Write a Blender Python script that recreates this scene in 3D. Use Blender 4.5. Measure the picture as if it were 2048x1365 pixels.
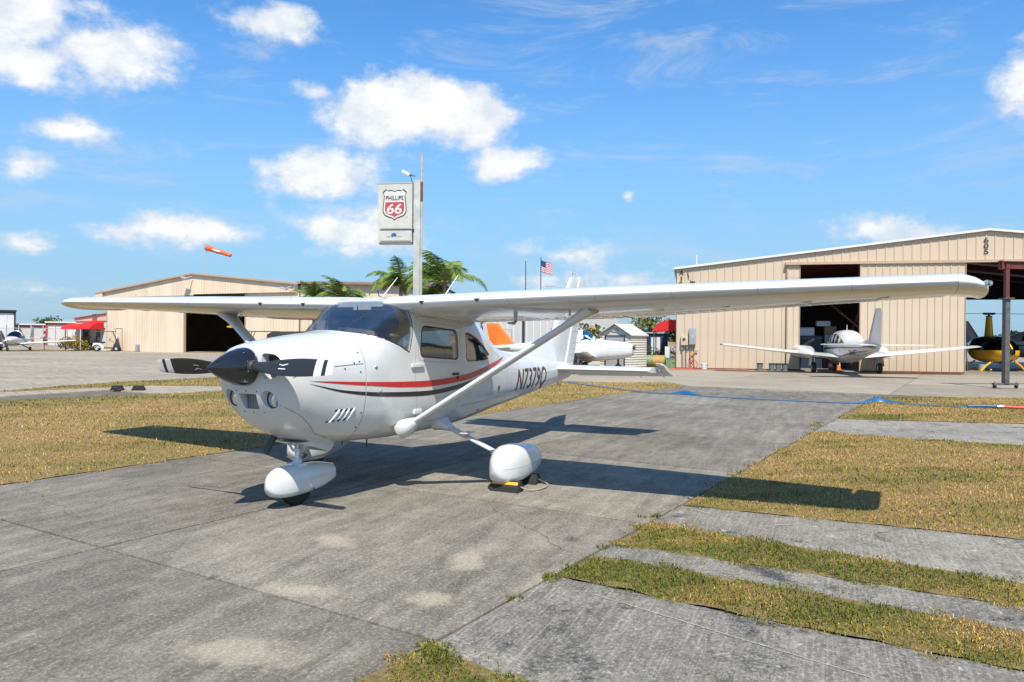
import bpy, bmesh, math, random
import numpy as np
from mathutils import Vector as V, Matrix, Quaternion
from mathutils.noise import noise as pnoise
random.seed(7); RNG = np.random.default_rng(7)
SC = bpy.context.scene; COL = SC.collection
for o in list(bpy.data.objects): bpy.data.objects.remove(o)
rad = math.radians

# ---------------------------------------------------------------- camera
cam_d = bpy.data.cameras.new('camera'); cam = bpy.data.objects.new('camera', cam_d); COL.objects.link(cam)
yaw, pit, rol = 0.4761, -0.0053, 0.0083
fw = V((math.cos(yaw)*math.cos(pit), math.sin(yaw)*math.cos(pit), math.sin(pit)))
r0 = V((math.sin(yaw), -math.cos(yaw), 0)); u0 = r0.cross(fw)
rt = math.cos(rol)*r0 + math.sin(rol)*u0; up = -math.sin(rol)*r0 + math.cos(rol)*u0
mw = Matrix((rt, up, -fw)).transposed().to_4x4(); mw.translation = V((-4.1987, -5.0191, 1.5875))
cam.matrix_world = mw
cam_d.sensor_width = 36; cam_d.lens = 26.267; cam_d.clip_start = .05; cam_d.clip_end = 6000
SC.camera = cam
SC.view_settings.view_transform = 'Standard'; SC.view_settings.look = 'None'
SC.view_settings.exposure = 0.46; SC.view_settings.gamma = 1

# ---------------------------------------------------------------- node helpers
def nd(nt, typ, **kw):
    n = nt.nodes.new(typ)
    for k, v in kw.items():
        if k.startswith('i_'):
            key = k[2:]
            key = int(key) if key.isdigit() else key.replace('_', ' ')
            n.inputs[key].default_value = v
        else: setattr(n, k, v)
    return n
def mth(nt, op, a, b=None, c=None, clamp=False):
    n = nt.nodes.new('ShaderNodeMath'); n.operation = op; n.use_clamp = clamp
    for i, s in enumerate((a, b, c)):
        if s is None: continue
        if isinstance(s, (int, float)): n.inputs[i].default_value = s
        else: nt.links.new(s, n.inputs[i])
    return n.outputs[0]
def mixc(nt, f, a, b, mode='MIX'):
    n = nt.nodes.new('ShaderNodeMix'); n.data_type = 'RGBA'; n.blend_type = mode
    for i, s in ((0, f), (6, a), (7, b)):
        if isinstance(s, (int, float)): n.inputs[i].default_value = s
        elif isinstance(s, (tuple, list)): n.inputs[i].default_value = (*s[:3], 1)
        else: nt.links.new(s, n.inputs[i])
    return n.outputs[2]
def ramp(nt, f, stops):
    n = nt.nodes.new('ShaderNodeValToRGB'); e = n.color_ramp.elements
    while len(e) > 1: e.remove(e[-1])
    for i, (p, c) in enumerate(stops):
        el = e[0] if i == 0 else e.new(p)
        el.position = p; el.color = (*c, 1) if isinstance(c, tuple) else (c, c, c, 1)
    nt.links.new(f, n.inputs[0]); return n.outputs[0]
def sstep(nt, v, a, b):
    n = nt.nodes.new('ShaderNodeMapRange'); n.interpolation_type = 'SMOOTHSTEP'
    nt.links.new(v, n.inputs[0]); n.inputs[1].default_value = a; n.inputs[2].default_value = b
    n.inputs[3].default_value = 0; n.inputs[4].default_value = 1
    return n.outputs[0]

# ---------------------------------------------------------------- sun and sky
SUN = V((-.575, -.385, 1)).normalized()
sl = bpy.data.lights.new('sun', 'SUN'); so = bpy.data.objects.new('sun', sl); COL.objects.link(so)
sl.energy = 5.0; sl.angle = rad(.53); sl.color = (1, .935, .83)
so.rotation_euler = SUN.to_track_quat('Z', 'Y').to_euler(); so.location = (-20, -12, 34)
W = bpy.data.worlds.new('World'); SC.world = W; W.use_nodes = True
nt = W.node_tree; nt.nodes.clear()
out = nd(nt, 'ShaderNodeOutputWorld'); bg = nd(nt, 'ShaderNodeBackground'); bg.inputs[1].default_value = .058
sky = nd(nt, 'ShaderNodeTexSky', sky_type='NISHITA', sun_disc=False)
sky.sun_elevation = math.asin(SUN.z); sky.sun_rotation = math.atan2(SUN.x, SUN.y)
sky.air_density = 1.0; sky.dust_density = .6; sky.ozone_density = 1.6; sky.altitude = 0
tc = nd(nt, 'ShaderNodeTexCoord'); sep = nd(nt, 'ShaderNodeSeparateXYZ'); nt.links.new(tc.outputs['Generated'], sep.inputs[0])
az = mth(nt, 'ARCTAN2', sep.outputs[1], sep.outputs[0]); el = mth(nt, 'ARCSINE', sep.outputs[2])
comb = nd(nt, 'ShaderNodeCombineXYZ'); nt.links.new(az, comb.inputs[0]); nt.links.new(el, comb.inputs[1])
def wn(scale, det, rough, sx=1, sy=1, off=0, dist=0):
    mp = nd(nt, 'ShaderNodeMapping'); mp.inputs['Scale'].default_value = (sx, sy, 1); mp.inputs['Location'].default_value = (off, off*.7, off*.3)
    nt.links.new(comb.outputs[0], mp.inputs[0])
    n = nd(nt, 'ShaderNodeTexNoise'); n.inputs['Scale'].default_value = scale; n.inputs['Detail'].default_value = det; n.inputs['Roughness'].default_value = rough; n.inputs['Distortion'].default_value = dist
    nt.links.new(mp.outputs[0], n.inputs[0]); return n.outputs[0]
n_big = wn(9, 9, .62, 1, 1.5); n_fine = wn(30, 6, .6, 1, 1.3, 3)
# each cumulus: (azimuth, elevation, half width, half height, density), all angles in radians about the zenith axis
CLOUDS = [(1.063, 0.341, 0.0749, 0.0529, 1.10), (0.975, 0.323, 0.1033, 0.0441, 1.00), (1.044, 0.297, 0.0713, 0.0338, 0.80), (0.990, 0.363, 0.0322, 0.0163, 0.50), (0.792, 0.378, 0.0802, 0.0267, 0.95), (1.019, 0.229, 0.0511, 0.0195, 1.00), (1.056, 0.188, 0.0402, 0.0269, 0.95), (0.612, 0.287, 0.1484, 0.0517, 1.30), (0.664, 0.277, 0.0911, 0.0408, 1.20), (0.539, 0.284, 0.0867, 0.0468, 1.20), (0.592, 0.307, 0.0794, 0.0366, 1.20), (0.737, 0.305, 0.0380, 0.0142, 0.70), (0.724, 0.209, 0.0955, 0.0376, 1.05), (0.484, 0.229, 0.0616, 0.0281, 1.00), (0.872, 0.126, 0.1118, 0.0259, 0.80), (0.690, 0.135, 0.1032, 0.0379, 0.90), (0.927, 0.125, 0.0452, 0.0205, 0.60), (0.029, 0.135, 0.0624, 0.0253, 0.75), (-0.039, 0.123, 0.0482, 0.0175, 0.60), (-0.130, 0.277, 0.0440, 0.0495, 0.90), (-0.130, 0.322, 0.0293, 0.0220, 0.30), (0.385, 0.111, 0.0798, 0.0227, 0.45), (0.323, 0.077, 0.0722, 0.0172, 0.50), (0.432, 0.078, 0.0601, 0.0147, 0.45), (1.058, 0.099, 0.0301, 0.0123, 0.50), (1.044, 0.049, 0.0560, 0.0102, 0.50), (0.324, 0.185, 0.0105, 0.0079, 0.50)]
# the same kind of sky all round, beyond the frame
rr = random.Random(3)
for i in range(8): CLOUDS.append((yaw + 1.0 + rr.random()*4.2, .05 + rr.random()*.75, .06 + rr.random()*.12, .02 + rr.random()*.05, .6 + rr.random()*.5))
tot = None
for (ca, ce, hw, hh, dens) in CLOUDS:
    ma = nd(nt, 'ShaderNodeVectorMath', operation='MULTIPLY_ADD'); nt.links.new(comb.outputs[0], ma.inputs[0]); ca = (ca + math.pi) % (2*math.pi) - math.pi
    ma.inputs[1].default_value = (1/hw, 1/hh, 0); ma.inputs[2].default_value = (-ca/hw, -ce/hh, 0)
    ln = nd(nt, 'ShaderNodeVectorMath', operation='LENGTH'); nt.links.new(ma.outputs[0], ln.inputs[0])
    m = mth(nt, 'MULTIPLY_ADD', ln.outputs[1], -dens, dens)
    tot = m if tot is None else mth(nt, 'SMOOTH_MAX', tot, m, .1)
tot = mth(nt, 'MAXIMUM', tot, -1.0)
nz = mth(nt, 'ADD', mth(nt, 'MULTIPLY', mth(nt, 'SUBTRACT', n_big, .5), 1.9), mth(nt, 'MULTIPLY', mth(nt, 'SUBTRACT', n_fine, .5), 1.05))
dens = mth(nt, 'ADD', tot, nz)
cov = sstep(nt, dens, -.05, .60)
core = mth(nt, 'MULTIPLY', sstep(nt, dens, .15, .8), sstep(nt, wn(14, 7, .65, 1, 1.6, 21), .30, .62))
wisp = wn(5, 8, .7, .8, 3.2, 7, .6)
wmask = mth(nt, 'MULTIPLY', sstep(nt, wisp, .49, .78), .62)
hz = sstep(nt, el, -.05, .42)
haze_f = mth(nt, 'MULTIPLY', mth(nt, 'SUBTRACT', 1.0, hz), .92)
skyc = mixc(nt, haze_f, mixc(nt, 1.0, sky.outputs[0], (1.05, 2.0, 2.7), 'MULTIPLY'), (4.5, 6.8, 9.1))
ccol = mixc(nt, core, (9.4, 10.2, 11.3), (13.4, 13.5, 13.6))
c1 = mixc(nt, wmask, skyc, (8.0, 8.8, 9.8))
c2 = mixc(nt, cov, c1, ccol)
nt.links.new(c2, bg.inputs[0]); nt.links.new(bg.outputs[0], out.inputs[0])
SC.cycles.max_bounces = 8; SC.cycles.transparent_max_bounces = 16
# ---------------------------------------------------------------- materials
MT = {}; ALB = .82
def mat(name, col, rough=.6, metal=0, spec=.5, coat=0, var=.0, vscale=8, bump=0, bscale=60, emit=None, alpha=None):
    if name in MT: return MT[name]
    col = tuple(c*ALB for c in col); m = bpy.data.materials.new(name); m.use_nodes = True; nt = m.node_tree; b = nt.nodes['Principled BSDF']
    b.inputs['Base Color'].default_value = (*col, 1); b.inputs['Roughness'].default_value = rough; b.inputs['Metallic'].default_value = metal
    b.inputs['Specular IOR Level'].default_value = spec; b.inputs['Coat Weight'].default_value = coat; b.inputs['Coat Roughness'].default_value = .05
    tc = None
    if var or bump:
        tc = nd(nt, 'ShaderNodeTexCoord')
    if var:
        n = nd(nt, 'ShaderNodeTexNoise'); n.inputs['Scale'].default_value = vscale; n.inputs['Detail'].default_value = 6; n.inputs['Roughness'].default_value = .62
        nt.links.new(tc.outputs['Object'], n.inputs[0])
        lo = tuple(c*(1-var) for c in col); hi = tuple(min(1, c*(1+var*.7)) for c in col)
        nt.links.new(ramp(nt, n.outputs[0], [(.3, lo), (.7, hi)]), b.inputs['Base Color'])
        rg = mth(nt, 'ADD', mth(nt, 'MULTIPLY', n.outputs[0], .16), rough-.08); nt.links.new(rg, b.inputs['Roughness'])
    if bump:
        n = nd(nt, 'ShaderNodeTexNoise'); n.inputs['Scale'].default_value = bscale; n.inputs['Detail'].default_value = 4
        nt.links.new(tc.outputs['Object'], n.inputs[0])
        bp = nd(nt, 'ShaderNodeBump'); bp.inputs['Strength'].default_value = bump; bp.inputs['Distance'].default_value = .01
        nt.links.new(n.outputs[0], bp.inputs['Height']); nt.links.new(bp.outputs[0], b.inputs['Normal'])
    if emit:
        b.inputs['Emission Color'].default_value = (*emit[:3], 1); b.inputs['Emission Strength'].default_value = emit[3]
    MT[name] = m; return m
def glass(name, tint, refl=1.0, rough=.02, dens=1.0):
    m = bpy.data.materials.new(name); m.use_nodes = True; nt = m.node_tree; nt.nodes.clear()
    o = nd(nt, 'ShaderNodeOutputMaterial'); t = nd(nt, 'ShaderNodeBsdfTransparent'); t.inputs[0].default_value = (*tint, 1)
    g = nd(nt, 'ShaderNodeBsdfGlossy'); g.inputs['Roughness'].default_value = rough
    fr = nd(nt, 'ShaderNodeFresnel'); fr.inputs[0].default_value = 1.5
    f = mth(nt, 'MULTIPLY', fr.outputs[0], refl, clamp=True)
    mx = nd(nt, 'ShaderNodeMixShader'); nt.links.new(f, mx.inputs[0]); nt.links.new(t.outputs[0], mx.inputs[1]); nt.links.new(g.outputs[0], mx.inputs[2])
    nt.links.new(mx.outputs[0], o.inputs[0]); MT[name] = m; return m

# ---------------------------------------------------------------- mesh builder
class MB:
    def __init__(s): s.v = []; s.f = []
    def add(s, vs, fs, M=None):
        b = len(s.v)
        s.v += [tuple(M @ V(p)) for p in vs] if M is not None else [tuple(p) for p in vs]
        s.f += [tuple(i+b for i in f) for f in fs]; return s
    def box(s, c, d, M=None, ch=0):
        x, y, z = (q/2 for q in d)
        T = Matrix.Translation(c) if M is None else Matrix.Translation(c) @ M.to_4x4()
        if ch <= 0:
            vs = [(sx*x, sy*y, sz*z) for sx in (-1, 1) for sy in (-1, 1) for sz in (-1, 1)]
            fs = [(0, 1, 3, 2), (4, 6, 7, 5), (0, 4, 5, 1), (2, 3, 7, 6), (0, 2, 6, 4), (1, 5, 7, 3)]
            return s.add(vs, fs, T)
        bm = bmesh.new(); bmesh.ops.create_cube(bm, size=1)
        for v in bm.verts: v.co = V((v.co.x*d[0], v.co.y*d[1], v.co.z*d[2]))
        bmesh.ops.bevel(bm, geom=list(bm.edges), offset=min(ch, min(d)*.45), segments=2, profile=.7, affect='EDGES')
        bm.verts.index_update()
        s.add([v.co[:] for v in bm.verts], [[v.index for v in f.verts] for f in bm.faces], T); bm.free(); return s
    def beam(s, a, b, w, h=None, up=(0, 0, 1), ch=0):
        a = V(a); b = V(b); d = b-a; L = d.length; d.normalize(); h = w if h is None else h
        u = V(up); sd = d.cross(u)
        if sd.length < 1e-4: sd = d.cross(V((1, 0, 0)))
        sd.normalize(); u = sd.cross(d)
        return s.box((a+b)/2, (L, w, h), Matrix((d, sd, u)).transposed(), ch)
    def tube(s, pts, r, n=8, cap=True, sy=1.0):
        pts = [V(p) for p in pts]; k = len(pts); rs = r if isinstance(r, (list, tuple)) else [r]*k
        rings = []; prev = None
        for i, p in enumerate(pts):
            t = (pts[min(i+1, k-1)]-pts[max(i-1, 0)]).normalized()
            if prev is None:
                a = V((0, 0, 1)) if abs(t.z) < .9 else V((1, 0, 0)); nrm = (a - t*a.dot(t)).normalized()
            else:
                nrm = prev - t*prev.dot(t); nrm.normalize()
            prev = nrm; bn = t.cross(nrm)
            rings.append([p + nrm*rs[i]*math.cos(q)*sy + bn*rs[i]*math.sin(q) for q in (2*math.pi*j/n for j in range(n))])
        return s.loft(rings, cap)
    def loft(s, rings, cap=True, close=False):
        n = len(rings[0]); vs = [p for r in rings for p in r]; fs = []
        for i in range(len(rings)-1 + (1 if close else 0)):
            a = i*n; b = ((i+1) % len(rings))*n
            for j in range(n):
                q = (j+1) % n; fs.append((a+j, a+q, b+q, b+j))
        if cap and not close:
            fs.append(tuple(range(n-1, -1, -1))); fs.append(tuple((len(rings)-1)*n+j for j in range(n)))
        return s.add(vs, fs)
    def lathe(s, prof, n=24, M=None, cap=True):   # prof: (r, h) about local z
        rings = [[V((r*math.cos(2*math.pi*j/n), r*math.sin(2*math.pi*j/n), h)) for j in range(n)] for r, h in prof]
        t = MB(); t.loft(rings, cap); return s.add(t.v, t.f, M)
    def prism(s, poly, d0, d1, axis='y'):
        def P(a, b, d): return {'y': (a, d, b), 'x': (d, a, b), 'z': (a, b, d)}[axis]
        n = len(poly); vs = [P(a, b, d0) for a, b in poly]+[P(a, b, d1) for a, b in poly]
        fs = [tuple(range(n)), tuple(range(2*n-1, n-1, -1))]+[(i, i+n, (i+1) % n+n, (i+1) % n) for i in range(n)]
        return s.add(vs, fs)
    def grid(s, P, close=False):   # P rows of points
        n = len(P[0]); b = [p for r in P for p in r]; fs = []
        for i in range(len(P)-1):
            for j in range(n-1): fs.append((i*n+j, i*n+j+1, (i+1)*n+j+1, (i+1)*n+j))
        return s.add(b, fs)
    def ball(s, c, r, nu=12, nv=8):
        r = r if isinstance(r, (tuple, list)) else (r, r, r); c = V(c)
        rings = []
        for i in range(1, nv):
            a = math.pi*i/nv
            rings.append([c+V((r[0]*math.sin(a)*math.cos(2*math.pi*j/nu), r[1]*math.sin(a)*math.sin(2*math.pi*j/nu), r[2]*math.cos(a))) for j in range(nu)])
        return s.loft(rings, True)
    def mesh(s, name, m, smooth=35, fix=True):
        me = bpy.data.meshes.new(name); me.from_pydata([tuple(p) for p in s.v], [], s.f)
        if fix:
            bm = bmesh.new(); bm.from_mesh(me); bmesh.ops.recalc_face_normals(bm, faces=bm.faces); bm.to_mesh(me); bm.free()
        for k in (m if isinstance(m, (list, tuple)) else [m]): me.materials.append(MT[k] if isinstance(k, str) else k)
        if smooth:
            me.polygons.foreach_set('use_smooth', [True]*len(me.polygons)); me.set_sharp_from_angle(angle=rad(smooth))
        me.update(); return me
    def build(s, name, m, parent=None, smooth=35, M=None, fix=True):
        o = bpy.data.objects.new(name, s.mesh(name, m, smooth, fix)); COL.objects.link(o)
        if parent is not None: o.parent = parent
        if M is not None: o.matrix_local = M
        return o
def tag(o, label=None, cat=None, group=None, kind=None):
    for k, v in (('label', label), ('category', cat), ('group', group), ('kind', kind)):
        if v: o[k] = v
    return o
def empty(name, loc=(0, 0, 0), rz=0, label=None, cat=None, group=None):
    o = bpy.data.objects.new(name, None); COL.objects.link(o); o.location = loc; o.rotation_euler = (0, 0, rz); o.empty_display_size = .2
    return tag(o, label, cat, group)
def kids(o): return [c for c in o.children]
def copy_tree(o, parent=None, loc=None, rz=None, label=None, mats=None):
    c = o.copy(); COL.objects.link(c); c.parent = parent
    if parent is None:
        if loc is not None: c.location = loc
        if rz is not None: c.rotation_euler = (0, 0, rz)
        if label: c['label'] = label
    for ch in kids(o): copy_tree(ch, c)
    return c
def shared(name, me, parent, loc=(0, 0, 0), rot=(0, 0, 0), sc=(1, 1, 1)):
    o = bpy.data.objects.new(name, me); COL.objects.link(o); o.parent = parent; o.location = loc; o.rotation_euler = rot; o.scale = sc; return o
def boolean(mb, cuts, name='tmp'):
    """mb minus each cutter mesh; returns a mesh datablock"""
    def tmp(b):
        m = bpy.data.meshes.new('t'); m.from_pydata([tuple(p) for p in b.v], [], b.f)
        bm = bmesh.new(); bm.from_mesh(m); bmesh.ops.recalc_face_normals(bm, faces=bm.faces); bm.to_mesh(m); bm.free()
        o = bpy.data.objects.new('t', m); COL.objects.link(o); return o
    base = tmp(mb); cs = []
    for op, c in cuts:
        co = tmp(c); cs.append(co); md = base.modifiers.new('b', 'BOOLEAN'); md.operation = op; md.object = co; md.solver = 'EXACT'
    dg = bpy.context.evaluated_depsgraph_get(); dg.update()
    me = bpy.data.meshes.new_from_object(base.evaluated_get(dg)); me.name = name
    for o in [base]+cs:
        m = o.data; bpy.data.objects.remove(o); bpy.data.meshes.remove(m)
    return me
def text_mesh(txt, size=1, bold=.0, ext=0.0, spacing=1.0, res=4):
    c = bpy.data.curves.new('txt', 'FONT'); c.body = txt; c.size = size; c.offset = bold; c.extrude = ext; c.align_x = 'CENTER'; c.align_y = 'CENTER'; c.space_character = spacing; c.resolution_u = res
    o = bpy.data.objects.new('txt', c); COL.objects.link(o); dg = bpy.context.evaluated_depsgraph_get(); dg.update()
    me = bpy.data.meshes.new_from_object(o.evaluated_get(dg)); bpy.data.objects.remove(o); bpy.data.curves.remove(c)
    mb = MB(); mb.v = [tuple(v.co) for v in me.vertices]; mb.f = [tuple(p.vertices) for p in me.polygons]; bpy.data.meshes.remove(me); return mb
def fit(mb, w, h):   # centre and scale text to w x h in its plane
    a = np.array(mb.v); lo = a.min(0); hi = a.max(0); c = (lo+hi)/2; d = hi-lo
    mb.v = [((p[0]-c[0])*w/d[0], (p[1]-c[1])*h/d[1], p[2]) for p in mb.v]; return mb
def pchip(xs, ys):
    xs = np.array(xs, float); ys = np.array(ys, float); h = np.diff(xs); d = np.diff(ys)/h; m = np.zeros_like(ys)
    for i in range(1, len(xs)-1):
        if d[i-1]*d[i] > 0:
            w1 = 2*h[i]+h[i-1]; w2 = h[i]+2*h[i-1]; m[i] = (w1+w2)/(w1/d[i-1]+w2/d[i])
    m[0] = d[0]; m[-1] = d[-1]
    def f(x):
        x = min(max(x, xs[0]), xs[-1]); i = min(max(int(np.searchsorted(xs, x))-1, 0), len(h)-1); t = (x-xs[i])/h[i]
        return float((1+2*t)*(1-t)**2*ys[i]+t*(1-t)**2*h[i]*m[i]+t*t*(3-2*t)*ys[i+1]+t*t*(t-1)*h[i]*m[i+1])
    return f
class Body:
    """superelliptic fuselage along x: rows of (x, zc, w, zt, zb, nt, nb)"""
    def __init__(s, rows, y0=0):
        c = list(zip(*rows)); s.x0, s.x1 = c[0][0], c[0][-1]; s.q = [pchip(c[0], k) for k in c[1:]]
    def sec(s, x): return [f(x) for f in s.q]
    def ring(s, x, n=64, off=0.0):
        zc, w, zt, zb, ntp, nb = s.sec(x); w -= off; ht = zt-zc-off; hb = zc-zb-off; pts = []
        for k in range(480):
            t = math.pi/2 + 2*math.pi*k/480; c, sn = math.cos(t), math.sin(t)
            e, h = (ntp, ht) if sn >= 0 else (nb, hb)
            pts.append((w*math.copysign(abs(c)**(2/e), c), zc+h*math.copysign(abs(sn)**(2/e), sn)))
        a = np.array(pts+pts[:1]); sg = np.hypot(*np.diff(a, axis=0).T); cum = np.concatenate([[0], np.cumsum(sg)])
        u = np.linspace(0, cum[-1], n, endpoint=False)
        return [V((x, float(np.interp(q, cum, a[:, 0])), float(np.interp(q, cum, a[:, 1])))) for q in u]
    def y(s, x, z):
        zc, w, zt, zb, ntp, nb = s.sec(x); e, h = (ntp, zt-zc) if z >= zc else (nb, zc-zb)
        r = min(abs((z-zc)/max(h, 1e-4)), .999); return w*(1-r**e)**(1/e)
    def F(s, x, y, z):
        zc, w, zt, zb, ntp, nb = s.sec(x); e, h = (ntp, zt-zc) if z >= zc else (nb, zc-zb)
        return abs(y/w)**e+abs((z-zc)/h)**e-1
    def nrm(s, x, y, z):
        d = 1e-3; g = V((s.F(x+d, y, z)-s.F(x-d, y, z), s.F(x, y+d, z)-s.F(x, y-d, z), s.F(x, y, z+d)-s.F(x, y, z-d)))
        return g.normalized() if g.length > 0 else V((0, 0, 1))
    def top(s, x, y):
        zc, w, zt, zb, ntp, nb = s.sec(x); return zc+(zt-zc)*(1-min(abs(y/w), .999)**ntp)**(1/ntp)
    def bot(s, x, y):
        zc, w, zt, zb, ntp, nb = s.sec(x); return zc-(zc-zb)*(1-min(abs(y/w), .999)**nb)**(1/nb)
def surf_poly(body, tri_mb, side=-1, off=.003):   # mesh given in (x, z) laid on the body's side
    m = MB(); m.f = list(tri_mb.f); m.v = [(p[0], side*(body.y(p[0], p[1])+off), p[1]) for p in tri_mb.v]; return m
def band(body, lo, hi, x0, x1, n=40, side=-1, off=.0025, rows=3):
    m = MB(); P = []
    for i in range(n+1):
        x = x0+(x1-x0)*i/n; a, b = lo(x), hi(x)
        P.append([(x, side*(body.y(x, a+(b-a)*j/rows)+off), a+(b-a)*j/rows) for j in range(rows+1)])
    m.grid(P); return m
def seam(body, path, w=.004, side=-1, off=.0015):
    """thin dark panel joint along an (x, z) path"""
    m = MB(); P = []
    pts = []
    for (a, b) in zip(path[:-1], path[1:]):
        k = max(2, int(math.hypot(b[0]-a[0], b[1]-a[1])/.05)); pts += [(a[0]+(b[0]-a[0])*i/k, a[1]+(b[1]-a[1])*i/k) for i in range(k)]
    pts.append(path[-1])
    for i, (x, z) in enumerate(pts):
        j = min(i+1, len(pts)-1); q = max(i-1, 0); dx, dz = pts[j][0]-pts[q][0], pts[j][1]-pts[q][1]; L = math.hypot(dx, dz) or 1
        nx, nz = -dz/L*w/2, dx/L*w/2
        P.append([(x+nx, side*(body.y(x+nx, z+nz)+off), z+nz), (x-nx, side*(body.y(x-nx, z-nz)+off), z-nz)])
    m.grid(P); return m
def naca(xc, t, m=.02, p=.4):
    yt = 5*t*(.2969*math.sqrt(xc)-.126*xc-.3516*xc**2+.2843*xc**3-.1036*xc**4)
    yc = m/p**2*(2*p*xc-xc*xc) if xc < p else m/(1-p)**2*(1-2*p+2*p*xc-xc*xc)
    return yc+yt, yc-yt
def foil(x0, y, z, c, t=.12, tw=0, a=0.0, b=1.0, n=14, ts=1.0, bs=1.0, cam=.02):
    """section ring at span y; a..b of the chord; tw nose-up twist about the leading edge"""
    us = [a+(b-a)*(1-math.cos(math.pi*i/n))/2 for i in range(n+1)]
    top_ = []; bot_ = []
    for u in us:
        hi, lo = naca(u, t, cam); top_.append((u*c, hi*c*ts)); bot_.append((u*c, lo*c*bs))
    pts = top_[::-1] + (bot_[1:] if a == 0 else bot_)
    if b == 1.0: pts = top_[::-1][0:] + (bot_[1:-1] if a == 0 else bot_[:-1])
    ct, st = math.cos(tw), math.sin(tw)
    return [V((x0+px*ct+pz*st, y, z-px*st+pz*ct)) for px, pz in pts]
# ---------------------------------------------------------------- shared materials
mat('white_paint', (.73, .73, .71), .24, coat=.5, var=.07, vscale=2.6, bump=.14, bscale=2.4)
mat('white_matte', (.78, .77, .74), .5, var=.05)
mat('black_gloss', (.012, .012, .013), .12, coat=.6)
mat('black_blade', (.022, .023, .026), .42)
mat('rubber', (.022, .021, .02), .8, var=.25, vscale=20)
mat('dark_plastic', (.03, .03, .032), .6)
mat('red_paint', (.62, .012, .015), .28, coat=.3)
mat('maroon_paint', (.10, .018, .022), .35)
mat('stripe_black', (.022, .018, .017), .3, coat=.3)
mat('seam_dark', (.12, .12, .12), .7)
mat('seam_grey', (.34, .34, .34), .6)
mat('rivet', (.55, .55, .54), .4)
mat('steel', (.52, .53, .54), .35, metal=.9, var=.15)
mat('alu', (.72, .73, .74), .3, metal=1)
mat('dark_metal', (.08, .08, .085), .5, metal=.5)
mat('grey_seat', (.24, .27, .30), .8, var=.15, vscale=30)
mat('grey_light', (.45, .46, .47), .6)
mat('orange', (.85, .19, .02), .5)
mat('yellow', (.85, .45, .015), .35, coat=.3)
mat('cable_black', (.02, .02, .02), .7)
glass('glass_tint', (.93, .95, .96), .6); glass('glass_clear', (.96, .97, .96), .8); glass('glass_dark', (.13, .14, .15), 1.6)
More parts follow.
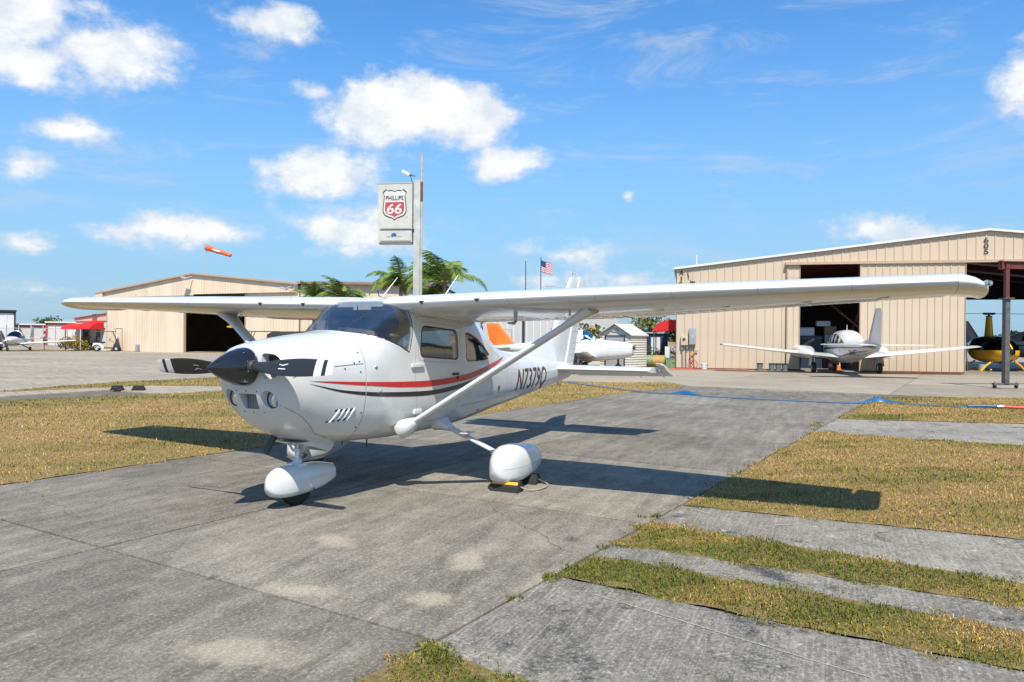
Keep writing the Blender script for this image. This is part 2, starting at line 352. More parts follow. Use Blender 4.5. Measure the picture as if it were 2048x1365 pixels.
# ================================================================ THE GROUND
def concrete(name, cols, streak=.35, ang=-.08, sandy=(), rough=.85, speck=.5, brush=0.0, lichen=0.0, fine=1.0):
    cols = [(r*ALB, g_*ALB*.985, b_*ALB*.93) for r, g_, b_ in cols]; m = bpy.data.materials.new(name); m.use_nodes = True; nt = m.node_tree; b = nt.nodes['Principled BSDF']; MT[name] = m
    b.inputs['Roughness'].default_value = rough; b.inputs['Specular IOR Level'].default_value = .25
    tc = nd(nt, 'ShaderNodeTexCoord'); mp = nd(nt, 'ShaderNodeMapping'); mp.inputs['Rotation'].default_value = (0, 0, ang); nt.links.new(tc.outputs['Object'], mp.inputs[0])
    def noise(sc, det=6, rg=.6, sx=1, sy=1, dist=0, off=0):
        q = nd(nt, 'ShaderNodeMapping'); q.inputs['Scale'].default_value = (sx, sy, 1); q.inputs['Location'].default_value = (off, off, 0); nt.links.new(mp.outputs[0], q.inputs[0])
        n = nd(nt, 'ShaderNodeTexNoise'); n.inputs['Scale'].default_value = sc; n.inputs['Detail'].default_value = det; n.inputs['Roughness'].default_value = rg; n.inputs['Distortion'].default_value = dist
        nt.links.new(q.outputs[0], n.inputs[0]); return n.outputs[0]
    big = noise(.45, 5, .6); mid = noise(4.5, 12, .8); fin = noise(30, 6, .8); strk = noise(2.4, 9, .72, .3, 2.4); grit = noise(48*fine, 6, .9)
    v = mth(nt, 'ADD', mth(nt, 'MULTIPLY', big, .25), mth(nt, 'MULTIPLY', mid, .40)); v = mth(nt, 'ADD', v, mth(nt, 'MULTIPLY', strk, streak)); v = mth(nt, 'ADD', v, mth(nt, 'MULTIPLY', fin, .35))
    v = mth(nt, 'DIVIDE', v, 1.0+streak)
    oi = nd(nt, 'ShaderNodeObjectInfo'); v = mth(nt, 'ADD', v, mth(nt, 'MULTIPLY', mth(nt, 'SUBTRACT', oi.outputs['Random'], .5), .05))
    col = ramp(nt, v, [(.41, cols[0]), (.475, cols[1]), (.53, cols[2]), (.60, cols[3])])
    if brush:
        br = noise(1.0, 3, .6, 1.5, 60, .2); col = mixc(nt, mth(nt, 'MULTIPLY', sstep(nt, br, .5, .66), brush), col, (.55, .53, .49)); col = mixc(nt, mth(nt, 'MULTIPLY', sstep(nt, br, .48, .34), brush), col, (.07, .07, .07))
    if lichen:
        lc = noise(2.2, 10, .78, 1, 1, .3, 5); col = mixc(nt, mth(nt, 'MULTIPLY', sstep(nt, lc, .52, .66), lichen), col, (.035, .036, .035))
        lw = noise(6, 8, .75, 1, 1, .4, 11); col = mixc(nt, mth(nt, 'MULTIPLY', sstep(nt, lw, .60, .70), lichen*.7), col, (.60, .58, .53))
    if name == 'pad_concrete':
        st_ = noise(.8, 9, .72, .7, 1.6, .4, 17); col = mixc(nt, mth(nt, 'MULTIPLY', sstep(nt, st_, .53, .66), .45), col, (.075, .066, .055)); wt = noise(1.5, 10, .78, .6, 1.5, .3, 31); col = mixc(nt, mth(nt, 'MULTIPLY', sstep(nt, wt, .56, .68), .4), col, (.36, .32, .26))
    # pale worn patches and dark oil spots, each with its own outline
    if sandy:
        sp = nd(nt, 'ShaderNodeSeparateXYZ'); nt.links.new(tc.outputs['Object'], sp.inputs[0]); ed = noise(5, 9, .8, 1, 1, .3, 3)
        for (px, py, rx_, ry_, an, c, k) in sandy:
            ca, sa = math.cos(an), math.sin(an)
            dx = mth(nt, 'SUBTRACT', sp.outputs[0], px); dy = mth(nt, 'SUBTRACT', sp.outputs[1], py)
            a = mth(nt, 'ADD', mth(nt, 'MULTIPLY', dx, ca/rx_), mth(nt, 'MULTIPLY', dy, sa/rx_)); c2 = mth(nt, 'ADD', mth(nt, 'MULTIPLY', dx, -sa/ry_), mth(nt, 'MULTIPLY', dy, ca/ry_))
            r = mth(nt, 'SQRT', mth(nt, 'ADD', mth(nt, 'MULTIPLY', a, a), mth(nt, 'MULTIPLY', c2, c2)))
            r = mth(nt, 'ADD', r, mth(nt, 'MULTIPLY', mth(nt, 'SUBTRACT', ed, .5), 2.6))
            col = mixc(nt, mth(nt, 'MULTIPLY', mth(nt, 'SUBTRACT', 1.0, sstep(nt, r, .2, 1.1)), k), col, c)
    # aggregate: light and dark grains
    g1 = sstep(nt, grit, .53, .61); g2 = sstep(nt, grit, .48, .38)
    col = mixc(nt, mth(nt, 'MULTIPLY', g1, speck*.75), col, (.62, .57, .48)); col = mixc(nt, mth(nt, 'MULTIPLY', g2, speck), col, (.05, .05, .048))
    nt.links.new(col, b.inputs['Base Color'])
    h = mth(nt, 'ADD', mth(nt, 'MULTIPLY', fin, .5), mth(nt, 'MULTIPLY', grit, .5))
    bp = nd(nt, 'ShaderNodeBump'); bp.inputs['Strength'].default_value = .55; bp.inputs['Distance'].default_value = .006; nt.links.new(h, bp.inputs['Height']); nt.links.new(bp.outputs[0], b.inputs['Normal'])
SAND = (.33, .285, .215)
concrete('pad_concrete', ((.095, .085, .07), (.16, .144, .121), (.235, .212, .178), (.345, .315, .267)), .4, -.08, sandy=(
    (.33, -1.15, .30, .17, 1.2, SAND, .8), (.36, -2.30, .34, .17, .5, SAND, .75), (-.66, -1.72, .17, .30, .3, SAND, .8), (-.40, -2.53, .16, .24, .1, SAND, .75), (-1.50, -2.12, .21, .42, .25, SAND, .8),
    (1.1, -2.6, .3, .2, .5, SAND, .35), (4.1, -2.2, .5, .35, .5, SAND, .45), (-.2, -.6, .5, .3, .5, SAND, .3), (.3, -2.98, .55, .14, -.1, SAND, .5),
    (1.25, -2.75, .1, .07, .3, (.05, .045, .04), .8), (-.75, -1.05, .09, .05, .3, (.07, .06, .05), .7), (-1.45, .25, .12, .08, .3, (.07, .06, .05), .7), (-.1, .55, .08, .05, .2, (.09, .08, .07), .5)))
concrete('apron_concrete', ((.19, .16, .125), (.30, .26, .21), (.37, .32, .26), (.44, .39, .32)), .75, -1.2, speck=.3)
concrete('strip_concrete', ((.115, .107, .094), (.20, .186, .162), (.275, .256, .222), (.37, .345, .30)), .15, -.08, speck=.55, brush=.16, lichen=1.0)
mat('dirt', (.16, .125, .085), .95, var=.4, vscale=3)
m = mat('thatch', (.26, .20, .09), .95); nt = m.node_tree; b = nt.nodes['Principled BSDF']
tc = nd(nt, 'ShaderNodeTexCoord')
def _n(sc, det, rg):
    n = nd(nt, 'ShaderNodeTexNoise'); n.inputs['Scale'].default_value = sc; n.inputs['Detail'].default_value = det; n.inputs['Roughness'].default_value = rg; nt.links.new(tc.outputs['Object'], n.inputs[0]); return n.outputs[0]
c1 = ramp(nt, _n(.5, 6, .65), [(.35, (.17, .145, .03)), (.48, (.27, .19, .055)), (.6, (.33, .195, .07))]); c2 = ramp(nt, _n(26, 8, .8), [(.34, (.03, .024, .008)), (.5, (.25, .175, .06)), (.68, (.50, .37, .15))])
nt.links.new(mixc(nt, .55, c1, c2), b.inputs['Base Color'])
bp = nd(nt, 'ShaderNodeBump'); bp.inputs['Strength'].default_value = 1; bp.inputs['Distance'].default_value = .03; nt.links.new(_n(30, 8, .8), bp.inputs['Height']); nt.links.new(bp.outputs[0], b.inputs['Normal'])
# blades carry their colour as an attribute
m = mat('grass_blade', (.2, .2, .05), .75); nt = m.node_tree; b = nt.nodes['Principled BSDF']; b.inputs['Specular IOR Level'].default_value = .15
at = nd(nt, 'ShaderNodeAttribute', attribute_name='tint'); nt.links.new(at.outputs['Color'], b.inputs['Base Color'])

g = MB(); S = 2500; g.add([(-S, -S, -.045), (S, -S, -.045), (S, S, -.045), (-S, S, -.045)], [(0, 1, 2, 3)])
tag(g.build('ground', 'thatch', smooth=0), kind='structure')
PA = -.0798   # heading of the parking pad
PM = Matrix.Rotation(PA, 4, 'Z')
def slab_mesh(u0, u1, v0, v1, z0, z1, M, gap=.008, ch=.008):
    b = MB(); b.box(((u0+u1)/2, (v0+v1)/2, (z0+z1)/2), (u1-u0-2*gap, v1-v0-2*gap, z1-z0), ch=ch)
    b.v = [tuple(M @ V(p)) for p in b.v]; return b
pad = MB().add([PM @ V(p) for p in ((-9, -2.9, -.03), (20.5, -2.9, -.03), (20.5, 3.2, -.03), (-9, 3.2, -.03))], [(0, 1, 2, 3)]).build('parking_pad', 'dirt', smooth=0)
tag(pad, kind='structure')
us = [-9.47+2.93*k for k in range(12)]; us[-1] = 20.6
for i in range(len(us)-1):
    for (v0, v1) in ((-2.96, .17), (.17, 3.29)):
        slab_mesh(us[i], us[i+1], v0, v1, -.2, random.uniform(-.002, .002), PM, .011).build('slab', 'pad_concrete', pad, smooth=30)
apron = MB().add([(-30, 10, -.035), (110, 10, -.035), (110, 120, -.035), (-30, 120, -.035), (20, -40, -.036), (110, -40, -.036), (110, 10, -.036), (20, 10, -.036)], [(0, 1, 2, 3), (4, 5, 6, 7)]).build('apron', 'dirt', smooth=0)
tag(apron, kind='structure')
cs = 6.2
for i in range(-3, 9):
    for j in range(-5, 11):
        u, v = 20.6+i*cs, 3.0+j*cs
        if i < 0 and v < 8: continue
        if u < 5 and v < 10: continue
        c = PM @ V((u+cs/2, v+cs/2, 0)); d = c-V((-4.2, -5.02, 0)); dz = d.dot(V((.889, .458, 0))); dx = d.dot(V((.458, -.889, 0)))
        if dz < 4 or abs(dx) > dz*.72+9: continue
        slab_mesh(u, u+cs, v, v+cs, -.2, random.uniform(-.002, .002), PM, .012).build('slab', 'apron_concrete', apron, smooth=30)
far = MB()
far.add([PM @ V(p) for p in ((-20, 71.3, -.02), (160, 71.3, -.02), (160, 190, -.02), (-20, 190, -.02), (76.5, -60, -.02), (160, -60, -.02), (160, 71.3, -.02), (76.5, 71.3, -.02))], [(0, 1, 2, 3), (4, 5, 6, 7)])
tag(far.build('far_apron', 'apron_concrete', smooth=0), kind='structure')
sb = MB(); sb.add([(-6, -2.50, -.014), (21, -4.60, -.014), (26, -18, -.014), (-6, -18, -.014)], [(0, 1, 2, 3)]); tag(sb.build('soil_bed', 'dirt', smooth=0), kind='structure')
def rough_slab(name, near, farp, z=.004):
    """old strip of concrete with crumbled edges: near/far edge polylines from the pad outwards"""
    def dens(pl):
        o = []
        for a, b in zip(pl[:-1], pl[1:]):
            k = max(2, int(math.dist(a, b)/.06)); o += [(a[0]+(b[0]-a[0])*t/k, a[1]+(b[1]-a[1])*t/k) for t in range(k)]
        return o+[pl[-1]]
    N = dens(near); Fp = dens(farp); n = min(len(N), len(Fp)); N = [N[int(i*(len(N)-1)/(n-1))] for i in range(n)]; Fp = [Fp[int(i*(len(Fp)-1)/(n-1))] for i in range(n)]
    P = []; K = 8
    for i in range(n):
        e0 = (pnoise(V((i*.35, 1.3, near[0][0])))+.6*pnoise(V((i*1.1, 7, 2))))*.028; e1 = (pnoise(V((i*.35, 9.3, near[0][0])))+.6*pnoise(V((i*1.1, 3, 5))))*.028
        a = V((N[i][0]+e0, N[i][1], 0)); b = V((Fp[i][0]+e1, Fp[i][1], 0)); row = [V((a.x-.01, a.y, -.1)), V((a.x, a.y, -.012))]
        for k in range(K+1):
            p = a.lerp(b, .02+.96*k/K); p.z = z+pnoise(V((p.x*2, p.y*2, 4)))*.004; row.append(p)
        row += [V((b.x, b.y, -.012)), V((b.x+.01, b.y, -.1))]; P.append(row)
    m = MB(); m.grid(P); return tag(m.build(name, 'strip_concrete', smooth=40), kind='structure')
def edge_y(x): return -2.99-.08*x
st1 = rough_slab('concrete_strip', [(-1.0, edge_y(-1.0)), (-1.12, -3.55), (-1.4, -4.7), (-1.6, -6), (-1.6, -9)], [(.36, edge_y(.36)), (.22, -4.4), (.14, -5.58), (.05, -9)])
st2 = rough_slab('concrete_strip', [(.92, edge_y(.92)), (.84, -4.4), (.73, -5.65), (.6, -9)], [(1.27, edge_y(1.27)), (1.22, -4.4), (1.16, -5.71), (1.1, -9)])
st3 = rough_slab('concrete_strip', [(2.1, edge_y(2.1)), (2.0, -3.7), (1.68, -5.77), (1.5, -9)], [(2.86, edge_y(2.86)), (2.89, -3.83), (2.99, -5.94), (3.1, -10)])
st4 = rough_slab('concrete_strip', [(9.7, edge_y(9.7)), (9.5, -5), (9.46, -6.75), (9.3, -14)], [(12.1, edge_y(12.1)), (12.5, -5.4), (13.1, -7.2), (14, -14)])
# pale filled crack on the nearest strip
mat('crack_filler', (.50, .48, .43), .9)
def ribbon(pts, w, z=.012, wob=.0):
    m = MB(); P = []
    for i, p in enumerate(pts):
        a = V(pts[max(i-1, 0)]); b = V(pts[min(i+1, len(pts)-1)]); d = (b-a).normalized(); nn = V((-d.y, d.x)); ww = w*(.6+.8*random.random())
        q = V(p)+nn*random.uniform(-wob, wob); P.append([(q.x+nn.x*ww/2, q.y+nn.y*ww/2, z), (q.x-nn.x*ww/2, q.y-nn.y*ww/2, z)])
    m.grid(P); return m
def line(a, b, n): return [(a[0]+(b[0]-a[0])*i/n, a[1]+(b[1]-a[1])*i/n) for i in range(n+1)]
ribbon(line((.12, -3.36), (-.33, -4.93), 60), .004, .011, .004).build('crack_filler', 'crack_filler', st1, smooth=0)
ribbon(line((2.75, -3.3), (2.45, -3.75), 20), .006, .013, .012).build('crack_filler', 'crack_filler', st3, smooth=0)
ribbon(line((2.35, -4.0), (2.62, -4.3), 16), .006, .013, .012).build('crack_filler', 'crack_filler', st3, smooth=0)

mat('crack_dark', (.075, .065, .055), 1)
def crack(a, b, n, par, w=.006, jit=.05, z=.0035):
    rr = random.Random(int(a[0]*100+a[1]*37)); pts = []; off = 0
    for i in range(n+1):
        off = off*.85+rr.uniform(-jit, jit)*.5; t = i/n; d = V((b[0]-a[0], b[1]-a[1])); nn = V((-d.y, d.x)).normalized(); pts.append(tuple(V(a)+d*t+nn*off))
    ribbon(pts, w, z, .001).build('crack', 'crack_dark', par, smooth=0); return pts
c_ = crack((2.1, -.5), (1.0, 1.9), 50, pad); crack(c_[22], (.2, .2), 24, pad, .004); crack((.9, -2.9), (1.9, -1.7), 30, pad, .004); crack((.3, 2.9), (-.2, 1.2), 34, pad, .003)
# ---------------------------------------------------------------- turf
GREEN = [(.11, .135, .018), (.15, .16, .022), (.08, .115, .02)]; STRAW = [(.50, .32, .095), (.41, .235, .07), (.58, .42, .16), (.30, .16, .055)]; OLIVE = [(.25, .20, .03), (.19, .17, .025), (.31, .235, .04)]
def blades(name, polys, rho, greens=(), label='', edge=.05, hmul=1.0, seed=1, greenbias=0.0):
    rng = np.random.default_rng(seed); XY = []
    for poly in polys:
        P = np.array(poly); lo = P.min(0)-.1; hi = P.max(0)+.1; n = int((hi-lo).prod()*rho)
        q = rng.uniform(lo, hi, (n, 2)); inside = np.zeros(n, bool); dist = np.full(n, 9.)
        for a, b in zip(P, np.roll(P, -1, 0)):
            cnd = ((a[1] > q[:, 1]) != (b[1] > q[:, 1])); xi = (b[0]-a[0])*(q[:, 1]-a[1])/(b[1]-a[1]+1e-12)+a[0]; inside ^= cnd & (q[:, 0] < xi)
            ab = b-a; t = np.clip(((q-a)@ab)/(ab@ab), 0, 1); dist = np.minimum(dist, np.linalg.norm(q-(a+t[:, None]*ab), axis=1))
        wob = edge*(np.sin(q[:, 0]*9+q[:, 1]*7)+np.sin(q[:, 0]*23-q[:, 1]*17)*.8+rng.normal(0, .6, n))
        sd = np.where(inside, dist, -dist); q = q[sd+wob*.5 > 0]; XY.append(q)
    q = np.concatenate(XY); d = np.linalg.norm(q-np.array([-4.2, -5.02]), axis=1)
    dep = (q-np.array([-4.2, -5.02]))@np.array([.889, .458]); lat = (q-np.array([-4.2, -5.02]))@np.array([.458, -.889])
    p = np.clip((5.0/d)**1.5, .03, 1); keep = (rng.random(len(q)) < p) & (dep > .3) & (np.abs(lat) < dep*.80+1.5); q, d, p = q[keep], d[keep], p[keep]; n = len(q)
    sc = p**-.28
    def lf(f, s): return np.sin(q[:, 0]*f+s)*np.cos(q[:, 1]*f*1.3+s*2)+.6*np.sin(q[:, 0]*f*2.7+q[:, 1]*f*1.9+s*3)
    patch = .75*lf(.9, 1+seed)+.6*lf(3.1, 2)+.35*lf(9, .5)+rng.normal(0, .42, n)+greenbias-.15
    for (gx, gy, r, k) in greens: patch += k*np.exp(-((q[:, 0]-gx)**2+(q[:, 1]-gy)**2)/r**2)
    bare = (.6*lf(.7, 4)+.5*lf(2.3, 9)+rng.normal(0, .3, n)) > 1.25
    ang = rng.uniform(0, 2*np.pi, n); L = rng.gamma(6, .0072, n)*sc*hmul*(1+.2*np.clip(patch, 0, 2)); L[bare] *= .4 if seed != 3 else .8
    lean = rng.uniform(.4, 1.45, n); wd = rng.uniform(.0018, .0038, n)*sc
    dx, dy = np.cos(ang), np.sin(ang); z0 = np.full(n, -.004)
    b = np.stack([q[:, 0], q[:, 1], z0], 1); side = np.stack([-dy, dx, 0*dx], 1)*wd[:, None]
    tip = b+np.stack([dx*np.sin(lean)*L, dy*np.sin(lean)*L, np.cos(lean)*L], 1)
    midp = b+np.stack([dx*np.sin(lean*.45)*L*.55, dy*np.sin(lean*.45)*L*.55, np.cos(lean*.45)*L*.55], 1)
    vs = np.stack([b-side, b+side, midp+side*.75, midp-side*.75, tip], 1).reshape(-1, 3)
    idx = np.arange(n)*5; loops = np.stack([idx, idx+1, idx+2, idx+3, idx+3, idx+2, idx+4], 1).ravel()
    me = bpy.data.meshes.new(name); me.vertices.add(n*5); me.vertices.foreach_set('co', vs.ravel()); me.loops.add(n*7); me.loops.foreach_set('vertex_index', loops.astype(np.int32))
    me.polygons.add(n*2); ls = np.stack([np.arange(n)*7, np.arange(n)*7+4], 1).ravel(); me.polygons.foreach_set('loop_start', ls.astype(np.int32))
    me.update(calc_edges=True)
    pick = np.where(patch > .85, 0, np.where(patch > .0, 1, 2)); r3 = rng.integers(0, 3, n); r4 = rng.integers(0, 4, n)
    c = np.where((pick == 0)[:, None], np.array(GREEN)[r3], np.where((pick == 1)[:, None], np.array(OLIVE)[r3], np.array(STRAW)[r4])); c = c*rng.uniform(.7, 1.3, (n, 1))*ALB
    ca = me.color_attributes.new('tint', 'FLOAT_COLOR', 'POINT'); ca.data.foreach_set('color', np.repeat(np.concatenate([c, np.ones((n, 1))], 1), 5, 0).ravel())
    me.materials.append(MT['grass_blade']); o = bpy.data.objects.new(name, me); COL.objects.link(o); return tag(o, label, 'grass', kind='stuff')
def turf(polys, z=-.006):
    m = MB()
    for poly in polys:
        pts = []
        for a, b in zip(poly, poly[1:]+poly[:1]):
            k = max(1, int(math.dist(a, b)/.12))
            for i in range(k):
                x, y = a[0]+(b[0]-a[0])*i/k, a[1]+(b[1]-a[1])*i/k; x += pnoise(V((x*5, y*5, 1)))*.05; y += pnoise(V((x*5, y*5, 8)))*.05; pts.append((x, y, z))
        m.add(pts, [tuple(range(len(pts)))])
    return m
T_left = [(-7, 3.85), (.3, 3.27), (3.5, 2.98), (8.85, 2.52), (14.9, 2.1), (19.8, 1.35), (20.8, 1.25), (22.1, 2.2), (20.4, 5.1), (16, 8.6), (10.8, 11.95), (8.1, 12.5), (5.76, 13.46), (2, 14.6), (-7, 17)]
T_mid = [(6.8, 16.4), (9, 17.1), (11.3, 17.7), (15.3, 17.3), (20, 15.5), (19, 11.5), (12.1, 13.45), (11.2, 15.5)]
T_r0 = [(-1.02, -2.93), (-1.12, -3.55), (-1.4, -4.7), (-1.6, -6), (-4, -6), (-4, -2.64), (-1.3, -2.86)]
T_r1 = [(.36, -3.03), (.22, -4.4), (.14, -5.58), (.05, -9), (.6, -9), (.73, -5.65), (.84, -4.4), (.92, -3.07)]
T_r2 = [(1.27, -3.1), (1.22, -4.4), (1.16, -5.71), (1.1, -9), (1.5, -9), (1.68, -5.77), (2.0, -3.7), (2.1, -3.16)]
T_r3 = [(2.86, -3.22), (2.89, -3.83), (2.99, -5.94), (3.1, -10), (4, -14), (9.3, -14), (9.46, -6.75), (9.5, -5), (9.7, -3.78), (6, -3.48)]
T_r4 = [(12.1, -3.98), (12.5, -5.4), (13.1, -7.2), (14, -14), (24, -16), (21.4, -9.5), (20.3, -7.2), (18.6, -4.55), (17, -4.42), (14, -4.16)]
T_far = [(33.6, 61.5), (38.8, 60.9), (39.8, 63), (37.5, 66.2), (33.5, 66.5), (31, 63)]
T_shed = [(29.5, 9.5), (31.6, 6.6), (34.2, 5.4), (36.5, 7.5), (35, 13), (31, 15)]
zo = 0.0
for nm, polys, rho, greens, lb, zz, sd in (
    ('lawn', [T_left, T_mid], 4600, [(5.2, 12.6, 1.6, 1.4), (8, 11.6, 1.6, 1.6), (10, 10.5, 1.2, 1.2), (1.5, 3.6, .5, 1.0), (9, 16.8, 2, 1.0), (14, 16, 4, 1.3), (3, 11.5, 1.2, 1.0), (.5, 6.5, .8, .9), (10, 2.6, .5, 1)], 'dry mown grass field left of the parking pad', .006, 1),
    ('lawn', [T_r3, T_r4], 8200, [(3.2, -3.6, .5, 1.0), (3.4, -4.4, .5, .8), (9.3, -5.6, .5, 1.6), (8.6, -4.2, .6, 1.0), (9.4, -4.6, .5, .9), (3.3, -7, .8, .9), (12.6, -4.6, .6, 1.3), (17.5, -5.2, 1.2, 1.0), (6.5, -3.7, .4, .8)], 'dry mown grass field right of the parking pad', .006, 2),
    ('grass_strip', [T_r0, T_r1, T_r2], 12000, [(.55, -3.35, .3, 2.4), (.62, -3.6, .22, 1.6), (1.7, -3.3, .35, 1.2), (-1.12, -3.0, .2, 1.6), (1.5, -5.4, .5, .8), (.5, -4.8, .35, 1.0), (1.35, -4.7, .3, 1.0)], 'weedy grass growing between the concrete strips', .002, 3),
    ('lawn', [T_far, T_shed], 2500, [(34, 10, 4, .6)], 'thin grass by the hangar corner and the garden shed', -.002, 4)):
    t = turf(polys, zz if nm != 'lawn' or sd != 4 else .006).build(nm+'_soil', 'thatch', smooth=0); tag(t, kind='structure')
    o = blades(nm, polys, rho, greens, lb, seed=sd, hmul=.5 if nm == 'lawn' else .46, edge=.12 if nm == 'lawn' else .13, greenbias=-.12 if nm == 'lawn' else .38)
    t.name = 'turf'
# tufts rooted in the joints of the pad and along its edge
def tuft_polys(spots): return [[(x+r*math.cos(a)*(.7+.5*random.random()), y+r*math.sin(a)*(.7+.5*random.random())) for a in (k*math.pi/4 for k in range(8))] for x, y, r in spots]
weeds = [(2.3, -3.12, .08), (2.22, -3.02, .05), (1.15, -3.08, .05), (-.15, -2.98, .05), (.25, -3.03, .08), (.7, -3.06, .06), (-1.0, -2.95, .10), (-1.12, -3.05, .1), (10.6, -3.7, .16), (11.1, -3.75, .12), (9.9, -3.72, .06)]
blades('weeds', tuft_polys(weeds), 9000, [(x, y, .3, 1.5) for x, y, r in weeds], 'small green weeds along the pad edge and joints', edge=.03, hmul=.45, seed=9, greenbias=.1)
# ================================================================ HANGARS AND BUILDINGS
mat('tan_metal', (.63, .50, .365), .5, var=.06, vscale=.8); mat('tan_light', (.68, .56, .42), .55, var=.06, vscale=.7); mat('trim_white', (.74, .73, .70), .5, var=.08, vscale=2)
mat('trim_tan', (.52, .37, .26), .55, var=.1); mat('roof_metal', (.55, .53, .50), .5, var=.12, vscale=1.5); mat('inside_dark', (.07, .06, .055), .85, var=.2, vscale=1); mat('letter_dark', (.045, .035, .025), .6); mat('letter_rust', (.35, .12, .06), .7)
mat('box_grey', (.34, .36, .37), .5, var=.08); mat('box_tan', (.60, .47, .34), .55); mat('conduit', (.30, .27, .24), .5, metal=.4, var=.2, vscale=20); mat('hose_red', (.62, .09, .05), .5); mat('bucket_grey', (.17, .20, .22), .5, var=.1); mat('black_lid', (.025, .025, .025), .5); mat('navy', (.018, .03, .07), .55)
mat('awning_red', (.66, .012, .012), .7, var=.12, vscale=3); mat('red_trim', (.52, .05, .05), .5); mat('white_wall', (.72, .72, .70), .55, var=.05, vscale=1); mat('cream_wall', (.72, .66, .58), .6, var=.05); mat('floor_grey', (.26, .25, .23), .5, var=.12, vscale=.8); mat('red_steel', (.16, .035, .028), .6, var=.3, vscale=4); mat('grey_steel', (.16, .15, .14), .55, metal=.3, var=.35, vscale=5); mat('cardboard', (.36, .25, .15), .8); mat('plastic_white', (.72, .72, .72), .45)
mat('rust', (.20, .075, .035), .9, var=.4, vscale=12)
def strip_mesh(w, z0, za, zb, rib=.028, d=0.0):
    """one ribbed wall sheet, local x 0..w, top sloping from za to zb"""
    pr = [(.0, 0), (.018, -rib), (.055, -rib), (.075, 0), (w-.002, 0)]; b = MB()
    P = []
    for x, y in pr:
        zt = za+(zb-za)*x/w; P.append([(x, y+d, z0), (x, y+d, zt)])
    b.grid(P); return b
def hangar_right():
    H = empty('hangar', (34.47, 5.26, 0), math.atan2(-.9699, .2434), 'large tan ribbed metal hangar with open sliding doors, marked 605 on the gable', 'hangar')
    W_, D, ze, zr = 29.1, 20.0, 5.2, 6.86
    def roof(s): return ze+(zr-ze)*(1-abs(s-W_/2)/(W_/2))
    w = .40; s = 0.0
    while s < W_-.05:
        ww = min(w, W_-s); z0 = 0 if (s < 5.39 or s > 23.6) else 5.42
        strip_mesh(ww, z0, roof(s), roof(s+ww)).build('wall_panel', 'tan_metal', H, smooth=0, M=Matrix.Translation((s, 0, 0)), fix=False); s += w
    me = strip_mesh(.345, .06, 5.40, 5.40, .03).mesh('door_panel', 'tan_metal', 0, False)
    for (a, b, d) in ((8.86, 13.52, -.16), (18.9, 23.5, -.16), (5.46, 6.04, -.10)):
        fr = MB(); fr.box(((a+b)/2, d+.03, 2.72), (b-a, .03, 5.30)); dr = fr.build('sliding_door', 'tan_metal', H); k = int(round((b-a)/.345))
        for i in range(k): shared('door_panel', me, dr, (a+i*(b-a)/k, d, 0), sc=((b-a)/k/.345, 1, 1))
        q = MB(); q.box((a-.012, d-.005, 2.72), (.03, .09, 5.34)); q.build('door_edge', 'trim_tan', dr); q = MB(); q.box((b+.012, d-.005, 2.72), (.03, .09, 5.34)); q.build('door_edge', 'trim_tan', dr); q = MB(); q.box(((a+b)/2, d-.02, .05), (b-a, .07, .07)); q.build('bottom_rail', 'rust', dr)
    q = MB(); q.box((14.55, -.13, 5.44), (18.4, .26, .05)); q.box((14.55, -.25, 5.40), (18.4, .03, .13)); q.build('door_header', 'trim_tan', H)
    q = MB(); q.box((5.72, -.06, 5.05), (.62, .10, .66)); q.build('header_bracket', 'tan_metal', H)
    # roof, trim, walls
    for sg in (0, 1):
        a, b = (-.15, W_/2) if sg == 0 else (W_/2, W_+.15); za, zb = (ze-.02, zr) if sg == 0 else (zr, ze-.02)
        q = MB(); q.add([(a, -.12, za+.03), (b, -.12, zb+.03), (b, D+.1, zb+.03), (a, D+.1, za+.03), (a, -.12, za+.09), (b, -.12, zb+.09), (b, D+.1, zb+.09), (a, D+.1, za+.09)], [(0, 1, 2, 3), (4, 7, 6, 5), (0, 4, 5, 1), (1, 5, 6, 2), (2, 6, 7, 3), (3, 7, 4, 0)]); q.build('roof', 'roof_metal', H, smooth=0)
        q = MB(); q.add([(a, -.16, za+.0), (b, -.16, zb+.0), (b, -.16, zb+.11), (a, -.16, za+.11), (a, -.122, za+.0), (b, -.122, zb+.0), (b, -.122, zb+.11), (a, -.122, za+.11)], [(0, 1, 2, 3), (4, 7, 6, 5), (0, 4, 5, 1), (1, 5, 6, 2), (2, 6, 7, 3), (3, 7, 4, 0)]); q.build('gable_trim', 'trim_white', H, smooth=0)
    me2 = strip_mesh(.40, 0, ze, ze).mesh('wall_panel', 'tan_metal', 0, False)
    for i in range(50): shared('wall_panel', me2, H, (0, D-.4*i, 0), (0, 0, -math.pi/2))
    q = MB(); q.box((2.7, -.035, .035), (5.4, .04, .07)); q.build('base_rail', 'rust', H); q = MB(); q.box((W_, D/2, ze/2), (.05, D, ze)); q.build('side_wall', 'tan_metal', H)
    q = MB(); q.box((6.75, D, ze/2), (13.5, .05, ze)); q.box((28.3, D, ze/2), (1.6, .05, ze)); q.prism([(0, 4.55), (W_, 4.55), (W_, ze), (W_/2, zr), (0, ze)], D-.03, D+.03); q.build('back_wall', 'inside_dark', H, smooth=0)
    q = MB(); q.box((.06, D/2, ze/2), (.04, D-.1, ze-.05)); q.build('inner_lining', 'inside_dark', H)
    q = MB(); q.box((W_/2, D/2+.1, .02), (W_-.2, D-.2, .04)); q.build('floor_slab', 'floor_grey', H)
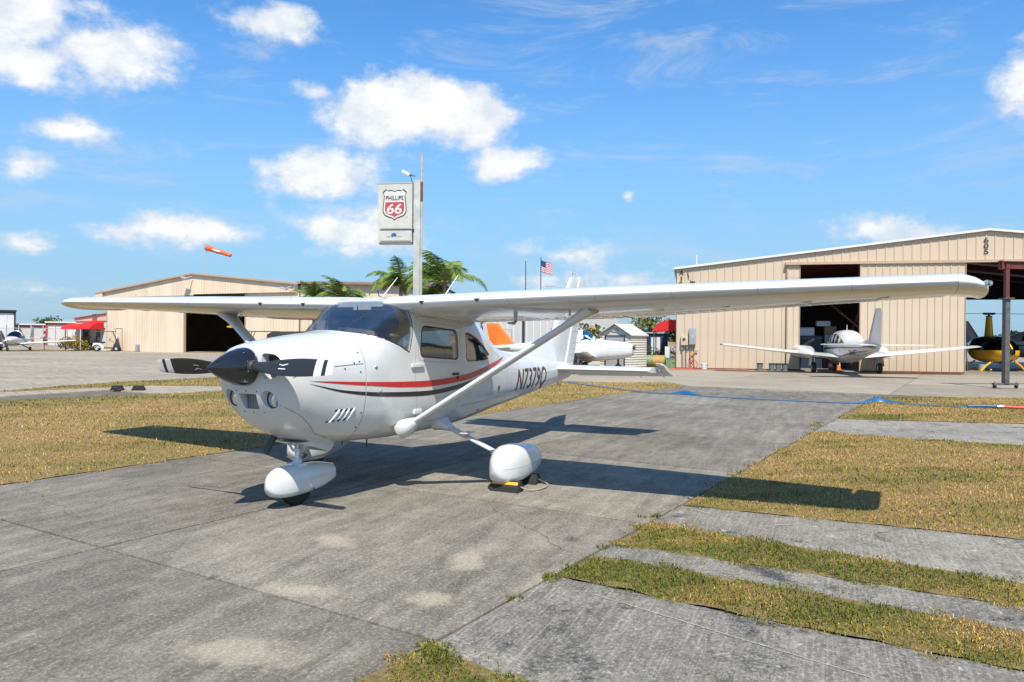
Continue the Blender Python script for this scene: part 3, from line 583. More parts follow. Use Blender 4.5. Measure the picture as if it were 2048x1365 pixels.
    for i in range(1, 5):   # steel frames
        d = i*4.2
        q = MB(); q.beam((.25, d, 0), (.25, d, ze-.2), .2, .3); q.beam((.25, d, ze-.2), (W_/2, d, zr-.25), .16, .36); q.beam((W_/2, d, zr-.25), (W_-.25, d, ze-.2), .16, .36); q.beam((W_-.25, d, ze-.2), (W_-.25, d, 0), .2, .3); q.build('steel_frame', 'red_steel', H)
    q = MB(); q.beam((8.95, .35, 0), (8.95, .35, 5.35), .14, .14); q.build('door_post', 'red_steel', H); q = MB(); q.beam((8.95, .4, 2.2), (6.5, 3.9, 5.0), .08, .08); q.build('brace', 'red_steel', H); q = MB(); q.beam((8.98, .5, 3.1), (8.98, 4, 1.0), .08, .08); q.build('brace', 'red_steel', H)
    # writing
    for ch, z in (('6', 6.42), ('0', 6.14), ('5', 5.86)):
        t = fit(text_mesh(ch, 1, .02), .20, .25); t.v = [(14.44+p[0], -.036, z+p[1]) for p in t.v]; t.build('number', 'letter_dark', H, smooth=0)
    for ch, z, m_ in (('A', 5.02, 'letter_dark'), ('I', 4.70, 'letter_dark'), ('R', 4.40, 'letter_dark'), ('S', 4.05, 'letter_rust')):
        t = fit(text_mesh(ch, 1, .02), .07 if ch == 'I' else .23, .25); t.v = [(.235+p[0], -.036, z+p[1]) for p in t.v]; t.build('letter', m_, H, smooth=0)
    # fittings on the wall
    q = MB(); q.box((.42, -.12, 1.49), (.36, .18, .50), ch=.02); bx_ = q.build('electric_box', 'box_tan', H); q = MB(); q.lathe([(.075, 0), (.075, .03), (.05, .05)], 16, Matrix.Translation((.40, -.21, 1.55)) @ Matrix.Rotation(math.pi/2, 4, 'X')); q.build('meter_dial', 'dark_metal', bx_)
    q = MB(); q.box((.83, -.13, 1.70), (.34, .22, .84), ch=.02); bx_ = q.build('electric_cabinet', 'box_grey', H); q = MB(); q.box((.83, -.243, 1.72), (.06, .008, .05)); q.build('warning_label', 'trim_white', bx_)
    for x, z in ((.32, 1.25), (.50, 1.25), (.72, 1.30), (.90, 1.30)):
        q = MB(); q.tube([(x, -.08, z), (x, -.08, .45+random.random()*.3), (x+.02, -.08, .02)], .022, 8); q.build('conduit', 'conduit', H)
    q = MB(); q.box((.55, -.1, 1.12), (.10, .08, .18), ch=.01); q.box((1.0, -.1, .95), (.20, .06, .05), ch=.01); q.box((.30, -.1, 1.05), (.08, .08, .14), ch=.01); q.build('junction_box', 'conduit', H)
    q = MB()
    for k in range(3): q.tube([(.82+.10*math.cos(a), -.14-.02*k, .72+.17*math.sin(a)) for a in np.linspace(0, 2*math.pi, 17)], .013, 6)
    q.build('cord_coil', 'yellow', H)
    q = MB(); q.box((.80, -.18, 4.46), (.26, .12, .17), Matrix.Rotation(.3, 3, 'X'), ch=.02); q.tube([(.70, -.05, 4.62), (.76, -.14, 4.52)], .02, 6); q.build('floodlight', 'dark_metal', H)
    q = MB(); q.tube([(.55, -.06, 5.05), (.60, -.07, 4.82), (.62, -.05, 4.72)], .02, 6); q.build('bracket', 'dark_metal', H)
    q = MB(); q.tube([(1.0, .3, ze+.1), (1.0, .3, ze+.75)], .035, 8); q.build('roof_vent_pipe', 'trim_white', H)
    # red barrel awning over the side door
    q = MB(); P = []
    for d in np.linspace(1.2, 4.0, 3):
        P.append([(-1.25*math.sin(a)**.8, d, 1.98+.62*(1-(1-math.cos(math.pi/2-a))**1.0)*0+.62*math.cos(a)) for a in np.linspace(0, math.pi/2, 9)])
    q.grid(P)
    for d in (1.2, 4.0): q.add([(0, d, 1.98)]+[(-1.25*math.sin(a)**.8, d, 1.98+.62*math.cos(a)) for a in np.linspace(0, math.pi/2, 9)], [tuple(range(10))])
    aw = q.build('awning', 'awning_red', H, smooth=30)
    for d in (1.25, 3.95): q = MB(); q.tube([(-1.2, d, 0), (-1.2, d, 2.0)], .03, 8); q.build('awning_post', 'dark_metal', H)
    q = MB(); q.box((-.03, 2.6, 1.02), (.05, 1.0, 2.04)); q.build('door', 'trim_white', H)
    return H
HR = hangar_right()
HM = Matrix.Translation((34.47, 5.26, 0)) @ Matrix.Rotation(math.atan2(-.9699, .2434), 4, 'Z')
HRZ = math.atan2(-.9699, .2434)
def hp(s, d, z=0): return tuple(HM @ V((s, d, z)))

def hangar_left():
    H = empty('hangar', (40.26, 60.31, 0), math.atan2(-.999, .045), 'low-gabled tan hangar with a wide dark doorway and a windsock above its ridge', 'hangar')
    W_, D, ze, zr = 22.7, 16.0, 5.42, 6.82
    def roof(s): return ze+.012*s+(zr-ze-.14)*(1-abs(s-W_/2)/(W_/2))
    m = mat('tan_far', (.66, .46, .33), .6); nt = m.node_tree; b = nt.nodes['Principled BSDF']; tc = nd(nt, 'ShaderNodeTexCoord'); wv = nd(nt, 'ShaderNodeTexWave', wave_type='BANDS', bands_direction='X'); wv.inputs['Scale'].default_value = 1.05; wv.inputs['Distortion'].default_value = 0
    nt.links.new(tc.outputs['Object'], wv.inputs[0]); bp = nd(nt, 'ShaderNodeBump'); bp.inputs['Strength'].default_value = .5; bp.inputs['Distance'].default_value = .03; nt.links.new(wv.outputs['Fac'], bp.inputs['Height']); nt.links.new(bp.outputs[0], b.inputs['Normal'])
    ns = nd(nt, 'ShaderNodeTexNoise'); ns.inputs['Scale'].default_value = .5; ns.inputs['Detail'].default_value = 6; mp = nd(nt, 'ShaderNodeMapping'); mp.inputs['Scale'].default_value = (2, 2, .4); nt.links.new(tc.outputs['Object'], mp.inputs[0]); nt.links.new(mp.outputs[0], ns.inputs[0]); nt.links.new(ramp(nt, ns.outputs[0], [(.3, (.62, .485, .35)), (.7, (.74, .59, .43))]), b.inputs['Base Color'])
    # gable band above the doors
    def slab(s0, s1, z0, d0, d1, nm, m_='tan_far', top=None):
        n = max(2, int((s1-s0)/1.2)); q = MB(); F_ = [(s0+(s1-s0)*i/n) for i in range(n+1)]
        zt = [(roof(x) if top is None else top) for x in F_]
        poly = [(s0, z0), (s1, z0)]+[(x, z) for x, z in zip(F_[::-1], zt[::-1])]; q.prism(poly, d0, d1); return q.build(nm, m_, H, smooth=0)
    slab(0, W_/2, 4.95, -.32, -.24, 'gable_panel'); slab(W_/2, W_, 5.05, -.32, -.24, 'gable_panel')
    for a, b_, d in ((0, 4.62, 0.0), (4.64, 10.05, -.14), (17.2, 22.7, -.14)): slab(a, b_, 0, d, d+.06, 'wall_panel' if a == 0 else 'sliding_door', top=5.2)
    q = MB(); q.box((17.15, -.1, 2.6), (.12, .2, 5.2)); q.build('door_frame', 'trim_tan', H); q = MB(); q.box((10.1, -.1, 2.6), (.12, .2, 5.2)); q.build('door_frame', 'trim_tan', H)
    for sg in (0, 1):
        a, b_ = (-.9, W_/2) if sg == 0 else (W_/2, W_+.2); q = MB(); za, zb = (roof(a), zr-.02) if sg == 0 else (zr-.02, roof(b_))
        q.add([(a, -.5, za+.02), (b_, -.5, zb+.02), (b_, D, zb+.02), (a, D, za+.02), (a, -.5, za+.12), (b_, -.5, zb+.12), (b_, D, zb+.12), (a, D, za+.12)], [(0, 1, 2, 3), (4, 7, 6, 5), (0, 4, 5, 1), (1, 5, 6, 2), (2, 6, 7, 3), (3, 7, 4, 0)]); q.build('roof', 'roof_metal', H, smooth=0)
        q = MB(); q.add([(a, -.54, za-.05), (b_, -.54, zb-.05), (b_, -.54, zb+.10), (a, -.54, za+.10), (a, -.502, za-.05), (b_, -.502, zb-.05), (b_, -.502, zb+.10), (a, -.502, za+.10)], [(0, 1, 2, 3), (4, 7, 6, 5), (0, 4, 5, 1), (1, 5, 6, 2), (2, 6, 7, 3), (3, 7, 4, 0)]); q.build('gable_trim', 'trim_tan', H, smooth=0)
    q = MB(); q.add([(-.9, -.5, roof(-.9)+.0), (-.9, -.24, roof(-.9)), (-.0, -.24, roof(0)), (0, -.5, roof(0)), (-.9, -.5, 4.85), (-.9, -.24, 4.85), (0, -.24, 4.95), (0, -.5, 4.95)], [(0, 1, 2, 3), (4, 7, 6, 5), (0, 4, 5, 1), (1, 5, 6, 2), (2, 6, 7, 3), (3, 7, 4, 0)]); q.build('eave_box', 'tan_far', H, smooth=0)
    # long ribbed side running away to the right, splayed
    me = strip_mesh(.62, 0, 5.75, 5.75, .05).mesh('wall_panel', 'tan_light', 0, False); ang = math.atan2(8.0, 3.4)
    ex, ey = math.cos(ang-.62), math.sin(ang-.62)
    for i in range(19): shared('wall_panel', me, H, (W_+ex*.62*i, .1+ey*.62*i, 0), (0, 0, math.atan2(ey, ex)))
    q = MB(); q.add([(W_+.0, -.4, 5.72), (W_+ex*12.0+.2, ey*12.0-.4, 5.72), (W_+ex*12.0-3, ey*12.0+6, 6.3), (W_-3, 6, 6.3), (W_, -.4, 5.86), (W_+ex*12.0+.2, ey*12.0-.4, 5.86), (W_+ex*12.0-3, ey*12.0+6, 6.44), (W_-3, 6, 6.44)], [(0, 1, 2, 3), (4, 7, 6, 5), (0, 4, 5, 1), (1, 5, 6, 2), (2, 6, 7, 3), (3, 7, 4, 0)]); mat('roof_rust', (.26, .18, .13), .8, var=.4, vscale=1.2); q.build('side_roof', 'roof_rust', H, smooth=0)
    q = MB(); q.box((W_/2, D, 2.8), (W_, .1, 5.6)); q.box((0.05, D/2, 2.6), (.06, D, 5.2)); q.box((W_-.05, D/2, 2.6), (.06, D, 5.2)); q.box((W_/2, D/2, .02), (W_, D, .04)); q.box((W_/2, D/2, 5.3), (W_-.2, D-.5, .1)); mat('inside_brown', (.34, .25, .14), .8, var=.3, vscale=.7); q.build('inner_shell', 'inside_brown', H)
    # small service door, box, lamps
    q = MB(); q.box((1.68, -.02, 1.03), (.84, .04, 2.06)); dd = q.build('service_door', 'tan_far', H); q = MB(); q.box((1.68, -.035, 2.09), (.96, .05, .06)); q.box((1.23, -.035, 1.03), (.05, .05, 2.06)); q.box((2.13, -.035, 1.03), (.05, .05, 2.06)); q.build('frame', 'trim_tan', dd); q = MB(); q.ball((1.36, -.06, 1.0), .04, 8, 6); q.build('handle', 'dark_metal', dd)
    q = MB(); q.box((4.25, -.12, .33), (.34, .2, .60), ch=.02); q.build('utility_box', 'box_grey', H)
    for s, z in ((-.75, 5.0), (11.35, 6.55), (22.2, 5.45)):
        q = MB(); q.tube([(s, -.5, z), (s, -.95, z-.10)], .05, 8); q.box((s-.22, -1.05, z-.15), (.62, .34, .13), Matrix.Rotation(.25, 3, 'Y'), ch=.03); q.build('floodlight', 'grey_light', H)
    q = MB(); q.box((4.3, -.35, 5.25), (.10, .05, .22)); q.build('number', 'trim_white', H)
    # yellow airplane stored inside, its wing just behind the doorway
    q = MB(); q.tube([(22.7, -.52, 5.7), (22.6, -.6, 5.2), (22.9, -.55, 4.9), (22.5, -.5, 4.6)], .012, 5); q.build('loose_cable', 'trim_white', H)
    return H
HL = hangar_left()
LM = Matrix.Translation((40.26, 60.31, 0)) @ Matrix.Rotation(math.atan2(-.999, .045), 4, 'Z'); LRZ = math.atan2(-.999, .045)
def lp(s, d, z=0): return tuple(LM @ V((s, d, z)))

# windsock on its mast
def windsock():
    o = empty('windsock', lp(11.9, .6, 6.9), 0, 'orange windsock on a thin mast above the left hangar roof', 'windsock'); q = MB(); q.tube([(0, 0, -.2), (0, 0, 2.45)], .025, 8); q.build('mast', 'grey_light', o)
    d = V((.40, -.85, -.30)).normalized(); a = V((0, 0, 2.25)); mat('sock_orange', (.80, .13, .03), .75, var=.2, vscale=4); q = MB(); q.tube([a+d*(2.25*t) for t in np.linspace(0, 1, 10)], [.26-.11*t+.015*math.sin(t*17) for t in np.linspace(0, 1, 10)], 16, cap=False); sk = q.build('sock', 'sock_orange', o, smooth=60)
    q = MB(); q.tube([a+d*.0+V((.26*math.cos(t), .0, .26*math.sin(t))) for t in np.linspace(0, 2*math.pi, 17)], .015, 6); q.build('hoop', 'dark_metal', o); q = MB()
    c = a+d*1.0; u = V((d.y, -d.x, 0)).normalized(); q.add([c+u*.235-d*.35+V((0, 0, -.05)), c+u*.225+d*.35+V((0, 0, -.03)), c+u*.21+d*.35+V((0, 0, .1)), c+u*.22-d*.35+V((0, 0, .1))], [(0, 1, 2, 3)]); q.build('white_print', 'trim_white', sk, smooth=0)
windsock()

# low wing of the left hangar with a red barrel awning
def annex():
    A = empty('annex', lp(0, 0), LRZ, 'small cream flat-roofed annex beside the left hangar with glass door', 'annex')
    q = MB(); q.box((-2.25, 1.6, 1.4), (4.4, 3.0, 2.8)); q.build('wall', 'cream_wall', A)
    mat('peach_wall', (.70, .47, .36), .6, var=.06); q = MB(); q.prism([(-4.5, 2.75), (-.02, 2.8), (-.02, 3.45), (-4.5, 3.0)], .0, .06); q.build('parapet', 'peach_wall', A, smooth=0)
    q = MB(); q.add([(-4.7, -.15, 3.02), (0, -.15, 3.48), (0, 3.2, 3.48), (-4.7, 3.2, 3.02), (-4.7, -.15, 3.10), (0, -.15, 3.58), (0, 3.2, 3.58), (-4.7, 3.2, 3.10)], [(0, 1, 2, 3), (4, 7, 6, 5), (0, 4, 5, 1), (1, 5, 6, 2), (2, 6, 7, 3), (3, 7, 4, 0)]); q.build('roof', 'trim_tan', A, smooth=0)
    for x, w in ((-2.9, 1.15), (-1.2, .75)):
        q = MB(); q.box((x, .07, 1.15), (w, .05, 2.1)); f = q.build('glass_door', 'trim_white', A); q = MB(); q.box((x, .03, 1.2), (w-.18, .02, 1.8)); q.build('pane', 'glass_dark', f)
    q = MB(); q.box((-.45, .05, 2.35), (.35, .12, .45), ch=.02); q.build('wall_lamp', 'trim_white', A)
    return A
annex()
def awning_left():
    A = empty('awning', lp(0, 0), LRZ, 'red barrel awning over the glass door beside the croton bush', 'awning'); q = MB(); P = []
    for x in np.linspace(-4.35, -.35, 12):
        bulge = .30*math.exp(-((x+1.35)/.9)**2); P.append([(x, .0-1.5*math.sin(a), 1.98+(.55+bulge)*math.cos(a)) for a in np.linspace(0, math.pi/2, 9)])
    P[0] = [(p[0]+.0, p[1], p[2]) for p in P[0]]; q.grid(P)
    for k in (0, -1): q.add([(P[k][0][0], 0, 1.98)]+[p for p in P[k]], [tuple(range(10))])
    q.build('canopy', 'awning_red', A, smooth=40)
    for x in (-3.7, -1.6): q = MB(); q.tube([(x, -1.45, 0), (x, -1.45, 2.0)], .04, 8); q.build('post', 'dark_metal' if x < -3 else 'trim_white', A)
awning_left()

# far sheds on the left
def far_shed(name, c, rz, w, d, h, label, wall, trim, roofm, band=0, doors=0):
    A = empty(name, c, rz, label, 'hangar'); q = MB(); q.box((0, d/2, h/2), (w, d, h)); q.build('wall', wall, A); q = MB(); q.box((0, d/2-.1, h+.10), (w+.4, d+.4, .2)); q.build('roof', roofm, A); q = MB(); q.box((0, -.06, h-.12), (w+.2, .1, .24+band)); q.build('fascia', trim, A)
    for x in ((-w/2, w/2) if not doors else np.linspace(-w/2, w/2, doors+1)): q = MB(); q.box((x, -.05, h/2), (.22, .12, h)); q.build('post', trim, A)
    if not band:
        k = int(w/.9)
        me = MB().box((0, 0, h/2), (.08, .06, h-.3)).mesh('rib', wall, 0)
        for i in range(1, k): shared('rib', me, A, (-w/2+i*w/k, -.02, 0))
    return A
mat('ridge_white', (.80, .80, .80), .5)
far_shed('hangar', (50.86, 101.7, 0), -.471, 7.5, 12, 4.45, 'white ribbed metal hangar at the left edge with dark grey trim', 'white_wall', 'dark_metal', 'dark_metal')
far_shed('hangar', (60.1, 106.2, 0), -.52, 5.4, 14, 2.75, 'long low hangar with red posts and a white roof edge', 'cream_wall', 'red_trim', 'ridge_white', .05, 2)
far_shed('hangar', (56.6, 93.2, 0), -.56, 3.9, 10, 2.95, 'low cream metal shed with thin red roof edge behind the fence', 'cream_wall', 'red_trim', 'cream_wall')

# pale building numbered 603
def b603():
    A = empty('metal_building', (35.9, 18.6, 0), math.atan2(-6.6, -1.55), 'pale grey ribbed metal building marked 603 behind the orange-tailed airplane', 'building'); me = strip_mesh(.5, 0, 3.1, 3.1, .03).mesh('wall_panel', 'white_wall', 0, False)
    for i in range(14): shared('wall_panel', me, A, (.5*i, 0, 0))
    q = MB(); q.box((3.5, 3, 3.15), (7.3, 6.4, .14)); q.build('roof', 'roof_metal', A); q = MB(); q.box((3.5, 3, 1.5), (7.0, 5.8, 3.0)); q.build('core_wall', 'white_wall', A)
    q = MB(); q.box((2.95, -.04, 1.75), (1.0, .05, .6)); w = q.build('window', 'grey_light', A); q = MB(); q.box((2.95, -.07, 1.75), (.9, .02, .5)); q.build('pane', 'white_wall', w)
    q = MB(); q.box((4.4, -.1, 1.55), (.10, .1, 3.1)); q.build('downpipe', 'dark_metal', A)
    for ch, z in (('6', 2.55), ('0', 2.12), ('3', 1.69)):
        t = fit(text_mesh(ch, 1, .02), .24, .36); t.v = [(1.02+p[0], -.045, z+p[1]) for p in t.v]; t.build('number', 'letter_dark', A, smooth=0)
b603()

# garden shed of lapped boards
def shed():
    a = V((32.48, 8.72, 0)); b = V((32.24, 7.01, 0)); rz = math.atan2(b.y-a.y, b.x-a.x); A = empty('garden_shed', a, rz, 'cream lapped-board garden shed with a grey door behind the small airplane', 'shed'); w, d, h, pk = 1.73, 1.85, 1.74, 2.26
    mat('shed_cream', (.70, .65, .55), .6, var=.06, vscale=3); mat('shed_door', (.42, .42, .41), .5, var=.1)
    q = MB(); q.prism([(0.02, 0), (w-.02, 0), (w-.02, h), (w/2, pk-.02), (.02, h)], .02, d-.02); q.build('core_wall', 'shed_cream', A, smooth=0)
    def lap(L): return MB().add([(0, -.035, 0), (L, -.035, 0), (L, 0, .125), (0, 0, .125), (0, 0, 0), (L, 0, 0)], [(0, 1, 2, 3), (0, 4, 5, 1), (0, 3, 4), (1, 5, 2)])
    mf = lap(.30).mesh('board', 'shed_cream', 0); ms = lap(d).mesh('board', 'shed_cream', 0)
    for i in range(14):
        shared('board', mf, A, (0, 0, .125*i)); shared('board', mf, A, (w-.30, 0, .125*i)); shared('board', ms, A, (w, 0, .125*i), (0, 0, math.pi/2)); shared('board', ms, A, (0, d, .125*i), (0, 0, -math.pi/2))
    q = MB(); q.box((w/2, -.02, .86), (1.02, .05, 1.62)); q.build('door', 'shed_door', A); q = MB(); q.box((w/2, -.05, 1.70), (1.16, .06, .05)); q.box((w/2+.55, -.04, .85), (.05, .06, 1.66)); q.box((w/2-.55, -.04, .85), (.05, .06, 1.66)); q.build('door_rail', 'dark_metal', A)
    q = MB(); q.box((w/2, .0, 1.98), (.36, .04, .14)); q.build('vent', 'grey_light', A)
    for sg in (0, 1):
        x0, x1 = (-.10, w/2) if sg == 0 else (w/2, w+.10); z0, z1 = (h-.06, pk) if sg == 0 else (pk, h-.06); q = MB(); q.add([(x0, -.12, z0+.01), (x1, -.12, z1+.01), (x1, d+.1, z1+.01), (x0, d+.1, z0+.01), (x0, -.12, z0+.06), (x1, -.12, z1+.06), (x1, d+.1, z1+.06), (x0, d+.1, z0+.06)], [(0, 1, 2, 3), (4, 7, 6, 5), (0, 4, 5, 1), (1, 5, 6, 2), (2, 6, 7, 3), (3, 7, 4, 0)]); q.build('roof', 'shed_cream', A, smooth=0)
        q = MB(); q.beam((x0, -.13, z0+.02), (x1, -.13, z1+.02), .02, .05); q.build('barge_board', 'seam_dark', A)
shed()

# filling-station sign on a tall pole
def sign():
    A = empty('fuel_sign', (16.57, 9.30, 0), 0, 'tall pole sign with a red and white shield reading PHILLIPS 66', 'sign'); mat('sign_face', (.62, .62, .55), .45, var=.14, vscale=2.5); mat('sign_red', (.52, .06, .07), .5); mat('sign_blue', (.02, .11, .36), .5); mat('pole_paint', (.50, .50, .48), .5, var=.25, vscale=3)
    q = MB(); q.box((0, 0, 3.4), (.22, .22, 6.8), Matrix.Rotation(.48, 3, 'Z'), ch=.02); pl_ = q.build('pole', 'pole_paint', A); q = MB(); q.tube([(.08, -.11, 0), (.09, -.11, 7.72)], .045, 10); q.build('conduit', 'pole_paint', A); mat('rust', (.34, .12, .05), .9, var=.4, vscale=12); q = MB(); q.tube([(.088, -.11, 6.1), (.089, -.11, 6.75)], .05, 10); q.build('rust_band', 'rust', A)
    # panel plane: its left end nearer to us
    u = V((-.461, .845, 0)).normalized(); u = Matrix.Rotation(-.16, 3, 'Z') @ u; nrm = V((0, 0, 1)).cross(u); nrm = nrm if nrm.dot(V((-1, -.5, 0))) > 0 else -nrm
    def P(a, b, c=0): return V((0, 0, 0))+u*(.14+a)+V((0, 0, b))+nrm*c     # a from the pole outwards
    def panel(z0, z1, name, m_, c0=-.13, c1=.13, a0=0, a1=1.17): q = MB(); q.add([P(a0, z0, c0), P(a1, z0, c0), P(a1, z1, c0), P(a0, z1, c0), P(a0, z0, c1), P(a1, z0, c1), P(a1, z1, c1), P(a0, z1, c1)], [(0, 1, 2, 3), (4, 7, 6, 5), (0, 4, 5, 1), (1, 5, 6, 2), (2, 6, 7, 3), (3, 7, 4, 0)]); return q.build(name, m_, A, smooth=0)
    bx_ = panel(5.15, 6.72, 'sign_box', 'sign_face'); b2 = panel(4.72, 5.10, 'lower_sign_box', 'sign_face'); panel(4.66, 4.715, 'bottom_rail', 'grey_light', -.10, .10, .02, 1.15)
    panel(5.16, 5.20, 'frame_rail', 'seam_grey', .131, .145, .03, 1.08); panel(4.75, 4.79, 'frame_rail', 'seam_grey', .131, .145, .03, 1.08)
    fr = panel(6.68, 6.72, 'frame_edge', 'grey_light', .131, .14); 
    cx, cz = .60, 5.99
    half = [(0, .43), (.10, .475), (.22, .455), (.30, .50), (.405, .40), (.36, .28), (.375, .12), (.40, -.05), (.405, -.25), (.34, -.37), (.20, -.43), (.08, -.465), (0, -.54)]
    def shield(k, c, name, m_, zmax=9, zmin=-9):
        pts = [(x*k, z*k) for x, z in half]; pts = pts+[(-x, z) for x, z in pts[-2:0:-1]]
        if zmax < 9:
            o = []; n = len(pts)
            for i in range(n):
                a, b = pts[i], pts[(i+1) % n]
                if a[1] <= zmax: o.append(a)
                if (a[1]-zmax)*(b[1]-zmax) < 0: t = (zmax-a[1])/(b[1]-a[1]); o.append((a[0]+(b[0]-a[0])*t, zmax))
            pts = o
        q = MB(); q.add([P(cx+x, cz+z, c) for x, z in pts], [tuple(range(len(pts)))]); return q.build(name, m_, bx_, smooth=0)
    shield(1.02, .134, 'shield_border', 'letter_dark'); shield(.94, .137, 'shield_ground', 'trim_white'); shield(.82, .140, 'shield_red', 'sign_red', .075)
    def txt(s, w, h, a, z, c, m_, par, shear=0):
        t = fit(text_mesh(s, 1, .02), w, h); t.v = [tuple(P(a-(p[0]+shear*p[1]), z+p[1], c)) for p in t.v]; t.build('lettering', m_, par, smooth=0)
    txt('PHILLIPS', .60, .15, cx, cz+.21, .144, 'letter_dark', bx_); txt('66', .52, .34, cx, cz-.15, .144, 'trim_white', bx_, .15); txt('R', .03, .03, .17, 5.55, .134, 'letter_dark', bx_)
    q = MB(); q.add([P(.62+.09*math.cos(t), 4.95+.085*math.sin(t), .134) for t in np.linspace(0, math.pi, 12)]+[P(.62-.06, 4.90, .134), P(.62, 4.93, .134), P(.62+.07, 4.88, .134)], [tuple(range(15))]); q.build('logo', 'sign_blue', b2, smooth=0)
    q = MB(); q.add([P(.36, 4.90, .134), P(.52, 4.90, .134), P(.52, 4.925, .134), P(.36, 4.925, .134)], [(0, 1, 2, 3)]); q.add([P(.72, 4.90, .134), P(.90, 4.90, .134), P(.90, 4.925, .134), P(.72, 4.925, .134)], [(0, 1, 2, 3)]); q.build('faded_print', 'seam_grey', b2, smooth=0)
    q = MB(); q.tube([P(-.05, 6.95, 0), P(.06, 6.98, .0), P(.14, 7.0, 0)], .025, 8); q.tube([P(.03, 6.72, 0), P(.10, 6.96, 0)], .014, 6); q.build('lamp_arm', 'dark_metal', A); q = MB(); c_ = P(.24, 7.04, .04); q.box(c_, (.30, .16, .11), Matrix((u, nrm, u.cross(nrm))).transposed() @ Matrix.Rotation(-.45, 3, 'Y'), ch=.03); lm = q.build('floodlight', 'trim_white', A)
    q = MB(); q.tube([P(-.15, 4.85, .05), P(-.2, 4.7, .05), P(-.12, 4.6, .05)], .012, 6); q.box(P(-.04, 5.12, .14), (.06, .06, .1), ch=.01); q.build('cable_clamp', 'dark_metal', A)
sign()
# flagpoles
def flagpole(c, h, label, flag=False):
    A = empty('flagpole', c, 0, label, 'flagpole'); q = MB(); q.tube([(0, 0, 0), (0, 0, h)], [.07, .04], 8); q.build('pole', 'dark_metal', A); q = MB(); q.ball((0, 0, h+.05), .07, 8, 6); q.build('finial', 'grey_light', A)
    if flag:
        mat('flag_red', (.50, .03, .05), .8); mat('flag_white', (.72, .71, .70), .8); mat('flag_blue', (.03, .05, .20), .8)
        L, Hh = 1.25, 1.15; d = V((.461, -.845, 0)).normalized()
        def P(a, b): return d*(a*L*.93)+V((0, 0, h-.25-Hh*(1-b)-.42*a-.06*math.sin(a*7)*a))+V((.89, .46, 0))*.10*math.sin(a*9)
        for i in range(13):
            q = MB(); q.grid([[P(a, i/13), P(a, (i+1)/13)] for a in np.linspace(0 if i < 6 else .42, 1, 9)]); q.build('stripe', 'flag_red' if i % 2 == 0 else 'flag_white', A, smooth=60)
        q = MB(); q.grid([[P(a, b) for b in np.linspace(6/13, 1, 4)] for a in np.linspace(0, .42, 5)]); cn = q.build('canton', 'flag_blue', A, smooth=60)
flagpole((63.1, 28.2, 0), 9.2, 'bare thin flagpole beside the flag'); flagpole((63.8, 26.85, 0), 9.6, 'flagpole flying a striped flag with a blue corner', True)
# gantry frame on castors
def gantry():
    A = empty('gantry_frame', (25.6, -8.25, 0), math.atan2(-.87, .49), 'tall rusty steel gantry frame on castors in front of the open hangar door', 'gantry')
    for x in (0, 5.2):
        q = MB(); q.beam((x, 0, .16), (x, 0, 3.02), .16, .18, up=(0, 1, 0), ch=.01); q.build('post', 'grey_steel', A); q = MB(); q.beam((x, 0, 3.0), (x, 0, 4.16), .12, .13, up=(0, 1, 0)); q.build('inner_post', 'red_steel', A)
        q = MB(); q.box((x, 0, 3.02), (.34, .34, .03)); q.build('collar', 'grey_steel', A)
        q = MB(); q.box((x, 0, .15), (.86, .12, .07)); fb = q.build('foot_beam', 'grey_steel', A)
        for dx in (-.37, .37):
            q = MB(); q.lathe([(.062, -.02), (.066, 0), (.062, .02)], 14, Matrix.Translation((x+dx, 0, .066)) @ Matrix.Rotation(math.pi/2, 4, 'X')); q.build('castor_wheel', 'rubber', fb); q = MB(); q.beam((x+dx, .035, .05), (x+dx, .035, .13), .05, .01); q.beam((x+dx, -.035, .05), (x+dx, -.035, .13), .05, .01); q.tube([(x+dx, 0, .18), (x+dx, 0, .22)], .02, 6); q.build('castor_fork', 'grey_steel', fb)
    q = MB(); q.box((2.6, 0, 4.25), (5.7, .16, .02)); q.box((2.6, 0, 4.02), (5.7, .16, .02)); q.box((2.6, 0, 4.135), (5.7, .02, .21)); q.build('top_beam', 'red_steel', A); q = MB(); q.box((-.20, 0, 4.13), (.05, .2, .30)); q.build('end_plate', 'red_steel', A); 
gantry()
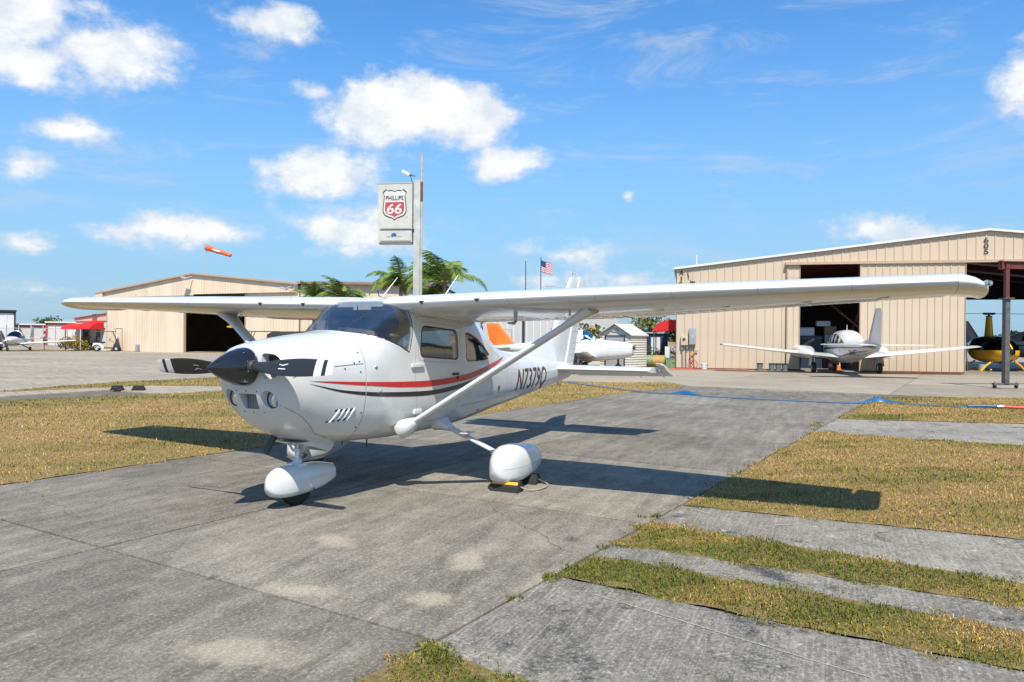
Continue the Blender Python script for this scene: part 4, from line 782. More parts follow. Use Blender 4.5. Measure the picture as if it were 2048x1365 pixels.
# ================================================================ THE PARKED HIGH-WING AIRPLANE (x aft, -y is its left side)
def airplane():
    A = empty('airplane', (0, 0, 0), 0, 'large white high-wing airplane parked on the concrete pad, red and black side stripes', 'airplane')
    A.rotation_euler = (0, 0, 0)
    B = Body([(.495, 1.305, .17, 1.475, 1.15, 2.1, 2.1), (.508, 1.29, .26, 1.482, 1.10, 2.3, 2.2), (.53, 1.27, .335, 1.49, 1.04, 2.5, 2.3), (.575, 1.24, .405, 1.505, .95, 2.6, 2.4), (.655, 1.21, .455, 1.525, .845, 2.6, 2.4), (.78, 1.19, .49, 1.55, .735, 2.5, 2.4), (.96, 1.18, .515, 1.575, .642, 2.5, 2.5), (1.2, 1.17, .535, 1.605, .575, 2.5, 2.6),
              (1.45, 1.17, .555, 1.63, .545, 2.5, 2.8), (1.53, 1.17, .56, 1.65, .54, 2.5, 2.8), (1.75, 1.18, .572, 1.785, .53, 3.1, 3), (1.93, 1.19, .58, 1.895, .52, 4.0, 3), (2.06, 1.2, .585, 1.955, .515, 5.0, 3.1), (2.25, 1.2, .585, 1.985, .51, 5.2, 3.2), (3.0, 1.2, .58, 1.985, .51, 4.6, 3.2), (3.5, 1.19, .55, 1.97, .525, 3.6, 3.1), (3.75, 1.18, .525, 1.90, .54, 3.3, 3),
              (4.2, 1.15, .465, 1.665, .575, 2.7, 2.8), (4.6, 1.10, .415, 1.49, .615, 2.4, 2.6), (5.1, 1.06, .36, 1.38, .66, 2.3, 2.5), (6.0, 1.03, .265, 1.285, .745, 2.2, 2.4), (7.0, 1.03, .16, 1.21, .84, 2.1, 2.3), (7.55, 1.03, .095, 1.16, .90, 2, 2.1), (7.8, 1.04, .05, 1.12, .95, 2, 2)])
    N = 72
    def normals(me, o=None):
        me.polygons.foreach_set('use_smooth', [True]*len(me.polygons)); me.set_sharp_from_angle(angle=rad(28)); ln = []
        fn = [None]*len(me.loops)
        cn = [V(c.vector) for c in me.corner_normals]
        for p in me.polygons:
            for li in p.loop_indices:
                c = me.vertices[me.loops[li].vertex_index].co
                g = B.nrm(c.x, c.y, c.z) if B.x0+.002 < c.x < B.x1-.002 else None
                if g is not None and abs(B.F(c.x, c.y, c.z)) < .02 and g.dot(p.normal) > .75: ln.append(g)
                else: ln.append(cn[li])
        me.normals_split_custom_set(ln)
    def xs(a, b, step): k = max(2, int((b-a)/step)); return [a+(b-a)*i/k for i in range(k+1)]
    def link(name, me, m, parent=A):
        me.materials.clear(); me.materials.append(MT[m]); o = bpy.data.objects.new(name, me); COL.objects.link(o); o.parent = parent; return o
    # --- cabin and tail cone, hollow inside, openings cut for the glass
    outer = MB(); outer.loft([B.ring(x, N) for x in xs(1.457, 2.3, .05)+xs(2.4, 3.5, .15)+xs(3.6, 4.7, .09)+xs(4.9, 7.8, .25)])
    inner = MB(); inner.loft([B.ring(x, N, .028) for x in xs(1.5, 2.3, .06)+xs(2.4, 3.5, .2)+xs(3.6, 4.6, .1)])
    ws = [(1.40, 1.68), (1.53, 1.622), (1.64, 1.60), (1.78, 1.555), (1.95, 1.495), (2.11, 1.425), (2.165, 1.60), (2.175, 1.74), (2.15, 1.84), (2.075, 2.06), (1.4, 2.06)]
    def rnd(poly, r=.05, k=4):
        o = []; n = len(poly)
        for i in range(n):
            p = V(poly[i]); a = V(poly[i-1]); b = V(poly[(i+1) % n]); q = min(r, (a-p).length*.45, (b-p).length*.45)
            s = p+(a-p).normalized()*q; e = p+(b-p).normalized()*q
            for j in range(k+1):
                t = j/k; o.append(tuple(s*(1-t)**2+p*2*t*(1-t)+e*t*t))
        return o
    w1 = rnd([(2.345, 1.70), (3.06, 1.655), (3.085, 1.325), (2.305, 1.375)], .07)
    w2 = rnd([(3.27, 1.64), (3.42, 1.615), (3.60, 1.56), (3.78, 1.475), (3.95, 1.37), (3.93, 1.325), (3.8, 1.305), (3.285, 1.30)], .06)
    rear = [(3.80, 1.62), (4.34, 1.46), (4.5, 2.2), (3.80, 2.2)]
    def cutp(poly, y=1.0, y0=None): return MB().prism(poly, -y if y0 is None else y0, y)
    me = boolean(outer, [('DIFFERENCE', inner), ('DIFFERENCE', cutp(ws)), ('DIFFERENCE', cutp(w1)), ('DIFFERENCE', cutp(w2)), ('DIFFERENCE', cutp(rear, .34))], 'fuselage'); normals(me)
    fus = link('fuselage', me, 'white_paint')
    def pane(poly, x0, x1, name, m, y=1.0, sh=.997, y0=None):
        cx = sum(p[0] for p in poly)/len(poly); cz = sum(p[1] for p in poly)/len(poly); q = [((p[0]-cx)*sh+cx, (p[1]-cz)*sh+cz) for p in poly]
        sx = xs(x0, x1, .05); a = MB(); a.loft([B.ring(x, N, .006) for x in sx]); b = MB(); b.loft([B.ring(x, N, .011) for x in xs(x0-.1, x1+.1, .05)])
        me = boolean(a, [('DIFFERENCE', b), ('INTERSECT', cutp(q, y, y0))], name)
        me.polygons.foreach_set('use_smooth', [True]*len(me.polygons)); me.set_sharp_from_angle(angle=rad(40)); return link(name, me, m)
    pane(ws, 1.47, 2.25, 'windshield', 'glass_tint'); 
    for ya, yb in ((-1, 0), (0, 1)): pane(w1, 2.2, 3.2, 'side_window', 'glass_clear', yb, .997, ya); pane(w2, 3.2, 4.05, 'rear_side_window', 'glass_clear', yb, .997, ya)
    pane(rear, 3.7, 4.6, 'rear_window', 'glass_clear', .34)
    def loopseam(poly, w, name, m, sides=(-1, 1)):
        for sd in sides: seam(B, poly+poly[:1], w, sd, .002).build(name, m, fus, smooth=60)
    loopseam(w1, .012, 'window_seal', 'dark_plastic'); loopseam(w2, .010, 'window_seal', 'dark_plastic')
    for sd in (-1, 1):
        seam(B, ws[1:10], .014, sd, .002).build('windshield_seal', 'dark_plastic', fus, smooth=60)
        door = rnd([(2.245, 1.80), (3.165, 1.77), (3.18, 1.1), (3.10, .70), (2.60, .66), (2.30, .72), (2.215, 1.2)], .07)
        seam(B, door+door[:1], .0045, sd).build('door_seam', 'seam_grey', fus, smooth=60)
        seam(B, rnd([(2.30, 1.745), (3.105, 1.70), (3.13, 1.285), (2.26, 1.335)], .09)+[(2.30, 1.70)], .004, sd).build('window_frame_seam', 'seam_grey', fus, smooth=60)
        for x in (3.4, 4.05, 4.6, 5.05, 5.7, 6.35, 6.9): seam(B, [(x, B.sec(x)[3]-.01), (x, B.sec(x)[2+1]*.4+.6*B.sec(x)[3]), (x, B.sec(x)[3]*.5+.5*B.sec(x)[2])][:1]+[(x, z) for z in np.linspace(B.sec(x)[2]-.02, B.sec(x)[3]+.03, 14)], .003, sd).build('skin_seam', 'seam_grey', fus, smooth=60)
        seam(B, [(3.2, .78), (4.05, .80), (5.05, .86), (6.35, .93), (7.3, 1.0)], .003, sd).build('skin_seam', 'seam_grey', fus, smooth=60)
        h = MB(); hx, hz = 3.02, 1.165; yy = sd*(B.y(hx, hz)+.008); h.box((hx, yy, hz), (.13, .016, .03), ch=.006); h.box((hx+.05, yy, hz-.045), (.02, .014, .03), ch=.005); h.build('door_handle', 'dark_metal', fus)
        h = MB(); h.box((2.30, sd*(B.y(2.30, .80)+.01), .80), (.14, .03, .05), ch=.012); h.build('door_hinge', 'white_paint', fus)
        h = MB(); h.box((2.25, sd*(B.y(2.2, 1.285)+.012), 1.285), (.22, .028, .04), ch=.012); h.build('vent_scoop', 'white_paint', fus)
        h = MB(); h.box((4.32, sd*(B.y(4.32, .93)+.004), .93), (.035, .012, .055), ch=.006); h.build('static_port_cover', 'dark_metal', fus)
    # --- cowling
    cw = MB(); cw.loft([B.ring(x, N) for x in [.495, .501, .508, .518, .53, .55, .575, .61]+xs(.65, 1.45, .07)]); cin = MB(); cin.loft([B.ring(x, 48, .02) for x in [.57, .6]+xs(.65, 1.40, .1)])
    cuts = []
    for s in (-1, 1):
        q = rnd([(s*.185, 1.435), (s*.30, 1.425), (s*.355, 1.38), (s*.365, 1.30), (s*.33, 1.225), (s*.22, 1.20), (s*.19, 1.28)], .04); cuts.append(MB().prism(q, .2, .60, 'x'))
        c = MB(); c.lathe([(.078, -.07), (.078, .3)], 28, Matrix.Translation((.60, s*.225, 1.03)) @ Matrix.Rotation(-math.pi/2, 4, 'Y')); cuts.append(c)
    cuts.append(MB().prism(rnd([(-.105, 1.075), (.105, 1.075), (.085, .94), (-.085, .94)], .012), .2, .64, 'x'))
    me = boolean(cw, [('DIFFERENCE', c) for c in cuts], 'cowling'); normals(me); cow = link('cowling', me, 'white_paint')
    glass('glass_lamp', (.75, .85, .95), 2.5)
    for s in (-1, 1):
        q = MB(); q.box((.592, s*.262, 1.31), (.01, .16, .20)); q.build('inlet_shade', 'black_blade', cow)  # dark plate close behind the hole, its colour stands in for shade inside
        l = MB(); l.lathe([(.001, -.05), (.03, -.048), (.055, -.035), (.07, -.012), (.074, 0), (.077, .002), (.077, -.07)], 24, Matrix.Translation((.612, s*.225, 1.03)) @ Matrix.Rotation(-math.pi/2, 4, 'Y'), cap=False); lp = l.build('landing_light', 'alu', cow)
        l = MB(); l.lathe([(.074, .004), (.05, .014), (.02, .019), (.001, .02)], 24, Matrix.Translation((.612, s*.225, 1.03)) @ Matrix.Rotation(-math.pi/2, 4, 'Y'), cap=False); l.build('lens', 'glass_lamp', lp); l = MB(); l.tube([(.606, s*.225+.073*math.cos(a), 1.03+.073*math.sin(a)) for a in np.linspace(0, 2*math.pi, 25)], .006, 6); l.build('lamp_ring', 'dark_metal', lp)
    mat('corrugated_white', (.70, .70, .69), .22, coat=.5); mat('filter_mesh', (.42, .41, .38), .7, bump=1, bscale=220)
    f = MB(); f.box((.622, 0, 1.007), (.02, .212, .14)); fo = f.build('intake_filter', 'filter_mesh', cow)
    f = MB()
    for i in range(7): f.box((.609, 0, .947+.02*i), (.006, .2, .003))
    for i in range(9): f.box((.609, -.08+.02*i, 1.007), (.006, .003, .13))
    f.build('filter_grille', 'steel', fo)
    for (x, z) in ((.50, 1.10), (.545, .91)):
        for y in (-.12, 0, .12):
            xx = x; r = MB(); 
            # find the chin surface ahead at this height
            lo, hi = .49, 1.2
            for _ in range(30):
                m_ = (lo+hi)/2
                if B.F(m_, y, z) > 0: lo = m_
                else: hi = m_
            r.ball((hi-.002, y, z), .006, 6, 4); r.build('screw', 'dark_metal', cow)
    for s in (-1, 1):
        for i in range(4):
            x0 = 1.02+i*.062; m_ = MB(); m_.f = [(0, 1, 2, 3)]; m_.v = [(x0, .80, 0), (x0+.028, .80, 0), (x0+.098, .915, 0), (x0+.07, .915, 0)]; surf_poly(B, m_, s, .003).build('louver_slot_shade', 'dark_plastic', cow, smooth=0)  # slots are not cut: dark strips paint the shade of their openings
            m_ = MB(); P = []
            for t in np.linspace(0, 1, 7):
                xa = x0+.03+.07*t; z = .80+.115*t; P.append([(xa, s*(B.y(xa, z)+.0035), z), (xa+.012, s*(B.y(xa+.012, z)+.016), z), (xa+.03, s*(B.y(xa+.03, z)+.002), z)])
            m_.grid(P); m_.build('louver', 'white_paint', cow)
        seam(B, [(.56, 1.20), (.68, 1.25), (.85, 1.30), (1.43, 1.325)], .005, s).build('cowl_seam', 'seam_dark', cow, smooth=60)
        seam(B, [(.60, .98), (.78, .87), (1.0, .70), (1.2, .63)], .004, s).build('cowl_seam', 'seam_grey', cow, smooth=60)
        seam(B, [(1.453, z) for z in np.linspace(.60, 1.6, 22)], .004, s, .001).build('cowl_seam', 'seam_grey', cow, smooth=60)
        for (x, z) in ((1.02, 1.30), (1.18, 1.285), (1.31, 1.335), (1.38, 1.345), (1.38, 1.25), (1.39, 1.05), (1.42, .72), (1.40, 1.43), (1.42, .86)):
            r = MB(); r.ball((x, s*(B.y(x, z)+.001), z), .0085, 8, 5); r.build('fastener', 'dark_metal', cow)
        r = MB(); r.ball((1.60, s*(B.y(1.6, 1.285)), 1.285), (.02, .012, .02), 10, 6); r.build('fuel_drain', 'steel', cow)
        r = MB(); r.ball((1.66, s*(B.y(1.66, 1.055)), 1.055), (.02, .008, .02), 10, 6); r.build('vent_port', 'grey_light', fus)
    # rivet rows along the windshield fairing and skins
    rv = MB()
    for s in (-1, 1):
        for (a, b) in zip(ws[1:5], ws[2:6]):
            k = int(math.dist(a, b)/.03)
            for i in range(k):
                x = a[0]+(b[0]-a[0])*i/k; z = a[1]+(b[1]-a[1])*i/k-.03; n_ = B.nrm(x, s*B.y(x, z), z); rv.box((x, s*(B.y(x, z)+.0015), z), (.006, .004, .006))
        for x in (1.62, 2.02, 3.45, 4.1, 4.65, 5.1, 5.75, 6.4):
            z0, z1 = B.sec(x)[3]+.05, B.sec(x)[2]-.05
            if x < 4: z1 = min(z1, 1.25)
            for z in np.arange(z0, z1, .035): rv.box((x, s*(B.y(x, z)+.001), z), (.006, .003, .006))
        for zz in (.80, 1.22):
            for x in np.arange(4.1 if zz > 1 else 3.3, 6.6, .04):
                if B.sec(x)[3]+.04 < zz < B.sec(x)[2]-.04: rv.box((x, s*(B.y(x, zz)+.001), zz), (.006, .003, .006))
    tag(rv.build('rivet_row', 'rivet', fus, smooth=0), kind='stuff')
    # stripes
    red_c = pchip([.76, 1.05, 1.47, 2.0, 2.5, 3.22, 4.08, 4.6], [1.19, 1.165, 1.133, 1.10, 1.085, 1.115, 1.235, 1.34]); red_h = pchip([.76, 1.05, 1.47, 2.3, 3.2, 4.0, 4.6], [.001, .018, .036, .062, .068, .056, .002])
    blk_c = pchip([.74, 1.18, 1.79, 2.5, 3.23, 4.08, 4.7], [1.17, 1.075, 1.012, .985, 1.03, 1.145, 1.27]); blk_h = pchip([.74, 1.18, 1.79, 2.5, 3.2, 4.0, 4.7], [.001, .022, .044, .05, .05, .04, .002])
    for s in (-1, 1):
        for x0, x1, par in ((.76, 1.448, cow), (1.458, 4.6, fus)):
            band(B, lambda x: red_c(x)-red_h(x)/2, lambda x: red_c(x)+red_h(x)/2, x0, x1, 50, s).build('red_stripe', 'red_paint', par, smooth=60)
            band(B, lambda x: blk_c(x)-blk_h(x)/2, lambda x: blk_c(x)+blk_h(x)/2, x0, x1, 50, s).build('black_stripe', 'stripe_black', par, smooth=60)
    # registration
    def slice_(mb, lo, hi, k):
        bm = bmesh.new(); vs = [bm.verts.new(p) for p in mb.v]
        for f in mb.f: bm.faces.new([vs[i] for i in f])
        for i in range(1, k): bmesh.ops.bisect_plane(bm, geom=bm.verts[:]+bm.edges[:]+bm.faces[:], plane_co=(0, lo+(hi-lo)*i/k, 0), plane_no=(0, 1, 0))
        bm.verts.index_update(); r = MB(); r.v = [v.co[:] for v in bm.verts]; r.f = [[v.index for v in f.verts] for f in bm.faces]; bm.free(); return r
    for s in (-1, 1):
        for nm, m_, dx, dz, bold, off in (('registration_shadow', 'dark_metal', .014, -.010, .012, .0028), ('registration', 'maroon_paint', 0, 0, .0, .0042)):
            t = fit(text_mesh('N7379Q', 1, .0, spacing=1.05), 1.22, .345); t = slice_(t, -.172, .172, 8)
            t.v = [(5.60+dx+(1 if s < 0 else -1)*p[0]+.22*p[1]*(1 if s < 0 else -1), .975+dz+p[1], 0) for p in t.v]; surf_poly(B, t, s, off).build(nm, m_, fus, smooth=60)
    # --- spinner and propeller
    prof = []
    for i in range(15):
        t = i/14; prof.append((.166*(1-(1-t)**1.62)+.0015, .083+.395*t))
    prof += [(.1675, .488), (.160, .492)]
    sp = MB(); sp.lathe(prof, 40, Matrix.Translation((0, 0, 1.312)) @ Matrix.Rotation(math.pi/2, 4, 'Y')); spo = sp.build('spinner', 'black_gloss', A, smooth=50)
    for k in range(12):
        a = k*math.pi/6+.2; r = MB(); r.ball((.375, .167*math.cos(a), 1.312+.1665*math.sin(a)), .005, 6, 4); r.build('screw', 'alu', spo)
    hub = V((.435, 0, 1.312))
    for s in (-1, 1):
        R = Matrix.Translation(hub) @ Matrix.Rotation(-.017 if True else 0, 4, 'X') @ (Matrix.Rotation(math.pi, 4, 'X') if s > 0 else Matrix())
        # blade local: span along -y, chord in x-z; s=+1 is the opposite blade
        ch = pchip([.12, .20, .3, .45, .65, .85, .98, 1.02, 1.035], [.085, .09, .125, .158, .165, .148, .128, .118, .10]); th = pchip([.12, .20, .3, .5, 1.035], [.085, .075, .04, .026, .008]); tw = pchip([.12, .3, .6, 1.035], [.95, .80, .50, .33])
        def ring(r):
            c, t, a = ch(r), th(r), tw(r); pts = []
            for k in range(20):
                q = 2*math.pi*k/20; u = math.cos(q)*c/2; w = math.sin(q)*t/2*(1 if r < .2 else (1+.3*math.cos(q))); 
                pts.append(R @ V((u*math.sin(a)+w*math.cos(a), -r, u*math.cos(a)-w*math.sin(a))))
            return pts
        def seg(a, b): k = max(3, int((b-a)/.04)); m_ = MB(); m_.loft([ring(a+(b-a)*i/k) for i in range(k+1)]); return m_
        bl = seg(.12, .845).build('propeller_blade', 'black_blade', A, smooth=50)
        seg(.846, .922).build('white_tip_band', 'white_matte', bl, smooth=50); seg(.923, .963).build('black_tip_band', 'black_blade', bl, smooth=50); seg(.964, 1.035).build('white_tip', 'white_matte', bl, smooth=50)
        c = MB(); c.tube([R @ V((0, -.135, 0)), R @ V((0, -.17, 0)), R @ V((0, -.185, 0))], [.062, .062, .05], 20); c.build('blade_collar', 'dark_plastic', bl, smooth=40)
        # decal: a small white winged mark with a bar under it
        d = MB(); r = .50; c_, t_, a_ = ch(r), th(r), tw(r)
        def dp(rr, u): return R @ V((u*math.sin(tw(rr))-(th(rr)/2+.004)*math.cos(tw(rr)), -rr, u*math.cos(tw(rr))+(th(rr)/2+.004)*math.sin(tw(rr))))
        for poly in ([(.47, -.02), (.545, -.02), (.545, -.028), (.47, -.028)], [(.46, .022), (.50, .014), (.555, .028), (.555, .02), (.505, .004), (.46, .016)]):
            d.add([dp(*p) for p in poly], [tuple(range(len(poly)))])
        d.build('decal', 'white_matte', bl, smooth=0)
    # --- wings
    def wing(s):
        LE = 2.035; zr = 1.925
        def st(y):
            c = 1.63 if y < 2.5 else 1.63+(y-2.5)/(5.42-2.5)*(1.10-1.63); x0 = LE+(0 if y < 2.5 else (y-2.5)*.078); return x0, zr+.022*(y-.5), c, rad(5.6) if y < 2.5 else rad(5.6-2.4*(y-2.5)/2.8)
        ys = [.3, .6, 1.5, 2.5, 3.4, 4.4, 5.42]
        m_ = MB(); m_.loft([foil(st(y)[0], s*y, st(y)[1], st(y)[2], .13, st(y)[3], 0, .715, 18) for y in ys]); w = m_.build('wing', 'white_paint', A, smooth=40)
        m_ = MB(); tip = []
        for y, ts, dz, sh in ((5.422, 1, 0, 0), (5.48, .95, -.003, .008), (5.54, .80, -.010, .03), (5.59, .52, -.020, .08), (5.62, .15, -.032, .15), (5.63, -.3, -.040, .21)):
            x0, z, c, tw_ = st(5.42); c2 = c-sh*1.25; f_ = foil(x0+sh, s*y, z+dz, c2, .125, tw_, 0, 1, 18, ts, 1.12); tip.append(f_)
        m_.loft(tip); tp = m_.build('wing_tip', 'white_paint', w, smooth=50)
        m_ = MB(); x0, z, c, _ = st(5.42); m_.ball((x0+.17, s*5.625, z-.012), (.07, .028, .024), 12, 8); m_.build('navigation_light', 'glass_clear', tp)
        m_ = MB(); m_.box((x0+.13, s*5.605, z-.012), (.09, .02, .04), ch=.01); m_.build('light_base', 'alu', tp)
        def hinged(a, b, name, dr=0):
            q = MB(); secs = []
            for y in np.linspace(a, b, 6):
                x0, z, c, tw_ = st(y); secs.append(foil(x0, s*y, z-.004, c, .125, tw_, .722, 1.0, 8))
            q.loft(secs); o = q.build(name, 'corrugated_white', w, smooth=40); return o
        hinged(.62, 2.62, 'flap'); hinged(2.64, 5.37, 'aileron')
        # corrugation beads under the control surfaces
        for (a, b) in ((.70, 2.58), (2.72, 5.3)):
            k = int((b-a)/.11)
            q = MB()
            for i in range(k):
                y = a+(b-a)*i/k; x0, z, c, tw_ = st(y)
                def lowpt(u): hi, lo = naca(u, .125, .02); return V((x0+u*c*math.cos(tw_)+lo*c*math.sin(tw_), s*y, z-.004+lo*c*math.cos(tw_)-u*c*math.sin(tw_)-.001))
                p0, p1 = lowpt(.76), lowpt(.97); q.tube([p0, p1], [.0045, .003], 5)
            tag(q.build('stiffening_bead', 'white_paint', w, smooth=60), kind='stuff')
        # tie-down ring, small leading-edge vents and skin joint
        for y in (.78, 1.42): 
            x0, z, c, tw_ = st(y); q = MB(); q.prism([(s*y-.030, z+.012), (s*y+.030, z+.012), (s*y+.006, z-.022), (s*y-.006, z-.022)], x0-.004, x0+.02, 'x'); q.build('stall_vent', 'dark_plastic', w, smooth=0)
        def low(y, u):
            x0, z, c, tw_ = st(y); hi_, lo_ = naca(u, .125, .02); return V((x0+u*c*math.cos(tw_)+lo_*c*math.sin(tw_), s*y, z-u*c*math.sin(tw_)+lo_*c*math.cos(tw_)))
        p_ = low(2.2, .27); q = MB(); q.tube([p_+V((0, 0, .01)), p_+V((0, 0, -.03)), p_+V((.015, 0, -.045)), p_+V((.03, 0, -.03)), p_+V((.03, 0, .01))], .005, 6); q.build('tie_down_ring', 'steel', w)
        for y in (1.1, 1.75, 2.62, 3.3, 4.0, 4.7):
            x0, z, c, tw_ = st(y); q = MB(); ring_ = foil(x0, 0, z, c, .125, tw_, 0, .70, 18); P = [[(p.x+(p.x-x0-.5)*.0016, s*(y-.002), p.z+(.0018 if p.z > z else -.0018)), (p.x+(p.x-x0-.5)*.0016, s*(y+.002), p.z+(.0018 if p.z > z else -.0018))] for p in ring_]; q.grid(P); q.build('skin_seam', 'seam_grey', w, smooth=0)
        if s < 0:
            p_ = low(1.62, .27); q = MB(); q.tube([p_+V((0, 0, .01)), p_+V((0, 0, -.09)), p_+V((-.03, 0, -.11)), p_+V((-.17, 0, -.11))], [.022, .018, .016, .008], 10); q.build('pitot_tube', 'steel', w)
        for y_, u_ in ((.95, .45), (1.45, .5), (2.0, .4), (3.0, .42), (3.6, .45), (4.3, .42), (4.9, .4)):
            p_ = low(y_, u_); q = MB(); q.tube([p_+V((.06*math.cos(a), .06*math.sin(a), -.001-.06*math.cos(a)*.09)) for a in np.linspace(0, 2*math.pi, 17)], .0025, 4); q.build('inspection_cover', 'seam_grey', w, smooth=60)
        # strut with its end fairings
        lo = V((2.08, s*.575, .655)); hi = V((2.45, s*2.37, 1.815)); q = MB(); d = (hi-lo)
        def sring(p, c, t): return [V(p)+V((c*(math.cos(a)*.5+(.06*math.cos(2*a))), 0, 0))+V((0, -d.z, d.y*1.0)).normalized()*s*t*math.sin(a)*.5*(1.0 if math.cos(a) < 0 else .9) for a in (2*math.pi*k/24 for k in range(24))]
        q.loft([sring(lo.lerp(hi, t), .175, .062) for t in np.linspace(0, 1, 10)]); so_ = q.build('wing_strut', 'white_paint', A, smooth=50)
        q = MB(); q.loft([sring(lo.lerp(hi, t), c_, t_) for t, c_, t_ in ((-.035, .10, .05), (-.03, .22, .16), (.0, .28, .19), (.03, .26, .15), (.065, .20, .085), (.07, .17, .06))]); q.build('strut_fairing', 'white_paint', so_, smooth=50)
        q = MB(); q.loft([sring(lo.lerp(hi, t), c_, t_) for t, c_, t_ in ((.90, .178, .066), (.93, .20, .074), (.965, .215, .08), (1.0, .25, .10), (1.04, .30, .12))]); q.build('strut_fairing', 'white_paint', so_, smooth=50)
        return w
    mat('corrugated_white', (.80, .80, .79), .22, coat=.5)
    for s in (-1, 1): wing(s)
    q = MB(); q.loft([foil(2.035, y, 1.915+.0155*(abs(y)-.5) if abs(y) > .5 else 1.915, 1.63, .125, rad(5.6), .035, .99, 16) for y in (-.62, -.3, .3, .62)]); q.build('wing_center_fairing', 'white_paint', A, smooth=40)
    # --- tail
    def vsec(z, x0, x1, t, a=0, b=1):
        f = foil(0, 0, 0, x1-x0, t, 0, a, b, 10, cam=0); return [V((x0+p.x, p.z, z)) for p in f]
    zs = [1.02, 1.3, 1.8, 2.3, 2.58]; le = pchip([1.02, 1.25, 1.8, 2.3, 2.6, 2.68], [6.45, 6.62, 7.03, 7.42, 7.66, 7.78]); hg = lambda z: 7.40+(z-1.08)*.405; te = lambda z: 7.83+(z-1.08)*.385
    q = MB(); q.loft([[V((p.x, p.y, z)) for p in vsec(z, le(z), hg(z)+.30, .085 if z < 2.5 else .08, 0, .72)] for z in zs] + [[V((p.x, p.y*.55, 2.635)) for p in vsec(2.635, le(2.635)+.03, hg(2.66)+.28, .08, 0, .72)]]); fin = q.build('fin', 'white_paint', A, smooth=40)
    q = MB(); rs = []
    for z in (1.02, 1.4, 1.9, 2.35, 2.62, 2.66):
        a, b = hg(z)+.03, te(z); k = 1 if z < 2.65 else .5; rs.append([V((a, .042*k*(1.1-.12*z), z)), V((a+.05, .044*k*(1.1-.12*z), z)), V((b, .006, z)), V((b, -.006, z)), V((a+.05, -.044*k*(1.1-.12*z), z)), V((a, -.042*k*(1.1-.12*z), z))])
    q.loft(rs); rud = q.build('rudder', 'white_paint', A, smooth=30)
    for s in (-1, 1):
        q = MB()
        for i in range(14):
            z = 1.1+i*.1; a, b = hg(z)+.07, te(z)-.02; q.tube([(a, s*.044*(1.1-.12*z), z), (b, s*.010, z)], [.0035, .002], 4)
        tag(q.build('stiffening_bead', 'white_paint', rud, smooth=60), kind='stuff')
    # dorsal fin
    q = MB(); ds = []
    for x in np.linspace(4.75, 6.95, 12):
        t = (x-4.75)/2.2; zb = B.sec(x)[2]-.03; zt = B.sec(x)[2]+.002+.40*t**2.6+.03*t; w_ = .012+.05*t; ds.append([V((x, -w_*1.6, zb)), V((x, -w_*.7, zb+.03+(zt-zb)*.5)), V((x, 0, zt)), V((x, w_*.7, zb+.03+(zt-zb)*.5)), V((x, w_*1.6, zb))])
    q.loft(ds); q.build('dorsal_fin', 'white_paint', fin, smooth=60)
    # fin cap, beacon and antenna wires
    q = MB(); q.tube([(7.86, 0, 2.66), (7.86, 0, 2.70), (7.86, 0, 2.73)], [.03, .03, .012], 10); q.build('beacon', 'glass_clear', fin)
    for s in (-1, 1):
        q = MB(); q.tube([(7.52, 0, 2.42), (7.70, s*.28, 2.47), (8.0, s*.60, 2.50)], .004, 5); q.build('antenna_whisker', 'grey_light', fin)
    def hsec(y, x0, x1, z, a, b, n=9): return [V((p.x+x0, y, p.z+z)) for p in foil(0, 0, 0, x1-x0, .09, 0, a, b, n, cam=0)]
    for s in (-1, 1):
        zt_ = 1.085
        q = MB(); q.loft([hsec(s*y, 6.74+.11*y, 7.95-.03*y, zt_, 0, .60) for y in (.06, .6, 1.1, 1.62)]+[hsec(s*1.645, 6.95, 7.88, zt_, .03, .58)]); sto = q.build('stabilizer', 'white_paint', A, smooth=40)
        # elevator hanging trailing edge down, its horn ahead of the hinge riding up
        hx = lambda y: 7.47+.03*y; R = lambda p, y: V((hx(y)+(p.x-hx(y))*math.cos(.33)+(p.z-zt_)*math.sin(.33), p.y, zt_-(p.x-hx(y))*math.sin(.33)+(p.z-zt_)*math.cos(.33)))
        q = MB(); q.loft([[R(p, y) for p in hsec(s*y, 6.74+.11*y, 7.95-.03*y, zt_, .615, 1.0, 7)] for y in (.10, .6, 1.1, 1.66)]); e = q.build('elevator', 'white_paint', A, smooth=40)
        q = MB(); q.loft([[R(p, 1.7) for p in hsec(s*y, 7.20+d_, 7.90-d_*.3, zt_, 0 if d_ < .05 else .02, 1.0, 9)] for y, d_ in ((1.665, 0), (1.74, .01), (1.775, .05))]); q.build('elevator_horn', 'white_paint', e, smooth=40)
        for wy in (1.2, 1.6): q = MB(); q.tube([R(V((7.88, s*wy, zt_)), wy), R(V((8.02, s*wy, zt_)), wy)], .004, 5); q.build('static_wick', 'dark_metal', e)
    q = MB(); q.tube([(7.2, 0, .88), (7.22, 0, .80), (7.30, 0, .785), (7.36, 0, .83), (7.36, 0, .9)], .008, 6); q.build('tail_ring', 'steel', fus)
